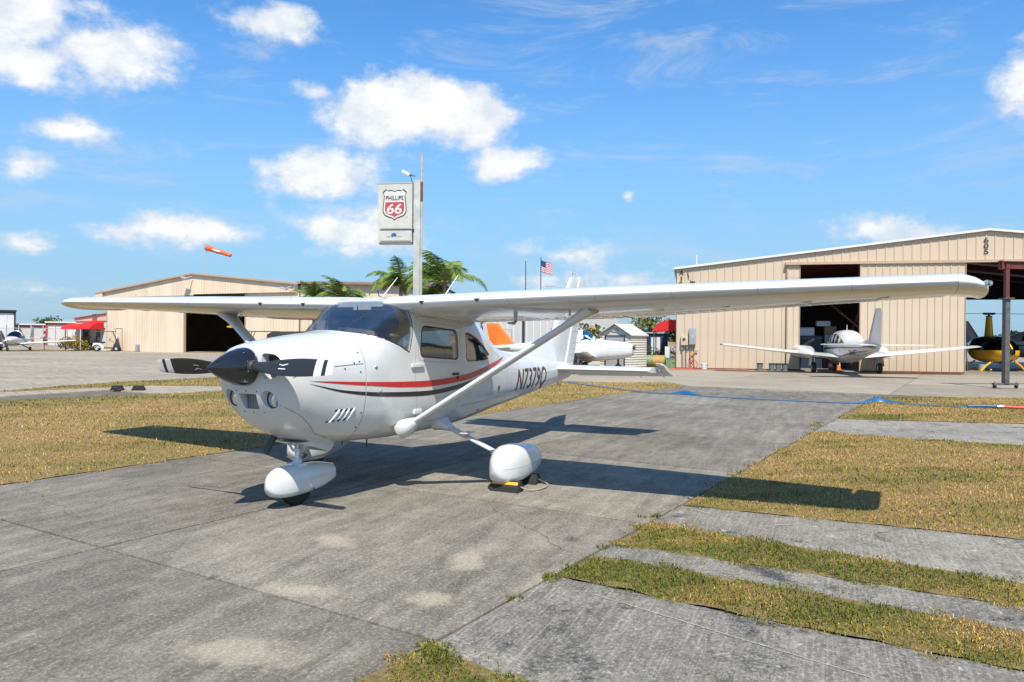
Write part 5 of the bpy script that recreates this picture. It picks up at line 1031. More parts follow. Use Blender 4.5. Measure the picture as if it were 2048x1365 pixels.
    # --- undercarriage
    def pant(name, cx, y, z0, z1, L, w, parent):
        q = MB(); rs = []; prof = [(0, .02, .40, .48), (.02, .30, .26, .66), (.07, .55, .12, .82), (.16, .80, .03, .94), (.30, .98, 0, 1), (.45, 1, 0, 1), (.60, .92, .03, .95), (.75, .84, .07, .92), (.88, .72, .15, .86), (.965, .62, .22, .81), (1, .55, .25, .78)]
        fs_ = [pchip([p[0] for p in prof], [p[k] for p in prof]) for k in (1, 2, 3)]
        for t in [0, .01, .025, .05, .08, .12]+list(np.linspace(.17, 1, 18)):
            hw = w*fs_[0](t); a = z0+(z1-z0)*fs_[1](t); b = z0+(z1-z0)*fs_[2](t); zc = a+(b-a)*.42; rs.append([V((cx-L*.45+L*t, y+hw*math.copysign(abs(math.cos(q_))**.85, math.cos(q_)), zc+((b-zc) if math.sin(q_) > 0 else (zc-a))*math.copysign(abs(math.sin(q_))**(.8 if math.sin(q_) > 0 else .5), math.sin(q_)))) for q_ in (2*math.pi*k/28 for k in range(28))])
        q.loft(rs); o = q.build(name, 'white_paint', parent, smooth=60); return o
    def wheel(cx, y, r, w, dz=0):
        q = MB(); pr = [(r*.5, -w*.42), (r*.72, -w*.5), (r*.9, -w*.45), (r*.98, -w*.28), (r, 0), (r*.98, w*.28), (r*.9, w*.45), (r*.72, w*.5), (r*.5, w*.42)]
        q.lathe(pr, 30, Matrix.Translation((cx, y, r-.008+dz)) @ Matrix.Rotation(math.pi/2, 4, 'X')); return q.build('tyre', 'rubber', A, smooth=50)
    for s in (-1, 1):
        dz = 0
        p = pant('wheel_fairing', 2.90, s*1.385, .055+dz, .455+dz, .96, .165, A)
        wheel(2.88, s*1.385, .205, .15, dz)
        leg0 = V((2.96, s*.46, .60)); leg1 = V((2.88, s*1.30, .30+dz)); q = MB(); d = (leg1-leg0).normalized(); nn = V((0, -d.z*s, d.y*s)).normalized()
        q.loft([[leg0.lerp(leg1, t)+V((.055*(1-.35*t)*math.cos(a), 0, 0))+nn*.028*(1-.25*t)*math.sin(a) for a in (2*math.pi*k/16 for k in range(16))] for t in np.linspace(0, 1, 8)]); lg = q.build('gear_leg', 'white_paint', A, smooth=60)
        q = MB(); q.loft([[leg0.lerp(leg1, t)+V((a_*math.cos(a), 0, 0))+nn*b_*math.sin(a) for a in (2*math.pi*k/20 for k in range(20))] for t, a_, b_ in ((-.06, .16, .10), (.0, .12, .075), (.07, .085, .05), (.13, .068, .038), (.135, .058, .03))]); q.build('leg_fairing', 'white_paint', lg, smooth=60)
        q = MB(); c = leg0.lerp(leg1, .42); q.box(c+V((-.02, 0, .055)), (.20, .085, .014), ch=.006); q.tube([c, c+V((-.01, 0, .055))], .012, 8); q.build('boarding_step', 'white_paint', lg)
        # fairing seam and inspection hatch
        q = MB()
        for k in range(2): pass
        y_ = s*(1.385+.165); 
        q.box((2.93, y_-s*.012, .20+dz), (.12, .004, .10), ch=.001); q.build('hatch', 'white_paint', p)
        q = MB(); q.box((2.95, y_-s*.008, .19+dz), (.012, .006, .03), ch=.001); q.build('hatch_latch', 'dark_metal', p)
        q = MB(); prf = pchip([0, .02, .07, .16, .30, .45, .60, .75, .88, .965, 1], [.02, .30, .55, .80, .98, 1, .92, .84, .72, .62, .55]); q.tube([(2.90-.96*.45+.96*t, s*(1.385+.165*prf(t)*.985), .055+.40*.44) for t in np.linspace(.06, .97, 24)], .003, 5); q.build('fairing_seam', 'seam_grey', p)
    # nose gear
    np_ = pant('nose_wheel_fairing', 1.13, 0, .09, .385, .85, .135, A); wheel(1.12, 0, .175, .125)
    q = MB(); q.box((1.21, -.137, .14), (.012, .006, .03), ch=.001); q.build('hatch_latch', 'dark_metal', np_)
    q = MB(); q.tube([(1.17, 0, .66), (1.145, 0, .50)], .036, 16); so_ = q.build('nose_strut', 'steel', A, smooth=50)
    q = MB(); q.tube([(1.145, 0, .51), (1.13, 0, .38)], .026, 16); q.build('oleo', 'alu', so_, smooth=50)
    q = MB(); q.tube([(1.148, 0, .515), (1.143, 0, .485)], .05, 16); q.tube([(1.136, 0, .43), (1.13, 0, .36)], .042, 16); q.box((1.13, 0, .37), (.10, .17, .03), ch=.01); q.build('strut_collar', 'white_matte', so_, smooth=50)
    q = MB(); q.beam((1.16, .0, .50), (1.27, 0, .445), .05, .012); q.beam((1.27, 0, .445), (1.15, 0, .385), .05, .012); q.build('torque_link', 'steel', so_)
    q = MB(); q.tube([(1.10, -.12, .62), (1.13, -.05, .50)], .012, 8); q.tube([(1.10, .12, .62), (1.13, .05, .50)], .012, 8); q.build('steering_rod', 'steel', so_)
    q = MB(); q.prism([(.98, .60), (1.46, .60), (1.46, .52), (1.40, .47), (1.22, .53)], -.16, .16); cf = q.build('cowl_flap', 'white_paint', cow, smooth=0)
    q = MB(); q.tube([(.98, .13, .66), (.93, .14, .58), (.88, .15, .50)], .032, 16); q.build('exhaust_pipe', 'dark_metal', A, smooth=50)
    q = MB(); q.tube([(2.02, -.12, .53), (2.02, -.12, .43)], .008, 8); q.build('fuel_drain', 'dark_plastic', fus); q = MB(); q.tube([(1.66, -.1, .55), (1.66, -.1, .50)], .006, 8); q.build('drain_tube', 'dark_metal', fus)
    # --- roof antennas
    for (x, y, h) in ((2.95, .40, .24), (3.05, -.40, .25)):
        q = MB(); q.tube([(x, y, 2.0), (x+.02, y, 2.06), (x+.30, y, 2.06+h)], [.022, .010, .005], 8, sy=.6); q.build('whip_antenna', 'white_paint', fus)
    # --- cabin
    q = MB(); rows = []
    for t in np.linspace(0, 1, 8):
        x = 1.60+.40*t; zt = 1.50+.10*math.sin(math.pi*min(1, .35+.65*t))-.10*max(0, t-.75)*4; rows.append([V((x, -.50+1.0*k/16, zt-.20*abs(-1+2*k/16)**3.2-.02)) for k in range(17)])
    q.grid(rows); q.add([rows[-1][0]+V((.02, 0, 0)), rows[-1][-1]+V((.02, 0, 0)), V((2.04, .5, 1.05)), V((2.04, -.5, 1.05))], [(0, 1, 2, 3)]); q.build('glareshield', 'dark_plastic', A, smooth=60)
    q = MB(); q.box((2.75, 0, .69), (2.2, .84, .03)); q.build('cabin_floor', 'grey_seat', A)
    for y in (-.26, .26):
        for x, hr in ((2.62, 1), (3.50, 0)):
            q = MB(); q.box((x, y, .90), (.46, .44, .13), ch=.04); seat = q.build('seat', 'grey_seat', A)
            q = MB(); q.box((x+.28, y, 1.18), (.11, .43, .52), Matrix.Rotation(.16, 3, 'Y'), ch=.045); q.build('seat_back', 'grey_seat', seat)
            if hr: q = MB(); q.box((x+.35, y, 1.51), (.09, .26, .15), Matrix.Rotation(.1, 3, 'Y'), ch=.04); q.tube([(x+.34, y-.06, 1.40), (x+.35, y-.06, 1.50)], .007, 6); q.tube([(x+.34, y+.06, 1.40), (x+.35, y+.06, 1.50)], .007, 6); q.build('headrest', 'grey_seat', seat)
        q = MB(); q.tube([(2.05, y, 1.28), (2.20, y, 1.27)], .014, 8); q.tube([(2.20, y-.12, 1.36), (2.20, y-.13, 1.27), (2.20, y-.06, 1.23), (2.20, y+.06, 1.23), (2.20, y+.13, 1.27), (2.20, y+.12, 1.36)], .014, 8); q.build('control_yoke', 'dark_plastic', A)
    q = MB(); q.box((2.02, 0, 1.76), (.03, .10, .05), ch=.01); q.tube([(2.0, 0, 1.90), (2.02, 0, 1.78)], .006, 6); q.build('compass', 'dark_plastic', A)
    for y in (-.3, .3): q = MB(); q.box((2.12, y, 1.86), (.02, .36, .13), Matrix.Rotation(-.9, 3, 'Y'), ch=.008); q.build('sun_visor', 'grey_light', A)
    return A
PLANE = airplane()
# ================================================================ OTHER AIRCRAFT
def wheel_mb(r, w, M): return MB().lathe([(r*.5, -w*.4), (r*.8, -w*.5), (r*.97, -w*.3), (r, 0), (r*.97, w*.3), (r*.8, w*.5), (r*.5, w*.4)], 20, M)
RX90 = Matrix.Rotation(math.pi/2, 4, 'X')
def add_wheel(parent, x, y, r, w, name='wheel'):
    o = wheel_mb(r, w, Matrix.Translation((x, y, r)) @ RX90).build(name, 'rubber', parent, smooth=50); q = MB(); q.lathe([(r*.5, -w*.46), (r*.5, w*.46)], 14, Matrix.Translation((x, y, r)) @ RX90); q.build('hub', 'grey_light', o); return o
def side_panes(B, polys, parent, m_='glass_dark', sides=(-1, 1)):
    for s in sides:
        for poly in polys:
            q = MB(); n = len(poly); cx = sum(p[0] for p in poly)/n; cz = sum(p[1] for p in poly)/n; vs = [(cx, cz, 0)]; fs = []; K = 4
            for k in range(1, K+1): vs += [(cx+(x-cx)*k/K, cz+(z-cz)*k/K, 0) for x, z in poly]
            for i in range(n): fs.append((0, 1+i, 1+(i+1) % n))
            for k in range(K-1): fs += [(1+k*n+i, 1+(k+1)*n+i, 1+(k+1)*n+(i+1) % n, 1+k*n+(i+1) % n) for i in range(n)]
            q.v = vs; q.f = fs; surf_poly(B, q, s, .004).build('window', m_, parent, smooth=60)
def fus_build(B, parent, m_, n=32, k=30, name='fuselage', x0=None, x1=None):
    x0 = B.x0 if x0 is None else x0; x1 = B.x1 if x1 is None else x1
    q = MB(); q.loft([B.ring(x0+(x1-x0)*(t**1.15 if x0 == B.x0 else t), n) for t in np.linspace(0, 1, k)]); return q.build(name, m_, parent, smooth=60)
def surface(parent, name, m_, secs, vert=False, t=.10):
    """lifting surface from (span, x_le, chord, height) stations"""
    q = MB(); rs = []
    for sp, x, c, h in secs:
        f = foil(0, 0, 0, c, t, 0, 0, 1, 9, cam=0 if vert else .015); rs.append([V((x+p.x, p.z, sp)) for p in f] if vert else [V((x+p.x, sp, h+p.z)) for p in f])
    q.loft(rs); return q.build(name, m_, parent, smooth=40)
def prop(parent, c, r, n, a0, name='propeller_blade', m_='dark_metal', R=None):
    for k in range(n):
        a = a0+2*math.pi*k/n; q = MB(); rs = []
        for t in np.linspace(.06, 1, 8):
            w = .05+.075*math.sin(math.pi*min(1, t*.9+.08)); p = V(c)+V((0, math.cos(a), math.sin(a)))*r*t; e1 = V((0, -math.sin(a), math.cos(a))); tw = .7-.4*t
            rs.append([p+e1*w*math.cos(u)*math.cos(tw)+V((1, 0, 0))*(w*math.cos(u)*math.sin(tw)+.012*math.sin(u)) for u in (2*math.pi*j/10 for j in range(10))])
        q.loft(rs); q.build(name, m_, parent, smooth=50)
def twin():
    fwd = V((.953, .303, 0)); mid = V((34.55, -2.88, 0)); o = mid+fwd*3.35
    A = empty('twin_airplane', o, math.atan2(-fwd.y, -fwd.x), 'white twin-engine airplane seen from behind with its nose in the hangar doorway', 'airplane')
    mat('silver_paint', (.48, .49, .50), .25, metal=.6, var=.15, vscale=3)
    B = Body([(0, .95, .04, 1.0, .9, 2, 2), (.25, .97, .28, 1.2, .72, 2.2, 2.2), (.9, 1.02, .46, 1.42, .58, 2.4, 2.4), (1.7, 1.06, .55, 1.55, .52, 2.5, 2.6), (2.2, 1.10, .60, 1.86, .50, 2.6, 2.8), (2.7, 1.12, .62, 2.03, .50, 2.7, 2.8), (3.6, 1.12, .61, 2.05, .52, 2.7, 2.8), (4.4, 1.12, .55, 1.86, .58, 2.5, 2.6), (5.0, 1.12, .46, 1.62, .68, 2.3, 2.4), (6.0, 1.14, .33, 1.46, .82, 2.2, 2.2), (7.4, 1.18, .17, 1.36, 1.02, 2, 2), (8.3, 1.22, .04, 1.28, 1.16, 2, 2)])
    f = fus_build(B, A, 'white_paint', 36, 40)
    side_panes(B, [[(2.3, 1.42), (2.75, 1.86), (2.95, 1.86), (2.95, 1.42)], [(3.05, 1.42), (3.05, 1.86), (3.55, 1.86), (3.55, 1.42)], [(3.65, 1.42), (3.65, 1.84), (4.05, 1.72), (4.10, 1.42)], [(4.2, 1.42), (4.18, 1.68), (4.55, 1.52), (4.7, 1.42)]], f, 'glass_tan')
    ws = MB(); P = []
    for x in np.linspace(1.95, 2.5, 6): P.append([(x, .8*B.sec(x)[1]*t, B.top(x, .8*B.sec(x)[1]*t)+.004) for t in np.linspace(-1, 1, 9)])
    ws.grid(P); ws.build('windshield', 'glass_dark', f, smooth=60)
    mat('blue_stripe', (.03, .05, .12), .3)
    for s in (-1, 1):
        band(B, lambda x: 1.18+.03*(x-4), lambda x: 1.25+.02*(x-4), 1.0, 8.0, 24, s, .004).build('blue_stripe', 'blue_stripe', f, smooth=60); band(B, lambda x: B.sec(x)[3]+.1, lambda x: 1.16+.03*(x-4), 4.2, 8.0, 24, s, .003).build('silver_panel', 'silver_paint', f, smooth=60)
        t = fit(text_mesh('2640Z', 1, .01), .85, .26); t.v = [(5.75+p[0]*(1 if s < 0 else -1), 1.02+p[1], 0) for p in t.v]; surf_poly(B, t, s, .006).build('registration', 'letter_dark', f, smooth=60)
        w = surface(A, 'wing', 'white_paint', [(s*.3, 2.25, 2.15, .74), (s*1.9, 2.42, 1.80, .90), (s*3.6, 2.66, 1.40, 1.08), (s*5.5, 2.92, .98, 1.29), (s*5.70, 3.05, .72, 1.31)], t=.13)
        q = MB(); q.ball((3.05, s*5.74, 1.315), (.10, .04, .04), 8, 6); q.build('navigation_light', 'dark_metal', w)
        n_ = Body([(.78, 1.02, .10, 1.14, .90, 2, 2), (.95, 1.02, .34, 1.22, .80, 3, 3), (1.3, 1.02, .43, 1.30, .72, 3.2, 3), (2.2, 1.02, .44, 1.30, .68, 3, 3), (3.0, .98, .34, 1.20, .70, 2.5, 2.5), (3.9, .94, .10, 1.02, .82, 2, 2)])
        q = MB(); q.loft([[p+V((0, s*1.68, 0)) for p in n_.ring(x, 24)] for x in (.78, .83, .88, .95, 1.1, 1.3, 1.8, 2.2, 2.6, 3.0, 3.4, 3.7, 3.9)]); nc = q.build('nacelle', 'white_paint', A, smooth=60)
        q = MB(); q.lathe([(.002, -.33), (.06, -.25), (.11, -.12), (.13, 0)], 18, Matrix.Translation((.80, s*1.68, 1.02)) @ Matrix.Rotation(math.pi/2, 4, 'Y')); q.build('spinner', 'white_paint', nc, smooth=50)
        prop(nc, (.70, s*1.68, 1.02), 1.0, 3, .62 if s > 0 else .62)
        q = MB(); q.box((2.35, s*1.52, 1.295), (.34, .12, .03), ch=.01); q.build('cowl_vent', 'dark_plastic', nc)
        add_wheel(A, 3.35, s*1.47, .26, .19); q = MB(); q.tube([(3.3, s*1.45, .80), (3.35, s*1.40, .28)], .045, 10); q.build('gear_leg', 'steel', A); q = MB(); q.box((3.3, s*1.62, .55), (.42, .025, .40), Matrix.Rotation(s*.12, 3, 'X')); q.build('gear_door', 'white_paint', A)
        surface(A, 'stabilizer', 'white_paint', [(s*.1, 7.15, 1.20, 1.36), (s*2.05, 7.55, .74, 1.38), (s*2.15, 7.65, .58, 1.38)], t=.08)
    surface(A, 'fin', 'white_paint', [(1.25, 6.45, 2.0, 0), (1.9, 7.05, 1.45, 0), (2.75, 7.62, .90, 0), (2.90, 7.76, .66, 0)], True, .09)
    q = MB(); q.loft([[V((5.4+2.0*t, sg*(.01+.04*t), 1.42+.30*t*z)) for sg, z in ((-1, 0), (-.4, .8), (0, 1), (.4, .8), (1, 0))] for t in np.linspace(0, 1, 6)]); q.build('dorsal_fin', 'white_paint', A, smooth=60)
    add_wheel(A, 1.15, 0, .20, .15); q = MB(); q.tube([(1.2, 0, .75), (1.15, .0, .22)], .04, 10); q.build('gear_leg', 'steel', A); q = MB(); q.box((1.3, .13, .45), (.5, .02, .28)); q.build('gear_door', 'white_paint', A)
    q = MB(); q.tube([(3.4, 0, 2.03), (3.42, 0, 2.3)], [.02, .01], 6); q.build('antenna', 'white_paint', A); q = MB(); q.tube([(4.2, 0, .58), (4.25, 0, .48)], [.02, .012], 6); q.build('belly_antenna', 'white_paint', A)
glass('glass_tan', (.55, .46, .36), 1.0)
twin()
def piper():
    nose = V((30.49, 6.25, 0)); tail = V((28.57, 13.26, 0)); d = (tail-nose).normalized(); A = empty('small_airplane', nose, math.atan2(d.y, d.x), 'white low-wing airplane with an orange tail fin and no propeller by the garden shed', 'airplane')
    B = Body([(0, 1.02, .16, 1.22, .86, 2.2, 2.2), (.05, 1.02, .32, 1.30, .74, 2.4, 2.4), (.35, 1.02, .44, 1.38, .62, 2.5, 2.5), (1.2, 1.04, .53, 1.47, .50, 2.6, 2.7), (1.75, 1.06, .56, 1.54, .46, 2.7, 2.8), (2.1, 1.08, .57, 1.82, .45, 2.8, 2.8), (2.5, 1.1, .57, 1.97, .45, 2.9, 2.8), (3.4, 1.1, .55, 1.96, .48, 2.8, 2.8), (4.0, 1.1, .47, 1.72, .55, 2.4, 2.5), (4.7, 1.08, .36, 1.42, .66, 2.2, 2.3), (6.0, 1.06, .20, 1.24, .84, 2, 2), (7.0, 1.06, .06, 1.16, .96, 2, 2)])
    f = fus_build(B, A, 'white_paint', 36, 40); glass('glass_blue', (.10, .30, .48), 1.3)
    side_panes(B, [[(2.72, 1.42), (2.60, 1.82), (3.15, 1.84), (3.30, 1.42)], [(3.42, 1.42), (3.32, 1.80), (3.62, 1.74), (3.85, 1.42)]], f)
    q = MB(); P = []
    for x in np.linspace(1.80, 2.44, 8): P.append([(x, .97*B.sec(x)[1]*t*(1-.10*(x-1.8)), B.top(x, .97*B.sec(x)[1]*t*(1-.10*(x-1.8)))+.004) for t in np.linspace(-1, 1, 15)])
    q.grid(P); q.build('windshield', 'glass_blue', f, smooth=60)
    side_panes(B, [[(1.86, 1.44), (2.42, 1.80), (2.56, 1.44)]], f, 'glass_blue')
    for s in (-1, 1):
        surface(A, 'wing', 'white_paint', [(s*.4, 1.75, 1.75, .62), (s*4.4, 1.80, 1.60, .98), (s*4.6, 1.95, 1.3, 1.0)], t=.13); surface(A, 'stabilizer', 'white_paint', [(s*.05, 6.05, .75, 1.08), (s*1.5, 6.1, .70, 1.08)], t=.08)
        q = MB(); q.box((.02, s*.24, 1.13), (.05, .16, .17), ch=.03); q.build('inlet_shade', 'black_lid', f); q = MB(); q.ball((2.66, s*.58, 1.36), .025, 8, 6); q.build('door_latch', 'dark_metal', f); add_wheel(A, 2.55, s*1.5, .18, .14); q = MB(); q.tube([(2.5, s*1.5, .6), (2.55, s*1.5, .2)], .05, 10); q.build('gear_leg', 'white_paint', A)  # black nose blocks paint the shade of the inlet holes
        seam(B, [(.02, 1.08), (.35, 1.09), (1.2, 1.10)], .008, s, .003).build('cowl_seam', 'seam_grey', f, smooth=0); seam(B, [(1.2, .6), (1.2, 1.4)], .008, s, .003).build('cowl_seam', 'seam_grey', f, smooth=0)
    q = MB(); q.lathe([(.13, 0), (.13, .05), (.09, .06), (.09, .0)], 18, Matrix.Translation((-.01, 0, 1.13)) @ Matrix.Rotation(-math.pi/2, 4, 'Y')); q.build('crankshaft_ring', 'dark_metal', f); q = MB(); q.box((.06, 0, .80), (.08, .22, .10), ch=.02); q.build('lower_inlet', 'dark_plastic', f)
    o = surface(A, 'fin', 'orange', [(1.12, 5.75, 1.35, 0), (1.6, 6.12, 1.10, 0), (2.22, 6.62, .72, 0), (2.27, 6.70, .58, 0)], True, .09)
    q = MB()
    for i in range(9):
        z = 1.22+i*.105; q.tube([(5.95+(z-1.12)*.78, -.055, z), (7.0+(z-1.12)*.25, -.03, z)], .006, 4); q.tube([(5.95+(z-1.12)*.78, .055, z), (7.0+(z-1.12)*.25, .03, z)], .006, 4)
    tag(q.build('skin_rib', 'orange', o), kind='stuff')
    add_wheel(A, .75, 0, .17, .13); q = MB(); q.tube([(.75, 0, .62), (.75, 0, .2)], .05, 10); q.build('gear_leg', 'dark_metal', A); q = MB(); q.tube([(2.45, 0, 1.96), (3.1, 0, 2.35)], .008, 5); q.build('antenna', 'white_paint', A)
piper()
def trainer():
    A = empty('low_wing_airplane', (32.75, 62.9, 0), .73, 'small white low-wing airplane with dark canopy at the far left', 'airplane')
    B = Body([(0, .88, .10, .98, .78, 2, 2), (.15, .90, .28, 1.10, .66, 2.2, 2.2), (.8, .92, .46, 1.22, .52, 2.4, 2.5), (1.5, .95, .55, 1.30, .46, 2.5, 2.6), (2.2, .97, .56, 1.30, .46, 2.5, 2.6), (3.4, 1.0, .48, 1.24, .54, 2.3, 2.4), (5.0, 1.0, .22, 1.12, .80, 2, 2), (6.4, 1.02, .08, 1.10, .94, 2, 2)]); f = fus_build(B, A, 'white_paint', 28, 26)
    C_ = Body([(1.35, 1.1, .34, 1.2, 1.0, 2.2, 2), (1.7, 1.1, .50, 1.55, 1.0, 2.3, 2), (2.3, 1.1, .54, 1.76, 1.0, 2.4, 2), (3.0, 1.1, .50, 1.68, 1.0, 2.3, 2), (3.8, 1.1, .30, 1.24, 1.0, 2, 2)]); cn = fus_build(C_, A, 'glass_dark', 28, 16, 'canopy')
    q = MB(); q.tube([C_.ring(2.35, 28, -.012)[k] for k in list(range(21, 28))+list(range(0, 8))], .035, 6); q.build('canopy_frame', 'white_paint', cn)
    for s in (-1, 1):
        surface(A, 'wing', 'white_paint', [(s*.4, 1.65, 1.40, .62), (s*2.5, 1.68, 1.25, .76), (s*4.8, 1.75, .95, .95), (s*4.95, 1.85, .7, .97)], t=.13); surface(A, 'stabilizer', 'white_paint', [(s*.05, 5.75, .75, 1.10), (s*1.5, 5.85, .6, 1.10)], t=.08); add_wheel(A, 2.35, s*1.15, .19, .14); q = MB(); q.tube([(2.3, s*.5, .55), (2.35, s*1.1, .22)], .04, 8); q.build('gear_leg', 'dark_metal', A)
        q = MB(); q.box((.08, s*.20, .90), (.06, .14, .10), ch=.03); q.build('inlet_shade', 'black_lid', f)  # black block in place of an open inlet, shade put into its colour
    surface(A, 'fin', 'white_paint', [(1.05, 5.4, 1.3, 0), (1.5, 5.75, .95, 0), (2.2, 6.15, .6, 0)], True, .09); add_wheel(A, .55, 0, .18, .13); q = MB(); q.tube([(.6, 0, .6), (.55, 0, .2)], .045, 8); q.build('gear_leg', 'dark_metal', A)
    q = MB(); q.lathe([(.002, -.25), (.06, -.18), (.10, -.05), (.11, 0)], 16, Matrix.Translation((.02, 0, .90)) @ Matrix.Rotation(math.pi/2, 4, 'Y')); q.build('spinner', 'white_paint', f); prop(f, (-.06, 0, .90), .85, 2, 1.25)
trainer()
def stored_planes():
    A = empty('stored_airplane', hp(24.6, 9.2), HRZ+math.pi*.93, 'white airplane with black stripes parked deep inside the open hangar', 'airplane')
    B = Body([(0, 1.15, .12, 1.3, 1.0, 2, 2), (.3, 1.15, .40, 1.5, .8, 2.4, 2.4), (1.6, 1.2, .62, 1.75, .6, 2.6, 2.6), (2.4, 1.25, .68, 2.25, .58, 2.7, 2.7), (4.2, 1.25, .68, 2.28, .58, 2.7, 2.7), (5.6, 1.25, .5, 1.85, .75, 2.4, 2.4), (8.0, 1.3, .12, 1.5, 1.1, 2, 2)]); f = fus_build(B, A, 'white_paint', 28, 24)
    side_panes(B, [[(2.1, 1.6), (2.5, 2.05), (3.0, 2.08), (3.0, 1.6)], [(3.15, 1.6), (3.15, 2.08), (4.0, 2.08), (4.0, 1.6)], [(4.15, 1.6), (4.15, 2.05), (4.8, 1.9), (4.9, 1.6)]], f)
    for s in (-1, 1):
        band(B, lambda x: 1.28, lambda x: 1.40, .4, 7.5, 20, s, .004).build('black_stripe', 'stripe_black', f, smooth=60); surface(A, 'wing', 'white_paint', [(s*.4, 2.3, 1.8, .7), (s*5.2, 2.6, 1.1, 1.1)], t=.13); surface(A, 'stabilizer', 'white_paint', [(s*.05, 7.2, .8, 1.3), (s*1.8, 7.4, .6, 1.3)], t=.08); add_wheel(A, 3.1, s*1.4, .25, .17); q = MB(); q.tube([(3.1, s*1.4, .75), (3.1, s*1.4, .25)], .05, 8); q.build('gear_leg', 'dark_metal', A)
    add_wheel(A, .8, 0, .2, .15); q = MB(); q.tube([(.8, 0, .8), (.8, 0, .2)], .05, 8); q.build('gear_leg', 'dark_metal', A); surface(A, 'fin', 'white_paint', [(1.4, 6.7, 1.4, 0), (2.8, 7.5, .8, 0)], True, .09)
    # yellow airplane in the left hangar: wing and tail show in its doorway
    A = empty('yellow_airplane', lp(16.2, 4.6), LRZ+.25, 'yellow airplane parked inside the dark doorway of the left hangar', 'airplane'); mat('dull_yellow', (.60, .40, .02), .5)
    B = Body([(-3.2, 1.3, .1, 1.45, 1.15, 2, 2), (-2.6, 1.25, .4, 1.6, .85, 2.3, 2.3), (-1, 1.3, .5, 1.9, .75, 2.5, 2.5), (1, 1.25, .4, 1.6, .85, 2.3, 2.3), (3.4, 1.2, .08, 1.3, 1.1, 2, 2)]); f = fus_build(B, A, 'dull_yellow', 20, 20)
    for s in (-1, 1): surface(A, 'wing', 'dull_yellow', [(s*.2, -2.0, 1.5, 2.0), (s*5, -1.9, 1.4, 2.25)], t=.12); surface(A, 'stabilizer', 'dull_yellow', [(s*.05, 2.6, .8, 1.25), (s*1.5, 2.8, .5, 1.25)], t=.08); add_wheel(A, -1.6, s*.9, .3, .2); q = MB(); q.tube([(-1.5, s*.35, .9), (-1.6, s*.9, .3)], .05, 8); q.build('gear_leg', 'dark_metal', A)
    surface(A, 'rudder', 'dull_yellow', [(1.2, 2.6, 1.1, 0), (2.1, 2.9, .9, 0), (2.4, 3.1, .6, 0)], True, .09)
    q = MB(); q.box((1.4, -2.6, 1.05), (1.5, .6, 1.1), ch=.05); q.build('yellow_crate', 'dull_yellow', A)
stored_planes()
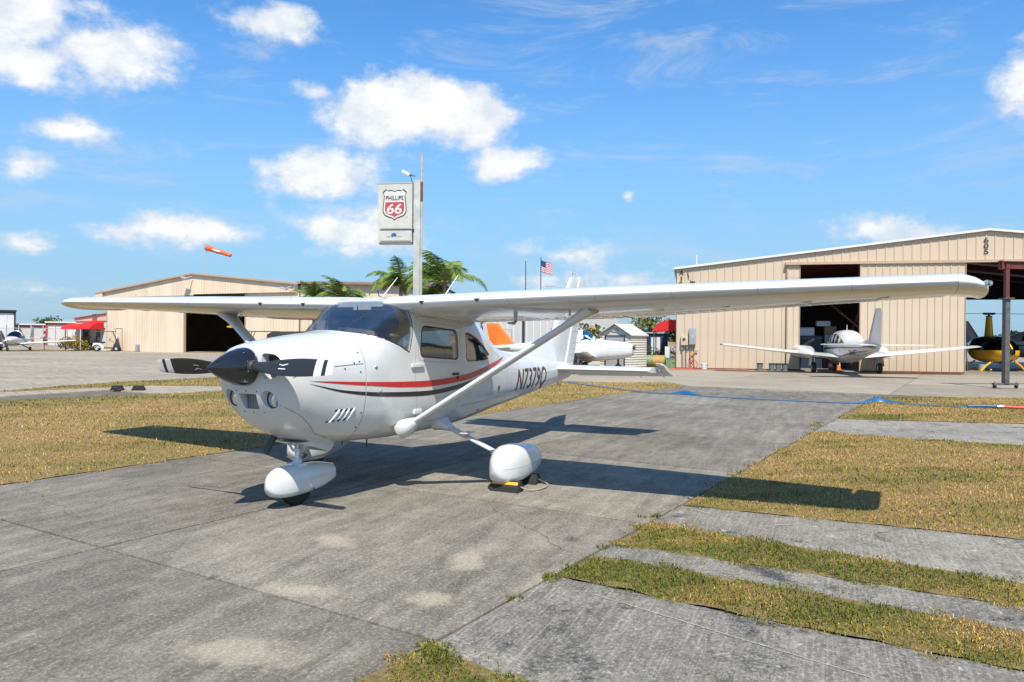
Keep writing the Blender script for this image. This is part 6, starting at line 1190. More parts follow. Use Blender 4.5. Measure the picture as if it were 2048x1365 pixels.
def helicopter():
    A = empty('helicopter', (40.05, -10.1, 0), .42, 'yellow helicopter facing out of the open right hangar door behind the gantry', 'helicopter')
    B = Body([(0, 1.05, .10, 1.16, .92, 2, 2), (.12, 1.05, .36, 1.32, .72, 2.2, 2.2), (.45, 1.05, .60, 1.58, .55, 2.4, 2.4), (1.0, 1.08, .68, 1.80, .48, 2.5, 2.6), (1.9, 1.1, .68, 1.86, .48, 2.6, 2.7), (2.7, 1.12, .60, 1.80, .56, 2.5, 2.6), (3.5, 1.2, .34, 1.62, .85, 2.2, 2.2), (4.1, 1.3, .16, 1.46, 1.14, 2, 2)])
    g_ = fus_build(B, A, 'glass_dark', 40, 34, 'cabin_glazing')
    q = MB(); P = []
    for x in np.concatenate([[.02, .05, .08, .12], np.linspace(.2, 4.05, 26)]):
        zs = min(1.12, B.sec(x)[2]-.01) if x < 2.75 else min(B.sec(x)[2]-.005, 1.02+(x-2.75)*.9); zc, w, zt, zb = B.sec(x)[:4]; row = []
        for k in range(19):
            t = -1+2*k/18; z = zb+(zs-zb)*abs(t)**1.2+.001; row.append((x, math.copysign(B.y(x, z)+.008, t) if abs(t) > .01 else 0, z-(.008 if abs(t) < .5 else 0)))
        P.append(row)
    q.grid(P); bl = q.build('lower_hull', 'yellow', A, smooth=60)
    q = MB(); q.grid([[(x, -.035+.07*k, B.top(x, .03)+.008) for k in (0, 1)] for x in np.linspace(.02, 1.0, 14)]); q.build('windshield_post', 'yellow', A, smooth=60)
    q = MB(); q.add([(.02, -.16, 1.0), (.02, .16, 1.0), (.10, .02, 1.30), (.10, -.02, 1.30)], [(0, 1, 2, 3)]); q.build('nose_triangle', 'yellow', A, smooth=0); q = MB(); q.box((.01, -.14, .86), (.05, .12, .06), ch=.02); q.box((.01, .05, .86), (.05, .12, .06), ch=.02); q.build('landing_light', 'dark_metal', A)
    q = MB(); q.loft([[V((2.05+.26*math.cos(a)*k, .15*math.sin(a)*k, z)) for a in (2*math.pi*j/18 for j in range(18))] for z, k in ((1.7, 1.5), (1.85, 1.15), (2.3, .95), (2.85, .75))]); q.build('mast_fairing', 'yellow', A, smooth=60)
    q = MB(); q.tube([(2.05, 0, 2.84), (2.05, 0, 3.0)], .05, 10); q.box((2.05, 0, 3.0), (.16, .44, .10), ch=.03); q.tube([(2.05, -.3, 3.02), (2.05, .3, 3.02)], .05, 8); q.box((2.05, 0, 2.88), (.2, .26, .05), ch=.02); q.build('rotor_head', 'black_lid', A)
    for s in (-1, 1):
        q = MB(); q.loft([[V((2.05+.13*math.cos(a), s*y, 3.02-.0035*y*y*s*s+.012*math.sin(a))) for a in (2*math.pi*j/10 for j in range(10))] for y in (.3, 1.2, 2.4, 3.6, 4.9)]); q.build('rotor_blade', 'black_lid', A, smooth=60)
        q = MB(); q.tube([(-.15, s*1.1, .18), (.0, s*1.1, .06), (.3, s*1.1, .04), (2.9, s*1.1, .04)], .035, 8); q.build('skid', 'yellow', A, smooth=60)
        for x in (.75, 2.3): q = MB(); q.tube([(x, s*.55, .56), (x, s*.85, .34), (x, s*1.1, .05)], .05, 8); q.build('skid_leg', 'yellow', A, smooth=60)
    q = MB(); q.tube([(3.9, 0, 1.32), (8.4, 0, 1.45)], [.17, .09], 14); q.build('tail_boom', 'yellow', A, smooth=60); surface(A, 'tail_fin', 'yellow', [(1.0, 8.1, .5, 0), (1.5, 8.2, .45, 0), (2.2, 8.6, .3, 0)], True, .08)
helicopter()

# ================================================================ VEHICLES
def cart(name, loc, rz, label, canopy):
    A = empty(name, loc, rz, label, 'golf cart', 'golf carts')
    q = MB(); q.loft([[V((x, y*w, z)) for y, z in ((-1, zb), (1, zb), (1, zt), (.8, zt+.05), (-.8, zt+.05), (-1, zt))] for x, w, zb, zt in ((-.95, .50, .38, .60), (-.85, .58, .34, .72), (-.25, .60, .30, .70), (-.05, .60, .28, .46))]); q.build('rear_body', 'white_paint', A, smooth=40)
    q = MB(); q.box((.35, 0, .30), (.95, 1.1, .10), ch=.03); q.build('floor', 'dark_plastic', A); q = MB(); q.loft([[V((x, y*w, z)) for y, z in ((-1, zb), (1, zb), (1, zt), (-1, zt))] for x, w, zb, zt in ((.72, .56, .30, .70), (.95, .56, .30, .72), (1.20, .50, .34, .52))]); q.build('front_cowl', 'dark_plastic', A, smooth=40)
    q = MB(); q.box((-.25, 0, .80), (.50, 1.08, .14), ch=.05); st = q.build('seat', 'dark_plastic', A); q = MB(); q.box((-.52, 0, 1.08), (.12, 1.08, .42), ch=.05); q.build('seat_back', 'dark_plastic', st)
    q = MB(); q.box((.02, 0, 1.80), (1.75, 1.15, .06), ch=.025); q.build('roof', canopy, A)
    for s in (-1, 1):
        q = MB(); q.tube([(1.02, s*.5, .72), (.62, s*.5, 1.78)], .022, 8); q.build('roof_post', 'dark_metal', A); q = MB(); q.tube([(-.72, s*.5, .75), (-.68, s*.5, 1.78)], .022, 8); q.build('roof_post', 'dark_metal', A)
        for x in (-.62, .92):
            o = add_wheel(A, x, s*.50, .235, .2)
        q = MB(); q.tube([(-.62+.30*math.cos(a), s*.58, .26+.30*math.sin(a)) for a in np.linspace(0, math.pi, 10)], .05, 6); q.build('fender', 'dark_plastic', A)
    q = MB(); q.tube([(.70, -.25, .8), (.42, -.25, 1.05)], .018, 6); q.tube([(.40+.03*math.sin(a), -.25+.17*math.cos(a), 1.06+.16*math.sin(a)) for a in np.linspace(0, 2*math.pi, 15)], .014, 6); q.build('steering_wheel', 'dark_plastic', A)
    q = MB(); q.box((-.98, 0, .95), (.34, .9, .50), ch=.08); q.build('rear_bag', 'dark_plastic', A)
    q = MB(); q.tube([(.80, -.5, 1.28), (.80, .5, 1.28)], .012, 6); q.build('windshield_bar', 'dark_metal', A)
    return A
mat('cart_top', (.10, .10, .10), .6)
cart('golf_cart', (38.95, 58.6, 0), math.atan2(-.92, 1.15), 'white golf cart with thin dark roof beside the croton bush', 'cart_top')
cart('golf_cart', (29.0, 28.9, 0), 2.2, 'golf cart roof just visible above the airplane nose, left of the red car', 'cart_top')
def jeep():
    A = empty('car', (29.3, 26.2, 0), -1.05, 'red car with black soft top, mostly hidden behind the airplane nose', 'car')
    q = MB(); q.loft([[V((x, y*w, z)) for y, z in ((-1, .38), (1, .38), (1, zt-.06), (.92, zt), (-.92, zt), (-1, zt-.06))] for x, w, zt in ((-1.95, .72, .85), (-1.85, .84, 1.02), (-.4, .88, 1.08), (.75, .88, 1.08), (.85, .80, 1.06), (1.9, .76, 1.0), (2.0, .66, .9))]); q.build('body', 'red_paint', A, smooth=30)
    q = MB(); q.loft([[V((x, y*w, z)) for y, z in ((-1, z0), (1, z0), (.9, zt), (-.9, zt))] for x, w, z0, zt in ((-1.85, .80, 1.02, 1.62), (-1.5, .82, 1.08, 1.80), (.35, .82, 1.08, 1.82), (.75, .82, 1.08, 1.12))]); tp = q.build('soft_top', 'black_lid', A, smooth=30)
    for s in (-1, 1):
        q = MB(); q.box((-.2, s*.80, 1.38), (.9, .03, .42)); q.build('window', 'glass_dark', tp)
        for x in (-1.25, 1.3): add_wheel(A, x, s*.74, .36, .22)
        q = MB(); q.lathe([(.10, 0), (.10, .03), (.04, .05)], 14, Matrix.Translation((1.98, s*.5, .82)) @ Matrix.Rotation(math.pi/2, 4, 'Y')); q.build('headlight', 'glass_clear', A)
    q = MB(); q.box((.62, 0, 1.42), (.03, 1.4, .5), Matrix.Rotation(-.45, 3, 'Y')); q.build('windshield', 'glass_dark', A); q = MB(); q.box((2.02, 0, .55), (.1, 1.5, .14), ch=.03); q.build('bumper', 'dark_plastic', A)
jeep()

# ================================================================ PEOPLE (far off, beside the small airplane)
def skin(name, pts, edges, m_, parent, root=0, sub=2):
    me = bpy.data.meshes.new(name); me.from_pydata([p[0] for p in pts], edges, []); o = bpy.data.objects.new(name, me); COL.objects.link(o); md = o.modifiers.new('s', 'SKIN'); md.use_smooth_shade = True
    sv = me.skin_vertices[0].data
    for i, (_, r) in enumerate(pts): sv[i].radius = r if isinstance(r, tuple) else (r, r)
    sv[root].use_root = True; o.modifiers.new('u', 'SUBSURF').levels = sub
    dg = bpy.context.evaluated_depsgraph_get(); dg.update(); m2 = bpy.data.meshes.new_from_object(o.evaluated_get(dg)); m2.name = name; bpy.data.objects.remove(o); bpy.data.meshes.remove(me)
    m2.materials.clear(); m2.materials.append(MT[m_]); m2.polygons.foreach_set('use_smooth', [True]*len(m2.polygons)); q = bpy.data.objects.new(name, m2); COL.objects.link(q); q.parent = parent; return q
mat('skin_tone', (.30, .17, .11), .6); mat('hair_dark', (.02, .015, .012), .7); mat('shirt_navy', (.03, .04, .08), .8); mat('shirt_pale', (.42, .50, .58), .8); mat('shorts_dark', (.03, .025, .03), .8); mat('jeans', (.06, .08, .13), .8)
def person(loc, rz, label, shirt, legs, shorts, la, ra):
    A = empty('person', loc, rz, label, 'person')
    pts = [((0, 0, .95), (.13, .16)), ((0, 0, 1.15), (.12, .15)), ((0, 0, 1.36), (.12, .19)), ((0, 0, 1.47), (.07, .07)), ((.02, 0, 1.54), (.055, .055)), ((.03, 0, 1.62), (.085, .075)), ((.02, 0, 1.71), (.07, .065))]
    ed = [(0, 1), (1, 2), (2, 3), (3, 4), (4, 5), (5, 6)]
    for s, arm in ((1, la), (-1, ra)):
        b = len(pts); pts += [((0, s*.19, 1.40), .06), (arm[0], .045), (arm[1], .035), (arm[2], .03)]; ed += [(2, b), (b, b+1), (b+1, b+2), (b+2, b+3)]
        b = len(pts); pts += [((0, s*.10, .86), .095), ((.02, s*.11, .50), .062), ((0, s*.12, .10), .042), ((.13, s*.13, .04), .035)]; ed += [(0, b), (b, b+1), (b+1, b+2), (b+2, b+3)]
    skin('body', pts, ed, 'skin_tone', A)
    sp = [((0, 0, .92), (.15, .18)), ((0, 0, 1.15), (.135, .165)), ((0, 0, 1.37), (.13, .20)), ((0, 0, 1.44), (.08, .09))]; se = [(0, 1), (1, 2), (2, 3)]
    for s, arm in ((1, la), (-1, ra)): b = len(sp); m_ = V((0, s*.19, 1.40)).lerp(V(arm[0]), .85); sp += [((0, s*.20, 1.39), .072), (tuple(m_), .062)]; se += [(2, b), (b, b+1)]
    skin('shirt', sp, se, shirt, A); lp_ = [((0, 0, .97), (.145, .175))]; le = []
    for s in (1, -1):
        b = len(lp_); lp_ += [((0, s*.10, .86), .108), ((.02, s*.11, .50), .085)]; le += [(0, b), (b, b+1)]
        if not shorts: lp_ += [((0, s*.12, .10), .06)]; le += [(b+1, b+2)]
    skin('shorts' if shorts else 'trousers', lp_, le, legs, A); q = MB(); q.ball((.005, 0, 1.70), (.095, .085, .085), 12, 8); q.build('hair', 'hair_dark', A, smooth=60)
    for s in (1, -1): q = MB(); q.box((.06, s*.125, .035), (.27, .10, .07), ch=.03); q.build('shoe', 'dark_plastic', A)
person((37.9, 65.9, 0), 2.6, 'person in pale shirt and dark shorts standing beyond the low wing', 'shirt_pale', 'shorts_dark', True, ((.12, .24, 1.15), (.32, .16, 1.16), (.40, .12, 1.17)), ((.02, -.26, 1.13), (.10, -.28, .92), (.13, -.28, .84)))
person((34.6, 66.9, 0), 3.4, 'person in navy shirt standing behind the small airplane at far left', 'shirt_navy', 'jeans', False, ((.10, .25, 1.16), (.30, .14, 1.22), (.37, .10, 1.26)), ((.10, -.25, 1.16), (.30, -.14, 1.22), (.37, -.10, 1.26)))

# ================================================================ SMALL THINGS
def wheel_chocks():
    A = empty('wheel_chocks', (2.88, -1.42, 0), .06, 'pair of black and yellow wheel chocks joined by rope at the left main wheel', 'wheel chocks'); mat('chock_yellow', (.85, .42, .01), .5)
    for x, s in ((-.245, 1), (.235, -1)):
        q = MB(); q.prism([(x-.075, 0), (x+.075, 0), (x+.065*s+.0, .035), (x+.03*s, .105), (x-.03*s, .105), (x-.065*s, .05)] if s > 0 else [(x-.075, 0), (x+.075, 0), (x+.065, .05), (x+.03, .105), (x-.03, .105), (x-.065, .035)], -.17, .15); c = q.build('chock', 'rubber', A, smooth=0); q = MB(); q.box((x-.044*s, -.01, .085), (.034, .29, .012), Matrix.Rotation(-.9*s, 3, 'Y'), ch=.003); q.build('yellow_strip', 'chock_yellow', c)
    mat('rope', (.42, .36, .26), .9, var=.5, vscale=90); q = MB(); pts = [(-.25, -.17, .05), (-.22, -.24, .02), (-.10, -.31, .012), (.06, -.33, .012), (.20, -.30, .012), (.27, -.23, .02), (.245, -.17, .05)]
    sm = []
    for i in range(len(pts)-1):
        for k in range(5): sm.append(V(pts[i]).lerp(V(pts[i+1]), k/5))
    q.tube(sm+[V(pts[-1])], .008, 6); q.build('rope', 'rope', A, smooth=60)
wheel_chocks()
for x, y, r, lb in ((9.38, 14.45, -.95, 'black rubber wheel chock on the taxiway, the left of two'), (9.70, 13.98, -1.05, 'black rubber wheel chock on the taxiway, the right of two')):
    A = empty('wheel_chock', (x, y, 0), r, lb, 'wheel chock', 'loose wheel chocks'); q = MB(); q.prism([(-.17, 0), (.17, 0), (.10, .13), (-.10, .13)], -.10, .10); q.build('block', 'rubber', A, smooth=0); q = MB(); q.tube([(-.02, -.105, .07), (.02, -.105, .07)], .02, 8); q.build('hole', 'black_lid', A)
def bucket(s, d, label, m_='bucket_grey', h=.36, r=.145):
    A = empty('bucket', hp(s, d), 0, label, 'bucket', 'buckets along the hangar wall' if m_ == 'bucket_grey' else None); q = MB(); q.lathe([(r*.86, .0), (r, h-.02), (r, h)], 18); q.build('pail', m_, A, smooth=40); q = MB(); q.lathe([(r*1.06, h-.035), (r*1.06, h+.012), (r*.9, h+.02)], 18); q.build('lid', 'black_lid' if m_ == 'bucket_grey' else m_, A, smooth=40); q = MB(); q.tube([(r*1.05*math.cos(a), r*1.05*math.sin(a)*.6-.1, h*.75+.02*math.cos(2*a)) for a in np.linspace(math.pi, 2*math.pi, 9)], .006, 5); q.build('handle', 'dark_metal', A)
for s, lb in ((4.15, 'grey bucket with black lid, leftmost and apart from the other three'), (4.72, 'grey bucket with black lid, second from the left'), (5.03, 'grey bucket with black lid, third from the left'), (5.34, 'grey bucket with black lid, rightmost beside the doorway')): bucket(s, -.38, lb)
bucket(1.42, -.42, 'white bucket beside the red hose at the hangar corner', 'plastic_white', .30, .15)
A = empty('hose_reel', hp(.85, -.5), HRZ, 'red hose coiled on a small reel at the foot of the hangar wall', 'hose reel'); q = MB()
for k in range(3): q.tube([(.23*math.cos(a), .05*k-.05, .25+.23*math.sin(a)) for a in np.linspace(0, 2*math.pi, 19)], .018, 6)
q.build('coil', 'hose_red', A); q = MB(); q.beam((0, -.1, .25), (-.2, -.1, 0), .03); q.beam((0, -.1, .25), (.2, -.1, 0), .03); q.tube([(0, -.12, .25), (0, .12, .25)], .03, 8); q.build('stand', 'hose_red', A)
def rope_path(pts, n=8):
    P = [V(p) for p in pts]; o = []
    for i in range(len(P)-1):
        a, b, c, d = P[max(i-1, 0)], P[i], P[i+1], P[min(i+2, len(P)-1)]
        for k in range(n): t = k/n; o.append(.5*((2*b)+(c-a)*t+(2*a-5*b+4*c-d)*t*t+(3*b-a-3*c+d)*t**3))
    return o+[P[-1]]
q = MB(); q.tube([HM @ p for p in rope_path([(.9, -.5, .02), (.2, -.8, .02), (-1.2, -.7, .02), (-1.6, -1.1, .02), (.4, -1.2, .02), (1.6, -.9, .02), (3.0, -.7, .02), (3.6, -.5, .02)])], .022, 6); tag(q.build('garden_hose', 'hose_red', smooth=60), 'red hose lying along the foot of the right hangar wall', 'hose')
# blue lay-flat hose across the pad
mat('hose_blue', (.012, .12, .27), .45, var=.15, vscale=3)
def blue_hose():
    A = empty('layflat_hose', (16.2, -3.0, 0), 0, 'flat blue hose stretched across the pad with raised folds', 'hose'); C0 = V((16.2, -3.0, 0))
    path = rope_path([(19.9, 5.2, 0), (18.0, 3.0, 0), (16.75, 1.3, 0), (16.75, .3, 0), (16.35, -.6, 0), (16.15, -2.2, 0), (16.2, -4.0, 0), (16.75, -4.65, 0), (16.45, -5.4, 0), (16.35, -6.6, 0)], 12); q = MB(); P = []; L = 0
    for i, p in enumerate(path):
        t = (path[min(i+1, len(path)-1)]-path[max(i-1, 0)]).normalized(); sd = V((-t.y, t.x, 0)); h1 = math.exp(-((p-V((16.75, .25, 0))).length/.30)**2); h2 = math.exp(-((p-V((16.7, -4.55, 0))).length/.38)**2); fold = max(h1, h2*.85); base = p-C0+V((0, 0, .012 if p.y > -4.3 and p.y < 1.4 else .035))
        w = .055; P.append([base+sd*w, base+sd*w*.3+V((0, 0, .012+.10*fold)), base-sd*w*.2+V((0, 0, .012+.095*fold)), base-sd*w])
    q.grid(P); q.build('hose', 'hose_blue', A, smooth=60); end = path[-1]-C0
    q = MB(); q.tube([end+V((.0, .1, .05)), end+V((.1, -.25, .06)), end+V((.12, -.5, .06))], [.03, .034, .034], 12); q.build('hose_end', 'hose_blue', A, smooth=50); q = MB(); q.tube([end+V((.12, -.5, .06)), end+V((.14, -.62, .06))], .045, 14); q.tube([end+V((.125, -.54, .06)), end+V((.13, -.57, .06))], .055, 14); q.build('coupling', 'alu', A, smooth=40); q = MB(); q.tube([end+V((.14, -.62, .06)), end+V((.2, -1.1, .05)), end+V((.1, -2.0, .05)), end+V((.5, -3.6, .05))], .033, 12); q.build('red_hose', 'hose_red', A, smooth=50)
blue_hose()
# goods inside the right hangar
def thing_box(name, s, d, z, dim, m_, label, cat, ch=.02, lid=None, grp=None, rz=0.0):
    A = empty(name, hp(s, d, z), HRZ+rz, label, cat, grp); q = MB(); q.box((0, 0, dim[2]/2), dim, ch=ch); q.build('case', m_, A); q = MB(); q.box((0, -dim[1]/2-.006, dim[2]*.93), (dim[0]*.96, .012, dim[2]*.05)); q.build(lid or 'lid_edge', 'seam_dark', A); q = MB(); q.box((dim[0]*.3, -dim[1]/2-.012, dim[2]*.55), (.10, .02, .03)); q.build('handle', 'dark_metal', A)
FZ = .04
thing_box('cabinet', 6.95, 3.2, FZ, (1.35, .7, 1.75), 'navy', 'tall navy blue cabinet just inside the left hangar opening', 'cabinet')
thing_box('carton', 6.75, 3.2, FZ+1.75, (.95, .6, .45), 'plastic_white', 'long white carton lying on top of the navy cabinet', 'carton'); thing_box('workbench', 8.3, 3.4, FZ, (1.2, .6, .95), 'inside_dark', 'dark workbench under the white boxes beside the navy cabinet', 'bench')
for i, (s, d, z, dim, m_, lb) in enumerate(((8.0, 3.4, .99, (.55, .45, .4), 'plastic_white', 'white box on the dark workbench, left one'), (8.55, 3.4, .99, (.5, .45, .3), 'plastic_white', 'white box on the dark workbench, right one'), (8.05, 3.4, 1.40, (.5, .4, .5), 'box_grey', 'grey box on the white box above the workbench'), (8.1, 3.45, 1.91, (.6, .4, .4), 'cardboard', 'brown carton high on the stack above the workbench'), (8.7, 3.6, 1.30, (.55, .45, .55), 'grey_light', 'pale grey box on the right of the stacked cartons'), (7.75, 3.5, 2.32, (.7, .4, .28), 'plastic_white', 'flat white box on top of the stacked cartons'), (9.2, 4.4, FZ, (.9, .6, 1.5), 'cardboard', 'tall brown carton standing behind the workbench'))): thing_box('storage_box', s, d, z, dim, m_, lb, 'box')
def extinguisher():
    A = empty('fire_extinguisher', hp(7.75, 1.2, FZ), 0, 'red fire extinguisher with white label on the hangar floor', 'fire extinguisher'); q = MB(); q.lathe([(.085, 0), (.09, .02), (.09, .42), (.06, .50), (.025, .53)], 16); q.build('cylinder', 'red_paint', A, smooth=40); q = MB(); q.lathe([(.0905, .14), (.0915, .15), (.0915, .30), (.0905, .31)], 16, None, False); q.build('label_sheet', 'plastic_white', A, smooth=40); q = MB(); q.box((0, 0, .57), (.05, .12, .05), ch=.01); q.tube([(0, .05, .56), (.06, .12, .45), (.05, .12, .2)], .014, 6); q.build('valve', 'black_lid', A)
    A = empty('traffic_cone', hp(8.15, 1.2, FZ), 0, 'orange traffic cone with white collar on the hangar floor', 'traffic cone'); q = MB(); q.box((0, 0, .015), (.3, .3, .03), ch=.01); q.build('base', 'orange', A); q = MB(); q.lathe([(.12, .03), (.03, .5), (.02, .5)], 16); q.build('cone', 'orange', A, smooth=40); q = MB(); q.lathe([(.087, .22), (.066, .33)], 16, None, False); q.build('collar', 'plastic_white', A, smooth=40)
extinguisher()
def ladder(s, d, h, label):
    A = empty('step_ladder', hp(s, d, FZ), HRZ, label, 'ladder'); 
    for x in (-.25, .25):
        q = MB(); q.beam((x, -.35, 0), (x*.7, 0, h), .05, .03); q.build('rail', 'alu', A); q = MB(); q.beam((x, .45, 0), (x*.7, .05, h), .04, .025); q.build('rear_leg', 'alu', A)
    for i in range(1, 7): q = MB(); t = i/7; q.box((0, -.35*(1-t), h*t), (.48-.12*t, .09, .02)); q.build('step', 'alu', A)
    q = MB(); q.box((0, .02, h), (.36, .16, .05), ch=.01); q.build('top_cap', 'dark_plastic', A)
ladder(13.9, 3.2, 1.9, 'aluminium step ladder beside the yellow helicopter, left one'); ladder(14.6, 3.8, 2.3, 'taller aluminium step ladder nearer the helicopter cabin')
A = empty('pail', hp(15.2, 2.6, FZ), 0, 'pale grey pail under the helicopter', 'bucket'); q = MB(); q.lathe([(.15, 0), (.17, .34), (.175, .36), (.16, .36), (.14, .03)], 18); q.build('pail_body', 'grey_light', A, smooth=40); q = MB(); q.tube([(.17*math.cos(a), .17*math.sin(a), .34) for a in np.linspace(0, math.pi, 9)], .006, 5); q.build('handle', 'dark_metal', A)
# tanks and oddments at the hangar corner
mat('tank_green', (.20, .27, .12), .6, var=.25, vscale=3); mat('tank_stain', (.45, .27, .07), .7, var=.3, vscale=4)
A = empty('storage_tank', hp(-1.15, .55), HRZ, 'faded green horizontal tank with ochre stain by the hangar corner', 'tank'); q = MB(); q.tube([(-.62, 0, .36), (-.55, 0, .36), (.55, 0, .36), (.62, 0, .36)], [.22, .32, .32, .22], 20); tk = q.build('drum', 'tank_green', A, smooth=40); q = MB(); q.tube([(-.05, 0, .36), (.48, 0, .36)], .325, 20, cap=False); q.build('stained_band', 'tank_stain', tk, smooth=40)
for x in (-.4, .4): q = MB(); q.box((x, 0, .05), (.1, .5, .1)); q.build('cradle', 'dark_metal', A)
thing_box('utility_bin', -.28, .35, 0, (.5, .5, .55), 'tank_green', 'square green bin between the tank and the hangar wall', 'bin')
A = empty('notice_board', hp(-.45, 1.0, 0), HRZ, 'small white board standing behind the green bin', 'board'); q = MB(); q.box((0, 0, .85), (.30, .03, .6)); q.build('board', 'plastic_white', A); q = MB(); q.box((0, .02, .3), (.05, .03, .6)); q.build('post', 'dark_metal', A)
A = empty('dark_booth', (44.6, 9.6, 0), math.atan2(-.9699, .2434), 'low dark booth with a pale door beyond the hedge', 'booth'); q = MB(); q.box((0, 1, .95), (2.0, 2, 1.9)); q.build('wall', 'navy', A); q = MB(); q.box((0, 1, 1.95), (2.2, 2.2, .08)); q.build('roof', 'grey_light', A); q = MB(); q.box((.25, -.02, .85), (.6, .06, 1.6)); q.build('door', 'plastic_white', A)
# fence on the left
def fence():
    a = V((36.2, 73.2, 0)); b = V((41.6, 68.4, 0)); A = empty('chain_link_fence', a, math.atan2(b.y-a.y, b.x-a.x), 'chain-link fence with tall posts between annex and far hangars', 'fence'); L = (b-a).length
    for i in range(8): q = MB(); q.tube([(L*i/7, 0, 0), (L*i/7, 0, 2.35)], .045, 8); q.build('post', 'grey_light', A)
    for z in (2.05, 1.05, .1): q = MB(); q.tube([(0, 0, z), (L, 0, z)], .025, 6); q.build('rail', 'grey_light', A)
    q = MB(); k = 40
    for i in range(k): x = L*i/k; q.beam((x, 0, .1), (min(L, x+1.0), 0, 2.05), .006); q.beam((min(L, x+1.0), .01, .1), (x, .01, 2.05), .006)
    tag(q.build('chain_link', 'steel', A, smooth=0), kind='stuff')
fence()
for s, w, h, lb, m_ in ((-7.6, 1.3, 1.3, 'grey waste container behind the fence, nearer the annex', 'box_grey'), (-9.4, 1.6, 1.6, 'dark waste container behind the fence, farther left', 'dark_metal'), (-6.4, .9, 1.75, 'pale metal cabinet behind the fence post', 'grey_light')):
    A = empty('waste_container', lp(s, 4.5), LRZ, lb, 'container'); q = MB(); q.box((0, 0, h/2+.08), (w, .9, h), ch=.04); q.build('bin', m_, A); q = MB(); q.box((0, 0, h+.11), (w+.08, 1.0, .06), ch=.02); q.build('lid', 'dark_plastic', A)
A = empty('air_conditioner', lp(-.55, 3.0), LRZ, 'dark cabinet standing between fence and annex wall', 'cabinet')
bpy.data.objects.remove(A)

# ================================================================ PLANTS
m = mat('leaf', (.08, .13, .03), .5); nt = m.node_tree; b = nt.nodes['Principled BSDF']; at = nd(nt, 'ShaderNodeAttribute', attribute_name='tint'); nt.links.new(at.outputs['Color'], b.inputs['Base Color']); b.inputs['Specular IOR Level'].default_value = .35
mat('trunk', (.20, .15, .10), .9, var=.35, vscale=6, bump=.6, bscale=12); mat('dry_frond', (.40, .27, .13), .9)
def tint(me, cols, per):
    n = len(me.vertices)//per; c = np.array(cols)[RNG.integers(0, len(cols), n)]*RNG.uniform(.7, 1.3, (n, 1))*ALB; ca = me.color_attributes.new('tint', 'FLOAT_COLOR', 'POINT'); ca.data.foreach_set('color', np.repeat(np.concatenate([c, np.ones((n, 1))], 1), per, 0).ravel())
def leaves(name, parent, blobs, n, size, cols, seed=1, asp=.5):
    rg = np.random.default_rng(seed); vs = []; fs = []
    for i in range(n):
        c, r = blobs[i % len(blobs)]; d = rg.normal(size=3); d /= np.linalg.norm(d); p = np.array(c)+d*np.array(r)*(rg.random()**.38); 
        if p[2] < .03: p[2] = .03+rg.random()*.1
        a = rg.normal(size=3); a /= np.linalg.norm(a); a = a+d*.7; a /= np.linalg.norm(a); bb = np.cross(a, rg.normal(size=3)); bb /= np.linalg.norm(bb); s = size*rg.uniform(.6, 1.3); k = len(vs)
        nn = np.cross(a, bb); vs += [p-a*s*.5, p+bb*s*asp*.5-a*s*.05+nn*s*.06, p+a*s*.5, p-bb*s*asp*.5-a*s*.05+nn*s*.06]; fs.append((k, k+1, k+2, k+3))
    me = bpy.data.meshes.new(name); me.from_pydata([tuple(v) for v in vs], [], fs); tint(me, cols, 4); me.materials.append(MT['leaf']); o = bpy.data.objects.new(name, me); COL.objects.link(o); o.parent = parent; return o
def shrub(name, loc, blobs, n, size, cols, label, seed, cat='bush'):
    A = empty(name, loc, 0, label, cat); leaves('crown', A, blobs, n, size, cols, seed); q = MB(); rr = random.Random(seed)
    for (c, r) in blobs[:5]: q.tube([(c[0]*.2, c[1]*.2, 0), (c[0]*.6, c[1]*.6, c[2]*.5), (c[0], c[1], c[2])], [.04, .03, .015], 6)
    q.build('trunk', 'trunk', A, smooth=60); return A
GR = [(.06, .11, .02), (.09, .14, .025), (.045, .085, .018)]
shrub('croton_bush', lp(-2.0, -1.3), [((-1.2, 0, .7), (.75, .6, .6)), ((-.3, .1, .85), (.8, .6, .6)), ((.6, 0, .8), (.8, .6, .6)), ((1.3, -.1, .6), (.6, .5, .5)), ((0, -.3, .5), (1.2, .6, .45))], 2600, .16, [(.42, .28, .02), (.20, .20, .025), (.10, .13, .02), (.48, .34, .04), (.30, .09, .03)], 'yellow and green croton bush in front of the red awning', 4)
shrub('sea_grape_bush', (34.6, 10.6, 0), [((0, 0, 1.5), (.9, 1.0, .9)), ((-.2, .9, 1.7), (.9, .9, .8)), ((.2, -.8, 1.5), (.7, .7, .8)), ((0, .3, .7), (.9, 1.3, .7))], 1500, .26, [(.10, .15, .03), (.16, .19, .04), (.07, .11, .02), (.42, .20, .05)], 'broad-leaved sea grape bush behind the small airplane', 5)
shrub('hedge', (40.8, 8.6, 0), [((0, y*.9, .55), (.5, .7, .55)) for y in range(-2, 4)], 2200, .13, GR, 'clipped green hedge behind the green tank', 6, 'hedge')
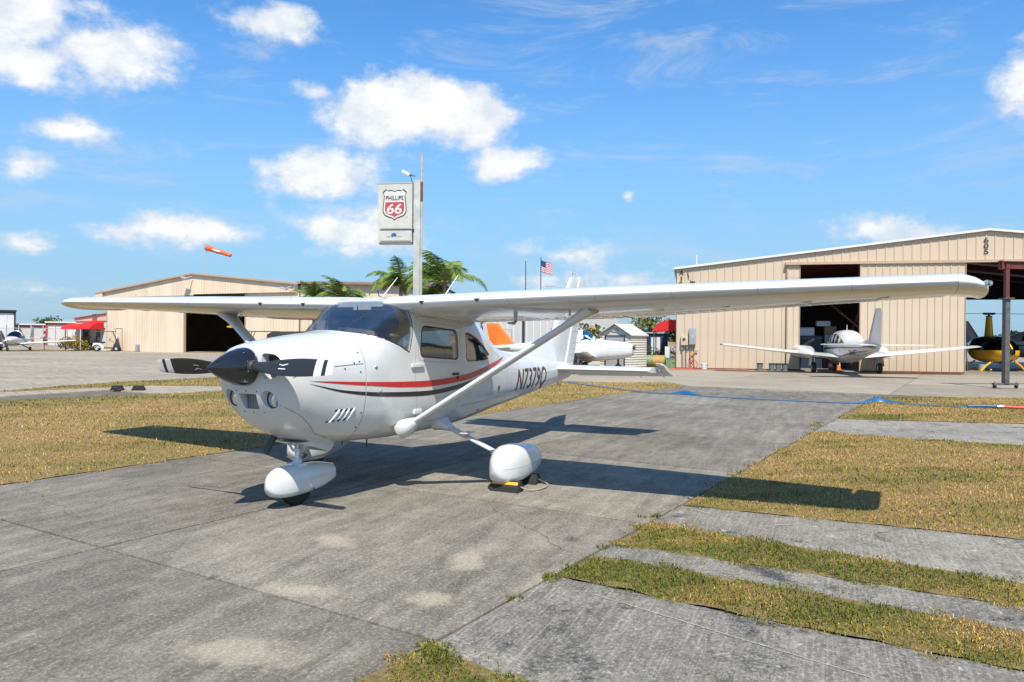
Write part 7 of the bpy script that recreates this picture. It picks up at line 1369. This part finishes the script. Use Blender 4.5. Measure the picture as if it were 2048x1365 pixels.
def tree(name, loc, h, r, n, label, seed, cols=GR, size=.5):
    rr = random.Random(seed); A = empty(name, loc, 0, label, 'tree'); bl = [((rr.uniform(-.6, .6)*r, rr.uniform(-.6, .6)*r, h*.68+rr.uniform(-.22, .25)*h), (r*.5*rr.uniform(.7, 1.2), r*.5*rr.uniform(.7, 1.2), h*.17*rr.uniform(.8, 1.3))) for _ in range(9)]; leaves('crown', A, bl, n, size, cols, seed); q = MB(); q.tube([(0, 0, 0), (.1, 0, h*.4), (0, .1, h*.7)], [h*.03, h*.02, h*.01], 8)
    for (c, _) in bl[:6]: q.tube([(0, 0, h*.38), tuple(V((0, 0, h*.45)).lerp(V(c), .6)), c], [h*.012, h*.008, h*.004], 6)
    q.build('trunk', 'trunk', A, smooth=60)
tree('tree', (50.5, 11.3, 0), 3.4, 2.0, 900, 'bushy tree with olive leaves seen under the right red awning', 11, [(.15, .17, .04), (.11, .13, .03), (.25, .20, .06)], .3); tree('tree', (52.0, 9.4, 0), 2.9, 1.6, 700, 'lower green tree behind the dark booth', 12, GR, .3)
tree('tree', (76, 128, 0), 4.3, 2.6, 600, 'round dark tree showing above the far red-trimmed hangar', 13, GR, .5)
rr = random.Random(5)
def palm(loc, h, n, L, label, seed, up_=.5, dry=4):
    rr = random.Random(seed); A = empty('palm_tree', loc, 0, label, 'palm'); q = MB(); q.tube([(0, 0, 0), (.05, .03, h*.5), (0, 0, h)], [.17, .13, .11], 10); q.build('trunk', 'trunk', A, smooth=60)
    for k in range(n+dry):
        isdry = k >= n; az_ = rr.uniform(0, 2*math.pi) if not isdry else 2*math.pi*(k-n)/dry+.4; e0 = rr.uniform(.35, 1.45) if not isdry else rr.uniform(.1, .4); LL = L*rr.uniform(.75, 1.1)*(1 if not isdry else .75); pts = []; p = V((0, 0, h)); el_ = e0; m_ = 16
        for i in range(m_+1): pts.append(p.copy()); p = p+V((math.cos(az_)*math.cos(el_), math.sin(az_)*math.cos(el_), math.sin(el_)))*LL/m_; el_ -= (1.5+.5*rr.random())/m_*(.4+1.6*i/m_)*(.75 if e0 > 1 else 1)
        if isdry:
            q = MB(); q.tube(pts[:9], [.05-.004*i for i in range(9)], 6); q.build('dry_stalk', 'dry_frond', A, smooth=60); continue
        vs = []; fs = []
        for i in range(3, m_*4+1):
            t = i/(m_*4); f_ = t*m_; j = min(int(f_), m_-1); c = pts[j].lerp(pts[j+1], f_-j); tg = (pts[j+1]-pts[j]).normalized(); sd = tg.cross(V((0, 0, 1))); sd = sd.normalized() if sd.length > .05 else V((math.sin(az_), -math.cos(az_), 0)); un = sd.cross(tg); ll = L*.26*(math.sin(math.pi*min(1, t*.92+.08))**.6)
            for s in (-1, 1):
                d = (sd*s*.75+tg*.6+un*.1-V((0, 0, .30+.35*rr.random()))).normalized(); w = .018; b = len(vs); vs += [c-tg*w, c+tg*w, c+d*ll*.55+tg*w*.9-V((0, 0, .02)), c+d*ll-V((0, 0, .10*ll))]; fs.append((b, b+1, b+2, b+3))
        b0 = len(vs)
        me = bpy.data.meshes.new('frond'); me.from_pydata([tuple(v) for v in vs], [], fs); tint(me, [(.11, .20, .03), (.15, .24, .035), (.08, .16, .025), (.24, .28, .04)], 4); me.materials.append(MT['leaf']); o = bpy.data.objects.new('frond', me); COL.objects.link(o); o.parent = A
        q = MB(); q.tube(pts[::2], [.025-.0022*i for i in range(len(pts[::2]))], 5); q.build('rachis', 'leaf_stem', o, smooth=60)
mat('leaf_stem', (.16, .20, .05), .6)
palm((29.7, 16.55, 0), 4.5, 20, 2.7, 'tallest palm, right of the sign pole', 21); palm((31.1, 20.4, 0), 4.5, 18, 2.3, 'palm just left of the sign pole behind the airplane roof', 32); palm((30.4, 18.2, 0), 3.4, 14, 2.1, 'low palm directly behind the sign pole', 23)
palm((31.1, 26.9, 0), 3.6, 14, 1.8, 'short palm in front of the left hangar corner', 24, dry=0); palm((31.2, 24.7, 0), 3.7, 15, 2.1, 'short bushy palm right of the left hangar corner', 25, dry=0); palm((49.0, 22.6, 0), 4.1, 7, 1.6, 'small distant palm left of the bare flagpole', 26, dry=0)
# distant treeline
vs = []; fs = []; rg = np.random.default_rng(8)
me_n = 5200
for i in range(me_n):
    a = rg.uniform(-.9, 1.9); R_ = rg.uniform(330, 380); hmax = 4.5+2.0*math.sin(a*17)+1.5*math.sin(a*41+1); p = np.array([R_*math.cos(a), R_*math.sin(a), rg.uniform(0, 1)**.7*max(2.5, hmax)]); s = rg.uniform(1.2, 2.6); u = rg.normal(size=3); u /= np.linalg.norm(u); v = np.cross(u, rg.normal(size=3)); v /= np.linalg.norm(v); k = len(vs); vs += [p-u*s, p+v*s*.7, p+u*s, p-v*s*.7]; fs.append((k, k+1, k+2, k+3))
me = bpy.data.meshes.new('far_trees'); me.from_pydata([tuple(v) for v in vs], [], fs); tint(me, [(.05, .075, .03), (.07, .09, .035), (.04, .06, .025)], 4); me.materials.append(MT['leaf']); o = bpy.data.objects.new('far_trees', me); COL.objects.link(o); tag(o, 'distant belt of dark trees along the horizon', 'trees', kind='stuff')
